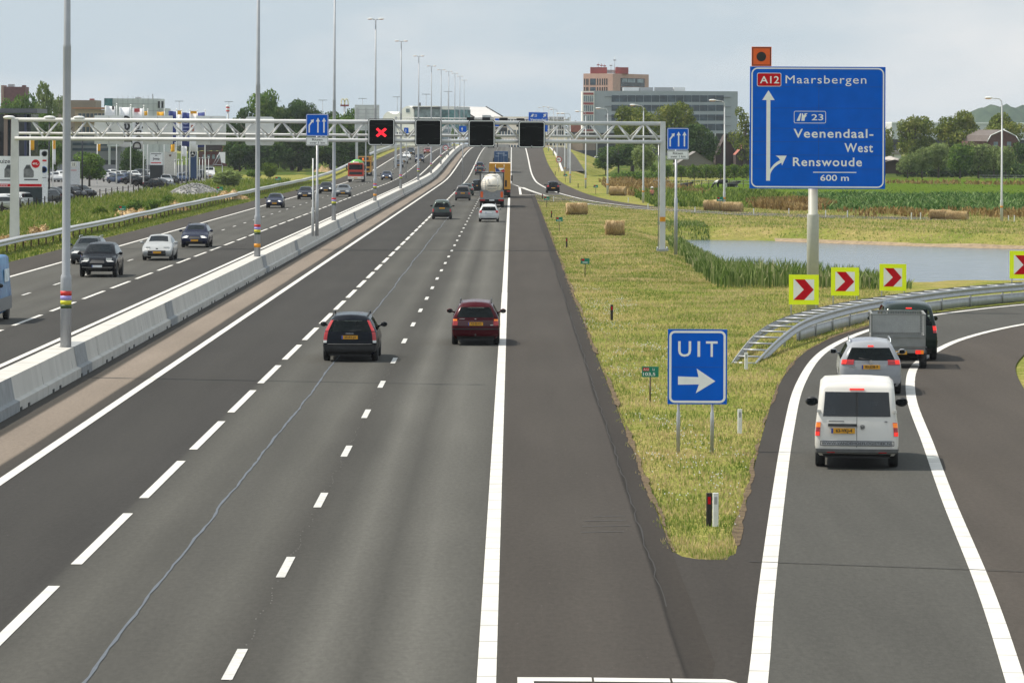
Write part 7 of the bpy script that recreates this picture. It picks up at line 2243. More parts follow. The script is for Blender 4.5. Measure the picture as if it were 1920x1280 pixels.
m = MB(); m.box((f.x(932), Y - .55, f.z(230)), (f.x(936) - f.x(928.5), .15, f.z(223) - f.z(238))); tag(m.build('far_blue_sign', M_BLUE), 'narrow blue sign beside the third blank signal on the far gantry', 'road sign')
for (a, b, c, d, yy, lb) in ((861, 874.5, 237, 248, 560, 'small blue sign on posts seen through the gantry left of the third signal'), (757.5, 766, 240.5, 251, 640, 'small blue sign seen through the gantry right of the red cross')):
    f2 = Fac(yy); t = thing('distant_blue_sign', lb, 'road sign', (f2.x((a + b) / 2), yy, 0))
    w = f2.x(b) - f2.x(a); m = MB(); m.prism(round_rect(-w / 2, w / 2, f2.z(d), f2.z(c), .08), .05); pn = m.build('panel', M_BLUE, t)
    m = MB(); m.prism(round_rect(-w / 2, w / 2, f2.z(d + 5), f2.z(d + .6), .05), .04); m.build('text_plate', M_SWHITE, t)
    m = MB(); m.tube((0, .08, zr(0, yy)), (0, .08, f2.z(c)), .07); m.build('post', M_GALV, t)
    shape(pn, 'arrow', arrow_up(-w * .1, f2.z(d - 2), f2.z(c + 2), w * .05, w * .14, .3), -.01, M_SWHITE)

# back of a big road sign on two posts
t = thing('road_sign_back', 'grey panelled back of a big road sign on two posts in front of the wood', 'road sign', (0, 0, 0)); Y = 640; f = Fac(Y)
m = MB(); m.box((f.x(688), Y, f.z(222)), (f.x(711) - f.x(665), .12, f.z(198) - f.z(246))); pn = m.build('panel', M_SBACK, t)
m = MB()
for i in range(7): m.box((f.x(688), Y - .08, f.z(200 + i * 7)), (f.x(710) - f.x(666), .03, .05))
m.build('rib', M_GALV, pn)
for px, w in ((669, .42), (686, .2)):
    m = MB(); m.box((f.x(px), Y - .2, f.z(203) / 2), (w, .25, f.z(203))); m.build('post', M_WPOLE, t)
# golden arches on a mast
t = thing('golden_arches_sign', 'pale yellow double-arch restaurant sign above the treetops', 'sign', (0, 0, 0)); Y = 820; f = Fac(Y)
m = MB()
for s in (-1, 1):
    pts = []
    for i in range(13):
        a = math.pi * i / 12
        pts.append((f.x(646 + s * 3.4) + f.k * 3.1 * math.cos(a), Y, f.z(198) + (f.z(187) - f.z(198)) * math.sin(a) ** .6))
    m.path_tube(pts, .11, 6)
m.build('arches', mat('pale_yellow_arch', (.75, .68, .34), .5), t)
m = MB(); m.box((f.x(646), Y, f.z(199.5)), (f.x(654) - f.x(638), .5, .35)); m.build('red_base', M_REDP, t)
m = MB(); m.tube((f.x(646), Y, 0), (f.x(646), Y, f.z(200)), .2); m.build('mast', M_WPOLE, t)
# water tower
t = thing('water_tower', 'slim red and white banded water tower on the skyline left of the wood', 'tower', (0, 0, 0)); Y = 1400; f = Fac(Y)
m = MB(); m.tube((f.x(427), Y, 0), (f.x(427), Y, f.z(210)), .25, .2, 8); m.build('mast', M_WPOLE, t)
for i in range(4):
    m = MB(); z0 = f.z(212 - i * 3.1); m.lathe([(.55, z0), (.72, z0 + .25), (.55, z0 + .55)], 12, 0, 'Z', (f.x(427), Y, 0)); m.build('band', M_RBAND if i % 2 == 0 else M_SWHITE, t)

# farm buildings beyond the pasture
t = thing('gambrel_house', 'brick farmhouse with a brown gambrel roof right of the willows', 'house', (0, 0, 0)); Y = 735; f = Fac(Y)
gp = [(1852, 285), (1853, 262), (1858, 255), (1881, 244.5), (1904, 256), (1910, 264), (1910, 285)]
m = MB(); m.prism([(f.x(a), f.z(b, 1880)) for a, b in gp][::-1], .4, Matrix.Translation((0, Y, 0))); m.build('wall', mat('farm_brick', (.14, .072, .062), .9, scale=2, var=.15), t)
m = MB(); off = f.x(1815) - f.x(1852)
front = [(f.x(a), Y - .15, f.z(b, 1880)) for a, b in ((1851, 266), (1857.5, 254.2), (1881, 243.5), (1905, 255), (1911.5, 266))]
back = [(x + off * 1.0, y + 14, z) for x, y, z in front]
m.grid([front, back], 0, False); m.build('roof', M_SLATE, t)
m = MB(); [m.tube(a, b, .09, .09, 6) for a, b in zip(front, front[1:])]; m.build('white_verge', M_SWHITE, t)
m = MB(); m.box((f.x(1834), Y + 6, f.z(275)), (f.x(1852) - f.x(1815), 11, f.z(262) - f.z(290))); m.build('side_wall', mat('farm_brick', (.14, .072, .062)), t)
for a, b in ((1863, 1871), (1888, 1896)):
    block(t, 'window', M_GLAZL, Y, a, b, 266, 277, .1, -.06)
m = MB(); m.box((f.x(1886), Y + 4, f.z(242)), (.6, .6, 1.0)); m.build('chimney', M_WHITEW, t)
def gable_barn(name, label, Y, pts, depth, wall, roof, dx=0.0, cat='barn'):
    t = thing(name, label, cat, (0, 0, 0)); f = Fac(Y)
    (x0, x1, eave, ridge, base) = pts; xm = (x0 + x1) / 2
    m = MB(); m.prism([(f.x(x0), f.z(base, xm)), (f.x(x1), f.z(base, xm)), (f.x(x1), f.z(eave, xm)), (f.x(xm), f.z(ridge, xm)), (f.x(x0), f.z(eave, xm))], depth, Matrix.Translation((0, Y, 0))); m.build('wall', wall, t)
    fr = [(f.x(x0 - 1), Y - .3, f.z(eave + .6, xm)), (f.x(xm), Y - .3, f.z(ridge - .7, xm)), (f.x(x1 + 1), Y - .3, f.z(eave + .6, xm))]
    bk = [(a + dx, b + depth + .6, c) for a, b, c in fr]
    m = MB(); m.grid([fr, bk], 0, False); m.build('roof', roof, t); return t
gable_barn('barn', 'dark brown barn with a steep gable left of the big blue sign', 790, (1342, 1382, 292, 253, 326), 12, mat('dark_barn_wood', (.045, .028, .025), .9, var=.2), mat('dark_barn_roof', (.06, .04, .036), .9, var=.2))
t = gable_barn('farmhouse', 'farmhouse with a pinkish red roof against the edge of the big blue sign', 780, (1380, 1412, 290, 272, 326), 10, mat('dark_barn_wood', (.045, .028, .025)), M_TILE, cat='house')
gable_barn('shed', 'low grey shed with a shallow roof behind the young pollards', 700, (1268, 1342, 308, 285, 325), 14, mat('grey_shed_wall', (.15, .145, .135), .9), mat('grey_shed_roof', (.19, .18, .165), .85, var=.1))
t = thing('long_shed', 'long pale grey industrial shed behind the domed trees at the right', 'building', (0, 0, 0)); Y = 1050
block(t, 'wall', M_SHEDW, Y, 1672, 1960, 232, 262, 20); block(t, 'roof_edge', M_SWHITE, Y, 1672, 1960, 229.5, 232, 20.5, -.3); block(t, 'wall', M_DARKW, Y, 1672, 1960, 262, 285, 19, .5)
t = thing('field_shed', 'low dark open shed with a pale roof right of the big blue sign', 'barn', (0, 0, 0)); Y = 700
block(t, 'wall', mat('dark_barn_wood', (.045, .028, .025)), Y, 1655, 1692, 300, 326, 8); block(t, 'wall', mat('dark_barn_wood', (.045, .028, .025)), Y, 1692, 1716, 315, 326, 5)
f = Fac(Y); m = MB(); m.grid([[(f.x(1652), Y - .6, f.z(305, 1670)), (f.x(1678), Y - .6, f.z(299, 1670)), (f.x(1696), Y - .6, f.z(308, 1670))], [(f.x(1652), Y + 9, f.z(299, 1670)), (f.x(1678), Y + 9, f.z(293, 1670)), (f.x(1700), Y + 9, f.z(300, 1670))]], 0, False); m.build('roof', mat('pale_shed_roof', (.38, .34, .30), .8, var=.1), t)
t = thing('pale_shed', 'pale low shed roofs behind the dark field shed', 'barn', (0, 0, 0)); block(t, 'wall', M_WHITEW, 760, 1650, 1690, 290, 302, 8); block(t, 'roof', mat('pale_shed_roof', (.38, .34, .30)), 760, 1648, 1696, 283, 290, 9, -.2)
m = MB(); f = Fac(760); m.box((f.x(1687), 762, f.z(277)), (.5, .5, 1.4)); m.build('vent_pipe', M_SWHITE, t)
def rail_fence(label, px0, px1, Y, py, n):
    f = Fac(Y); x0, x1 = f.x(px0), f.x(px1); z = height((x0 + x1) / 2, Y) - .05
    t = thing('field_fence', label, 'fence', ((x0 + x1) / 2, Y, z))
    for i in range(n): m = MB(); m.box((-(x1 - x0) / 2 + (x1 - x0) * i / (n - 1), 0, .5), (.1, .1, 1.1)); m.build('post', mat('weathered_wood', (.10, .08, .065), .9, var=.2), t)
    m = MB(); m.box((0, 0, 1.0), (x1 - x0, .05, .08)); m.box((0, 0, .6), (x1 - x0, .05, .06)); m.build('rail', M_GALV_D, t)
rail_fence('low grey rail fence behind the lone lamp post at the right', 1836, 1925, 660, 312, 9)
rail_fence('wooden pasture fence along the ditch left of the cows', 1225, 1420, 560, 350, 16)

# ------------------------------------------------------------------ car dealer on the left
def pt(px, Y): return (px - CX) * Y / FPX
t = bld('brick_tower', 'dark red brick tower with a light corner at the far left', 0, 0); Y = 1300
block(t, 'wall', M_BRICKD, Y, 5, 47, 163, 240, 10); block(t, 'corner_pier', mat('pink_pier', (.36, .22, .18), .8), Y, 2, 7, 160, 240, 8, -.5)
block(t, 'roof_plant', M_GALV, Y, 13, 24, 158, 163, 3, 2); block(t, 'parapet_pier', M_BRICKD, Y, 40, 47, 160, 164, 2, 1)
t = bld('brown_building', 'flat brown building behind the nearest lamp post', 0, 0); Y = 1000
block(t, 'wall', M_BROWNW, Y, 100, 179, 188, 300, 14); block(t, 'roof_plant', M_REDP, Y, 166, 174, 185, 188, 2, 2)
t = bld('beige_office', 'beige office with an orange eave and window rows left of the pale grey hall', 0, 0); Y = 940
block(t, 'wall', mat('beige_wall', (.44, .35, .25), .85, var=.06), Y, 140, 200, 206, 300, 12); block(t, 'eave', mat('orange_eave', (.42, .19, .10), .6), Y, 136, 200, 201.5, 204.5, 14, -1)
for (a, b) in ((213, 220), (238, 250)): window_row(t, M_GLAZ, Y, a, b, spans(146, 198, 7, 1.6))
block(t, 'eave', mat('orange_eave', (.42, .19, .10)), Y, 134, 198, 227, 230, 1.2, -1.1)
t = bld('panelled_hall', 'pale grey panelled hall with a teal glass corner behind the white flags', 0, 0); Y = 900
block(t, 'wall', M_SHEDW, Y, 211, 297, 185, 318, 16); block(t, 'wall', M_SHEDW, Y, 297, 309, 203, 318, 14, 1); block(t, 'glass_corner', M_TEAL, Y, 195.5, 211, 184.5, 199.5, 6, -.5); block(t, 'wall', M_WHITEW, Y, 196, 212, 199.5, 300, 8, -.3)
m = MB(); f = Fac(Y)
for i in range(1, 9): m.box((f.x(211 + i * 9.5), Y - .03, f.z(240)), (.06, .05, f.z(186) - f.z(300)))
for i in range(1, 4): m.box((f.x(254), Y - .03, f.z(185 + i * 13)), (f.x(297) - f.x(211), .05, .06))
m.build('panel_joint', M_GALV_D, t)
for (a, b) in ((296.5, 300.5), (303, 307)): block(t, 'black_sign', M_TRIM, Y, a, b, 190, 203, .4, -1.2)
block(t, 'roof_plant', M_GALV_D, Y, 251, 261, 182, 185, 2, 3); block(t, 'flue', M_GALV, Y, 282.5, 284.5, 176, 185, .5, 3)
t = bld('grey_showroom', 'grey showroom with dark horizontal windows under the left part of the gantry', 0, 0); Y = 800
block(t, 'wall', mat('showroom_grey', (.22, .225, .235), .7, var=.06), Y, 120, 228, 250, 336, 14)
for i, (a, b) in enumerate(((258, 263), (268, 273), (278, 283), (300, 318))): block(t, 'window', M_GLAZ if i < 3 else M_GLAZD, Y, 136, 226 - i * 3, a, b, .2, -.1)
block(t, 'portal', M_SHEDW, Y, 202, 226, 271, 275, 1, -1); block(t, 'portal', M_SHEDW, Y, 204, 208, 275, 318, 1, -1)
t = bld('dealer_showroom', 'dark glass showroom with a flat grey canopy at the left edge', 0, 0); Y = 640
block(t, 'wall', M_GLAZD, Y, -40, 58, 214, 330, 10); block(t, 'canopy', mat('canopy_grey', (.10, .105, .12), .5), Y, -40, 75, 204, 212, 14, -4)
for (a, b, mm) in ((10, 17, M_BROWNW), (48.5, 52, mat('navy_column', (.02, .03, .09), .5)), (23, 28, M_BRICKD)): block(t, 'column', mm, Y, a, b, 214, 326, .6, -2)
block(t, 'red_column', mat('bright_red_column', (.45, .05, .04), .5), Y, -6, 3, 246, 330, .6, -3)
t = thing('screen_wall', 'long low grey screen wall behind the parked cars', 'wall', (0, 0, 0)); block(t, 'panel', mat('screen_grey', (.20, .205, .215), .7, var=.06), 690, 92, 400, 309, 326, .3)
t = bld('brick_houses', 'dark red brick houses with dark roofs left of the wood', 0, 0); Y = 860
block(t, 'wall', M_BRICKD, Y, 372, 432, 284, 312, 10)
f = Fac(Y); m = MB(); m.prism([(f.x(370), f.z(285)), (f.x(434), f.z(285)), (f.x(424), f.z(264)), (f.x(380), f.z(264))], 9, Matrix.Translation((0, Y - .4, 0))); m.build('roof', mat('dark_house_roof', (.07, .055, .055), .9), t)
m = MB(); m.prism([(f.x(416), f.z(286)), (f.x(420), f.z(268)), (f.x(436), f.z(262)), (f.x(436), f.z(272))], 3, Matrix.Translation((0, Y - 1.5, 0))); m.build('orange_gable', M_TILE, t)
for p in spans(378, 414, 4, 4): block(t, 'window', M_GLAZL, Y, p[0], p[1], 290, 298, .2, -.1)

# billboard
t = thing('billboard', 'large white advertising billboard with vans and a red price disc on a dark green base', 'billboard', (0, 0, 0)); Y = 386; f = Fac(Y)
def Xb(p): return f.x(p)
def Zb(p): return f.z(p, 40)
m = MB(); m.box((Xb(34), Y, (Zb(293) + Zb(351)) / 2), (Xb(79) - Xb(-11), .3, Zb(293) - Zb(351))); pn = m.build('panel', mat('poster_white', (.80, .81, .81), .5, var=.03), t)
m = MB(); m.box((Xb(34), Y + .1, (Zb(351) - .1) / 2), (Xb(79.5) - Xb(-11), .25, Zb(351) + .1)); m.build('base', mat('dark_green_base', (.018, .032, .036), .6), t)
m = MB(); m.box((Xb(34), Y - .17, (Zb(345) + Zb(350)) / 2), (Xb(79) - Xb(-11), .02, Zb(345) - Zb(350))); m.build('red_strip', M_RED, pn)
m = MB(); m.lathe([(.42, 0), (.42, .02)], 24, 0, 'Y', (Xb(67.5), Y - .18, Zb(307))); m.build('price_disc', M_RED, pn)
text_fit('495,-', Xb(61.5), Xb(73.5), Zb(309.6), Zb(305), Y - .185, M_SWHITE, pn, .02)
text_fit('uizen?', Xb(1), Xb(29.5), Zb(306.5), Zb(298), Y - .16, M_TRIM, pn, .01)
text_fit('www.autodealer.nl' if False else 'www', Xb(1), Xb(16), Zb(348.8), Zb(346.4), Y - .185, M_SWHITE, pn, .01)
m = MB(); m.box((Xb(59), Y - .16, Zb(337)), (Xb(72) - Xb(46), .02, .12)); m.box((Xb(11), Y - .16, Zb(338)), (Xb(22) - Xb(1), .02, .1)); m.build('small_print', M_DARKW, pn)
for (a, c) in ((9, 0), (45, 1)):
    vs = [(a, 333), (a, 318), (a + 3, 313), (a + 5, 309), (a + 12, 309), (a + 15, 316), (a + 19, 321), (a + 19, 331), (a + 17, 333)]
    m = MB(); m.prism([(Xb(p), Zb(q)) for p, q in vs], .02, Matrix.Translation((0, Y - .175, 0))); m.build('printed_van', mat('printed_grey', (.16, .165, .165), .5, var=.4, scale=3), pn)
    m = MB(); m.prism([(Xb(p), Zb(q)) for p, q in ((a + 2, 317), (a + 5, 310.5), (a + 11, 310.5), (a + 13, 316.5))], .02, Matrix.Translation((0, Y - .185, 0))); m.build('printed_van_window', M_DARKW, pn)

def pylon(label, Y, p0, p1, q0, q1, material, fn=None, base=None):
    t = thing('dealer_pylon', label, 'sign pylon', (0, 0, 0)); f = Fac(Y); c = (p0 + p1) / 2
    m = MB(); m.rbox((f.x(c), Y, (f.z(q0, c) + f.z(q1, c)) / 2), (f.x(p1) - f.x(p0), .35, f.z(q0, c) - f.z(q1, c)), .08, 0, 'Y'); pn = m.build('panel', material, t)
    if base:
        m = MB(); m.box((f.x(c), Y + .02, f.z(q1, c) / 2 - .05), (f.x(p1) - f.x(p0), .33, f.z(q1, c) + .1)); m.build('base', base, t)
    if fn: fn(f, pn, Y - .19)
    return t
def ring(m, x, y, z, r, w, n=24):
    m.lathe([(r - w, -.012), (r - w, .012), (r, .012), (r, -.012), (r - w, -.012)], n, 0, 'Y', (x, y, z))
def round_letters(f, pn, y):
    m = MB(); ring(m, f.x(83), y, f.z(322), .34, .07); m.build('blue_ring', mat('logo_blue', (.02, .12, .42), .4), pn)
    z, x = f.z(322), f.x(83)
    shape(pn, 'emblem_mark', [(x - .2, z + .16), (x - .13, z + .16), (x - .05, z - .04), (x, z + .06), (x + .05, z - .04), (x + .13, z + .16), (x + .2, z + .16), (x + .07, z - .2), (x, z - .06), (x - .07, z - .2)][::-1], y, mat('logo_blue', (.02, .12, .42)))
    m = MB(); m.box((f.x(84), y, f.z(305)), (.42, .03, .17)); m.build('red_bar', M_RED, pn)
    m = MB(); ring(m, f.x(84), y, f.z(292), .3, .12); m.build('grey_emblem', M_DARKW, pn)
    m = MB(); m.box((f.x(83.5), y, f.z(337)), (.45, .03, .05)); m.build('lettering', M_DARKW, pn)
pylon('tall white pylon with a blue ring emblem behind the right end of the billboard', 400, 75, 89.5, 281, 380, mat('pylon_white', (.74, .75, .76), .5), round_letters)
def shield(f, pn, y):
    m = MB(); x, z = f.x(139), f.z(312); m.rbox((x, y, z), (.62, .03, .62), .15, 0, 'Y'); m.build('emblem', M_CHROME, pn)
    m = MB(); m.box((x, y, f.z(323)), (.66, .03, .06)); m.build('lettering', M_RED, pn)
    m = MB(); m.box((x - .1, y, z), (.07, .06, .4)); m.box((x + .1, y, z), (.07, .06, .4)); m.build('emblem_bar', M_DARKW, pn)
pylon('slim pale grey pylon with a square emblem right of the nearest lamp post', 450, 133, 150, 303, 362, mat('pylon_grey', (.54, .55, .56), .5), shield)
def jeep(f, pn, y):
    text_fit('Jeep', f.x(286.5), f.x(300), f.z(301, 290), f.z(295.5, 290), y, M_TRIM, pn, .02)
    m = MB(); m.box((f.x(293), y, f.z(305.5, 290)), (f.x(303) - f.x(284), .03, .12)); m.build('red_lettering', M_RED, pn)
    m = MB(); m.box((f.x(293), y, f.z(288.5, 290)), (f.x(303) - f.x(284), .03, .08)); m.box((f.x(293), y, f.z(291.5, 290)), (.3, .03, .1)); m.build('small_lettering', M_DARKW, pn)
pylon('white pylon lettered Jeep on a black base amid the parked cars', 540, 281.5, 305, 286, 309.5, mat('pylon_white', (.56, .57, .58)), jeep, mat('pylon_black', (.016, .02, .022), .5))
def crest(f, pn, y):
    m = MB(); m.rbox((f.x(319.5), y, f.z(294.5)), (.3, .03, .28), .08, 0, 'Y'); m.build('crest', mat('crest_brown', (.12, .05, .03), .5), pn)
    m = MB(); m.box((f.x(319.5), y, f.z(290)), (.8, .03, .06)); m.build('lettering', M_GALV, pn)
pylon('beige stone-coloured pylon right of the black-based one', 548, 308.5, 331, 285, 350, mat('pylon_beige', (.60, .57, .52), .6), crest)
def star(f, pn, y):
    x, z = f.x(361.5), f.z(291); m = MB(); ring(m, x, y, z, .50, .06)
    for a in (90, 210, 330): m.tube((x, y, z), (x + .47 * math.cos(R(a)), y, z + .47 * math.sin(R(a))), .07, .02, 6)
    m.build('star_emblem', M_SWHITE, pn)
pylon('dark blue pylon with a white three-pointed star in a ring', 590, 353, 370, 283, 335, mat('pylon_blue', (.015, .05, .13), .5), star)

# flags on poles
def flag(label, Y, pole, py_base, f0, f1, q0, q1, cloth, name='banner_flag', letters=None, lmat=None, extra=None, pole_top=None, lw=None):
    f = Fac(Y); x = f.x(pole); zb = 0
    t = thing(name, label, 'flag', (x, Y, zb), 0, 'flags of the car dealers')
    zt = f.z(pole_top if pole_top else q0 - 3, pole)
    m = MB(); m.lathe([(.09, 0), (.05, zt)], 8); m.ball((0, 0, zt + .05), .12); m.build('pole', M_SWHITE, t)
    rows = []
    for i in range(9):
        u = i / 8; rows.append([(f.x(f0 + (f1 - f0) * (u)) - x, .14 * math.sin(u * 5 + pole) * (u if abs(f1 - pole) > abs(f0 - pole) else 1 - u), f.z(q0 + (q1 - q0) * v + .8 * math.sin(u * 3 + pole), pole)) for v in (0, .25, .5, .75, 1)])
    m = MB(); m.grid(rows, 0, True); c = m.build('cloth', cloth, t)
    mo = c.modifiers.new('thickness', 'SOLIDIFY'); mo.thickness = .02
    if letters:
        me = text_mesh(letters, 1.0, lmat or M_TRIM, .02, 1.0)
        w = max(v.co.x for v in me.vertices) - min(v.co.x for v in me.vertices)
        L = (f.z(q0, pole) - f.z(q1, pole)) * .72; s = L / w
        xc = f.x((f0 + f1) / 2) - x
        M = Matrix.Translation((xc, -.22, f.z((q0 + q1) / 2 + (lw or 0), pole))) @ Matrix.Rotation(R(-90), 4, 'Y') @ FACE @ Matrix.Diagonal((s, s * 1.1, 1, 1))
        link('lettering', me, c, M)
    if extra: extra(f, c, x)
    return t
FW = mat('flag_white', (.82, .82, .84), .8, var=.05); FB = mat('flag_blue', (.03, .05, .22), .8, var=.15); FY = mat('flag_yellow', (.75, .38, .02), .8, var=.06); FO = mat('flag_orange', (.78, .36, .02), .8)
flag('white flag with small dark letters, leftmost of the tall flags beside the teal corner', 560, 218.7, 336, 197, 216, 199, 262, FW, extra=lambda f, c, x: [MB_box(c, (f.x(212) - x, -.2, f.z(206)), (.35, .03, .5), M_TRIM)], pole_top=196) if False else None
def MB_box(parent, c, d, material, name='print'):
    m = MB(); m.box(c, d); return m.build(name, material, parent)
flag('white flag with small dark print, leftmost of the tall flags by the teal glass corner', 560, 218.7, 336, 197, 216, 199, 262, FW, extra=lambda f, c, x: MB_box(c, (f.x(212) - x, -.2, f.z(206)), (.3, .03, .5), M_TRIM), pole_top=196)
flag('tall white flag lettered Jeep upwards', 545, 245, 343, 223.6, 243.5, 201, 275, FW, letters='Jeep', lw=4, pole_top=198)
flag('tall white flag lettered Dodge upwards under a red emblem', 535, 269.3, 347, 248.5, 268, 203, 279, FW, letters='Dodge', lw=12, pole_top=199.5, extra=lambda f, c, x: MB_box(c, (f.x(257) - x, -.2, f.z(210)), (.75, .03, .5), mat('emblem_red', (.50, .07, .08), .6)))
flag('small yellow flag right of the white Dodge flag', 620, 277, 311, 268.5, 276.5, 208.5, 216.5, FY, pole_top=206)
flag('wide yellow flag left of the blue flags', 620, 308, 340, 294, 307, 209.5, 250, FY, pole_top=206)
flag('dark blue flag, first of the blue ones', 560, 331, 339, 316, 330, 209, 270, FB, pole_top=206.5)
flag('yellow over white flag between two blue ones', 585, 340.5, 339, 332.5, 340, 210, 273, FW, pole_top=207, extra=lambda f, c, x: (MB_box(c, (f.x(336.2) - x, -.16, f.z(214)), (.56, .03, .62), FY), MB_box(c, (f.x(336.2) - x, -.16, f.z(230)), (.56, .03, .6), FY)))
flag('dark blue flag with pale upright lettering in the middle of the row', 560, 356, 340, 341.5, 355.5, 212, 275, FB, letters='Cartuning' if False else 'AUTO', lmat=mat('flag_letter_pale', (.30, .33, .55), .8), pole_top=207)
flag('white flag with an orange top and dark print', 585, 370, 340, 356, 369.5, 211, 284, FW, pole_top=208, extra=lambda f, c, x: (MB_box(c, (f.x(363) - x, -.2, f.z(213.5)), (.95, .03, .4), FO), MB_box(c, (f.x(361) - x, -.2, f.z(243)), (.4, .03, .9), mat('flag_print_red', (.35, .09, .05), .8))))
flag('dark blue flag, last of the row towards the wood', 560, 384.5, 342, 370.5, 384, 211, 276, FB, pole_top=208)
flag('short orange flag right of the Jeep pylon', 560, 328.5, 340, 320.5, 328, 271, 285, FY, pole_top=269)
flag('short white flag below the blue ones', 570, 349.5, 340, 341.5, 349, 274, 294, FW, pole_top=272)
flag('orange and white feather flag behind the billboard', 520, 99.5, 320, 99.5, 104.5, 262, 308, FW, pole_top=260, extra=lambda f, c, x: MB_box(c, (f.x(102) - x, -.12, f.z(273)), (.36, .03, 1.45), FO))
flag('yellow flag under the left end of the gantry', 520, 56.5, 320, 57, 64.5, 256, 281, FY, pole_top=254)
flag('small yellow flag above the bushy green tree', 560, 182.5, 320, 183, 188.5, 270, 283, FY, pole_top=268)
# slim white flag-less posts along the rubble bank
DP = [(304, 348), (320.6, 346), (327.7, 349), (334.7, 346), (341.5, 348), (348.8, 344), (354.8, 343), (361.4, 342), (367.8, 341), (373.8, 340), (379.7, 339), (385.3, 338), (391, 337)]
def slim():
    t = thing('slim_post', 'slim white post', 'post', (0, 0, 0), 0, 'slim white posts along the edge of the car park')
    m = MB(); m.tube((0, 0, 0), (0, 0, 3.55), .045, .04, 8); m.build('pole', M_SWHITE, t); m = MB(); m.ball((0, 0, 3.6), .16, (1, 1, .7)); m.build('head', M_GALV, t); return t
s0 = slim()
LB = ['slim white post at the right edge of the Jeep pylon', 'slim white post before the beige pylon, left', 'slim white post before the beige pylon, right edge', 'slim white post just right of the beige pylon', 'slim white post midway between beige and blue pylons', 'slim white post just left of the blue star pylon', 'slim white post at the left edge of the blue star pylon', 'slim white post in front of the middle of the blue star pylon', 'slim white post at the right edge of the blue star pylon', 'slim white post just right of the blue star pylon', 'slim white post third right of the blue star pylon', 'slim white post left of the white van', 'slim white post in front of the white van']
for i, (px, py) in enumerate(DP):
    x, y = G(px, py); o = s0 if i == 0 else dup(s0); o.location = (x, y, 0); o['label'] = LB[i]
# dark lamp posts of the car park
def dark_lamp(px, top, py, w, label):
    x, y = G(px, py); zt = P(px, top, y)[1]; t = thing('dark_lamp_post', label, 'lamp post', (x, y, 0), 0, 'dark posts of the car park')
    m = MB(); m.lathe([(w, 0), (w * .7, zt)], 10); m.build('pole', mat('navy_post', (.018, .02, .032), .5), t); m = MB(); m.box((0, 0, zt + .06), (w * 5, .3, .14)); m.build('lamp_head', M_TRIM, t)
dark_lamp(22.5, 216, 388, .10, 'dark post rising in front of the billboard')
dark_lamp(92, 228, 381, .10, 'dark post between the white pylon and the feather flag')
dark_lamp(154, 222, 374, .10, 'dark post right of the grey pylon')
# row of short dark stakes of the fence
t = thing('stake_fence', 'low fence of dark stakes above the weedy ditch', 'fence', (0, 0, 0))
m_w = mat('dark_stake', (.03, .022, .02), .9)
for i in range(34):
    px = 12 + i * 5.6; y = 300 + i * 6.0
    x = -44.6
    y = 345 + i * 6.3
    m = MB(); m.box((x - .9, y, .55), (.11, .11, 1.35)); m.build('stake', m_w, t)
m = MB(); m.box((-45.5, 449, 1.0), (.03, 208, .03)); m.box((-45.5, 449, .6), (.03, 208, .03)); m.build('wire', m_w, t)
# white sail-like display frame
t = thing('display_frame', 'white panelled display frame on slanting struts right of the flags', 'sign', (0, 0, 0)); Y = 620; f = Fac(Y)
m = MB(); m.prism([(f.x(412), f.z(288)), (f.x(422.5), f.z(287.5)), (f.x(422.5), f.z(309)), (f.x(415), f.z(307))][::-1], .1, Matrix.Translation((0, Y, 0))); m.build('panel', M_SWHITE, t)
m = MB()
for a, b, c, d in ((411, 290, 399, 312), (414, 295, 403, 312), (411, 288, 417, 316), (400, 311, 416, 312)): m.tube((f.x(a), Y + .3, f.z(b)), (f.x(c), Y + .3, f.z(d)), .05)
m.tube((f.x(417), Y + .3, 0), (f.x(417), Y + .3, f.z(312)), .07); m.build('strut', M_GALV, t)

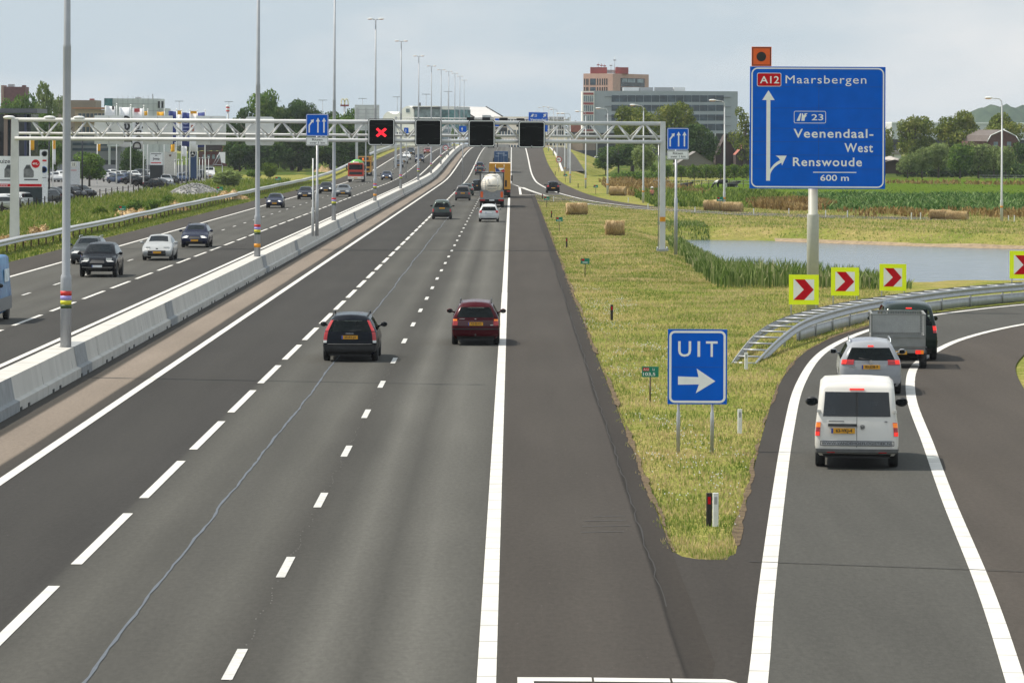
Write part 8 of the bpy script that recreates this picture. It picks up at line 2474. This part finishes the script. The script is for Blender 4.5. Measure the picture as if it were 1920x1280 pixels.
# ------------------------------------------------------------------ parked cars
CK = {}
def proto(kind, color, front=False):
    k = (kind, color, front)
    if k not in CK:
        t, s = make_car('parked', 'car', kind, color, (0, -300, -50), 0, front, name='parked_car', group='cars parked at the car dealer', lit=False, grille=front)
        CK[k] = [t, False]
    return CK[k]
def parked(px, Y, kind, color, rz, label):
    e = proto(kind, color)
    x = pt(px, Y); loc = (x, Y, 0.0)
    if not e[1]: o = e[0]; e[1] = True; o.location = loc; o.rotation_euler = (0, 0, rz)
    else: o = dup(e[0], loc, rz)
    o['label'] = label
BK, SV, WH, GY_, BL = (.010, .011, .013), (.34, .35, .36), (.52, .53, .53), (.08, .085, .09), (.02, .035, .075)
for (px, py, kd, c, rz, lb) in (
    (3, 396, 'hatch', WH, -25, 'white hatchback cut off by the left edge below the billboard'),
    (16, 392, 'hatch', WH, -25, 'white hatchback parked left of the gantry leg'),
    (45, 388, 'hatch', WH, -25, 'white car with red rear light right of the gantry leg'),
    (84, 381, 'estate', GY_, 160, 'dark grey car parked nose out beside the white pylon'),
    (100, 377, 'estate', BK, 250, 'black saloon seen from the side beside the nearest lamp post'),
    (133, 374, 'hatch', BK, 235, 'black car just right of the nearest lamp post'),
    (149, 371, 'hatch', BK, 235, 'black car last in the row right of the nearest lamp post'),
    (104, 341, 'estate', SV, 200, 'silver estate parked behind the feather flag'),
    (116, 341, 'mpv', WH, 200, 'white people carrier left of the nearest lamp post, second row'),
    (112, 336, 'hatch', BL, 180, 'blue car in the far row left of the nearest lamp post'),
    (176, 337, 'hatch', SV, 200, 'silver car half hidden behind the bushy green tree'),
    (199, 337, 'hatch', BL, 200, 'blue car right of the bushy green tree'),
    (208, 341, 'sedan', SV, 200, 'silver saloon left of the first tall flagpole'),
    (221, 344, 'sedan', BL, 210, 'dark blue saloon at the foot of the first tall flagpole'),
    (212, 334, 'sedan', WH, 200, 'white car in the far row near the first flagpole'),
    (231, 338, 'hatch', SV, 200, 'silver hatchback between the first and second flagpoles'),
    (240, 343, 'hatch', BL, 200, 'blue hatchback left of the second tall flagpole'),
    (251, 338, 'estate', WH, 200, 'white estate right of the second tall flagpole'),
    (256, 346, 'sedan', BK, 240, 'black saloon between the second and third flagpoles'),
    (264, 337, 'suv', BK, 200, 'black off-road car left of the third tall flagpole'),
    (276, 349, 'sedan', BK, 245, 'long black saloon right of the third tall flagpole'),
    (275, 336, 'hatch', SV, 200, 'silver car in the far row left of the Jeep pylon'),
    (300, 355, 'sedan', BK, 240, 'black car in front of the Jeep pylon base'),
    (311, 350, 'suv', SV, 190, 'silver off-road car with a red rear light before the beige pylon'),
    (324, 349, 'hatch', BK, 190, 'dark car before the beige pylon, right of the silver off-road car'),
    (341, 343, 'estate', BL, 190, 'dark blue estate right of the beige pylon'),
    (353, 340, 'estate', BK, 190, 'black estate left of the blue star pylon'),
    (365, 338, 'estate', GY_, 190, 'dark grey estate at the foot of the blue star pylon'),
    (376, 336, 'estate', BK, 190, 'black estate right of the blue star pylon'),
    (384, 334, 'hatch', GY_, 190, 'grey car last in the row beside the white van')):
    x, Y = G(px, py); parked(px, Y, kd, c, R(rz), lb)
t, s = make_car('parked white van at the end of the car row left of the wood', 'van', 'van', (.60, .60, .60), (pt(393, 640), 640, 0), R(185), True, name='parked_van', lit=False)
for (px, Y, c, rz, lb) in ((700, 1000, BK, 90, 'dark car on the crossing road beyond the sign-back posts'), (1100, 1100, SV, 90, 'silver car parked before the dark ground floor of the grey office'), (1118, 1100, WH, 90, 'white car parked before the dark ground floor of the grey office')):
    parked(px, Y, 'hatch', c, R(rz), lb)

# ------------------------------------------------------------------ person and cows
def skin(name, pts, edges, radii, material, parent, lvl=2):
    me = bpy.data.meshes.new(name); me.from_pydata(pts, edges, [])
    o = link(name, me, parent); me.materials.append(material)
    md = o.modifiers.new('skin', 'SKIN')
    me.skin_vertices.new() if not me.skin_vertices else None
    for i, r in enumerate(radii): me.skin_vertices[0].data[i].radius = (r, r) if not isinstance(r, tuple) else r
    me.skin_vertices[0].data[0].use_root = True
    sb = o.modifiers.new('sub', 'SUBSURF'); sb.levels = lvl; sb.render_levels = lvl
    return o
x, y = G(1223, 377.5)
t = thing('person', 'person in a white cap and salmon top walking on the bank by a lamp post', 'person', (x - .02, y, height(x, y) - .05), .5)
t.scale = (.95,) * 3
SKIN = mat('skin', (.36, .19, .12), .6)
P_ = [(0, 0, .92), (0, 0, 1.12), (0, 0, 1.36), (0, 0, 1.48), (0, 0, 1.62), (-.18, 0, 1.36), (-.24, .03, 1.10), (-.20, .16, .90), (.18, 0, 1.36), (.25, -.03, 1.10), (.23, .08, .88), (-.09, 0, .88), (-.10, .10, .48), (-.10, .02, .06), (-.10, .14, .03), (.09, 0, .88), (.11, -.06, .48), (.11, -.22, .08), (.11, -.10, .03)]
E_ = [(0, 1), (1, 2), (2, 3), (3, 4), (2, 5), (5, 6), (6, 7), (2, 8), (8, 9), (9, 10), (0, 11), (11, 12), (12, 13), (13, 14), (0, 15), (15, 16), (16, 17), (17, 18)]
R_ = [.13, .13, .15, .055, .10, .06, .045, .035, .06, .045, .035, .09, .065, .045, .035, .09, .065, .045, .035]
skin('body', P_, E_, R_, SKIN, t)
skin('salmon_top', [(0, 0, .95), (0, 0, 1.15), (0, 0, 1.38), (-.19, 0, 1.37), (-.24, .03, 1.16), (.19, 0, 1.37), (.25, -.03, 1.16)], [(0, 1), (1, 2), (2, 3), (3, 4), (2, 5), (5, 6)], [.16, .155, .165, .075, .06, .075, .06], mat('salmon_cloth', (.62, .24, .17), .8), t)
skin('dark_shorts', [(0, 0, .95), (-.09, .01, .86), (-.105, .06, .58), (.09, -.01, .86), (.11, -.04, .58)], [(0, 1), (1, 2), (0, 3), (3, 4)], [.15, .11, .09, .11, .09], mat('dark_cloth', (.02, .022, .028), .8), t)
m = MB(); m.ball((0, 0, 1.71), .125, (1, 1.05, .62)); m.lathe([(.24, 1.69), (.235, 1.71), (.1, 1.73)], 16, 0, 'Z', (0, 0, 0)); m.build('white_cap', M_SWHITE, t)
m = MB(); m.ball((0, -.02, 1.62), .108, (1, 1, .9)); m.build('hair', mat('brown_hair', (.05, .03, .02), .8), t)
M_COW = mat('holstein_hide', (.010, .010, .010), .8, scale=1.3)
cr_ = M_COW.node_tree.nodes['Color Ramp'].color_ramp; cr_.elements[0].position = .56; cr_.elements[1].position = .58; cr_.elements[0].color = (.010, .010, .011, 1); cr_.elements[1].color = (.66, .65, .62, 1)
def cow(px, py, rz, label, lying=False, sc=1.0):
    x, y = G(px, py); t = thing('cow', label, 'cow', (x, y, height(x, y)), rz, 'black and white cows in the pasture'); t.scale = (sc,) * 3
    if not lying:
        p = [(.55, 0, 1.05), (.0, 0, 1.0), (-.5, 0, 1.08), (-.85, 0, .95), (-1.12, 0, .55), (-1.32, 0, .22), (-1.46, 0, .12), (.85, 0, 1.12), (-.5, .2, .75), (-.5, .2, .38), (-.5, .2, .03), (-.42, -.2, .75), (-.40, -.2, .38), (-.36, -.2, .03), (.72, .2, .78), (.86, .2, .45), (.80, .2, .03), (.66, -.2, .78), (.76, -.2, .45), (.70, -.2, .03), (.98, 0, .85), (.98, 0, .45), (-1.2, .16, .46), (-1.2, -.16, .46)]
        e = [(0, 1), (1, 2), (2, 3), (3, 4), (4, 5), (5, 6), (0, 7), (2, 8), (8, 9), (9, 10), (2, 11), (11, 12), (12, 13), (0, 14), (14, 15), (15, 16), (0, 17), (17, 18), (18, 19), (7, 20), (20, 21), (4, 22), (4, 23)]
        r = [(.31, .33), (.36, .38), (.30, .34), .2, .14, .13, .09, .2, .13, .08, .06, .13, .08, .06, .16, .08, .06, .16, .08, .06, .035, .04, .04, .04]
    else:
        p = [(.6, 0, .42), (.0, 0, .45), (-.55, 0, .48), (-.85, 0, .68), (-1.08, 0, .86), (-1.36, 0, .72), (.85, 0, .32), (-.7, -.2, .14), (-1.05, -.25, .07), (.4, -.35, .12), (.05, -.48, .07), (-1.1, .16, .92), (-1.1, -.16, .92), (-.7, .2, .14), (-1.0, .25, .07)]
        e = [(0, 1), (1, 2), (2, 3), (3, 4), (4, 5), (0, 6), (2, 7), (7, 8), (0, 9), (9, 10), (4, 11), (4, 12), (2, 13), (13, 14)]
        r = [(.34, .36), (.40, .42), (.33, .36), .2, .15, .11, .2, .12, .06, .16, .06, .04, .04, .12, .06]
    skin('body', p, e, r, M_COW, t)
    m = MB(); q = p[-1]
    return t
cow(1352, 353.5, 0.1, 'black and white cow grazing with its head down left of a lamp post')
cow(1371, 351, math.pi + .1, 'mostly black cow lying down right of the lamp post before the grazing one', True, 1.05)
cow(1282, 354, math.pi + .2, 'black cow with a white patch lying beside the merging-lanes sign post', True, 1.05)

# ------------------------------------------------------------------ summer haze
hz = MB(); hz.box((0, 1690, 24), (2000, 3560, 56))
ho = hz.build('haze', [])
ho['kind'] = 'stuff'
hm = bpy.data.materials.new('haze_air'); hm.use_nodes = True
hm.node_tree.nodes.clear()
pv = hm.node_tree.nodes.new('ShaderNodeVolumePrincipled'); hmo = hm.node_tree.nodes.new('ShaderNodeOutputMaterial')
pv.inputs['Color'].default_value = (.86, .92, 1.0, 1); pv.inputs['Density'].default_value = .00006
hm.node_tree.links.new(pv.outputs[0], hmo.inputs['Volume'])
ho.data.materials.append(hm)
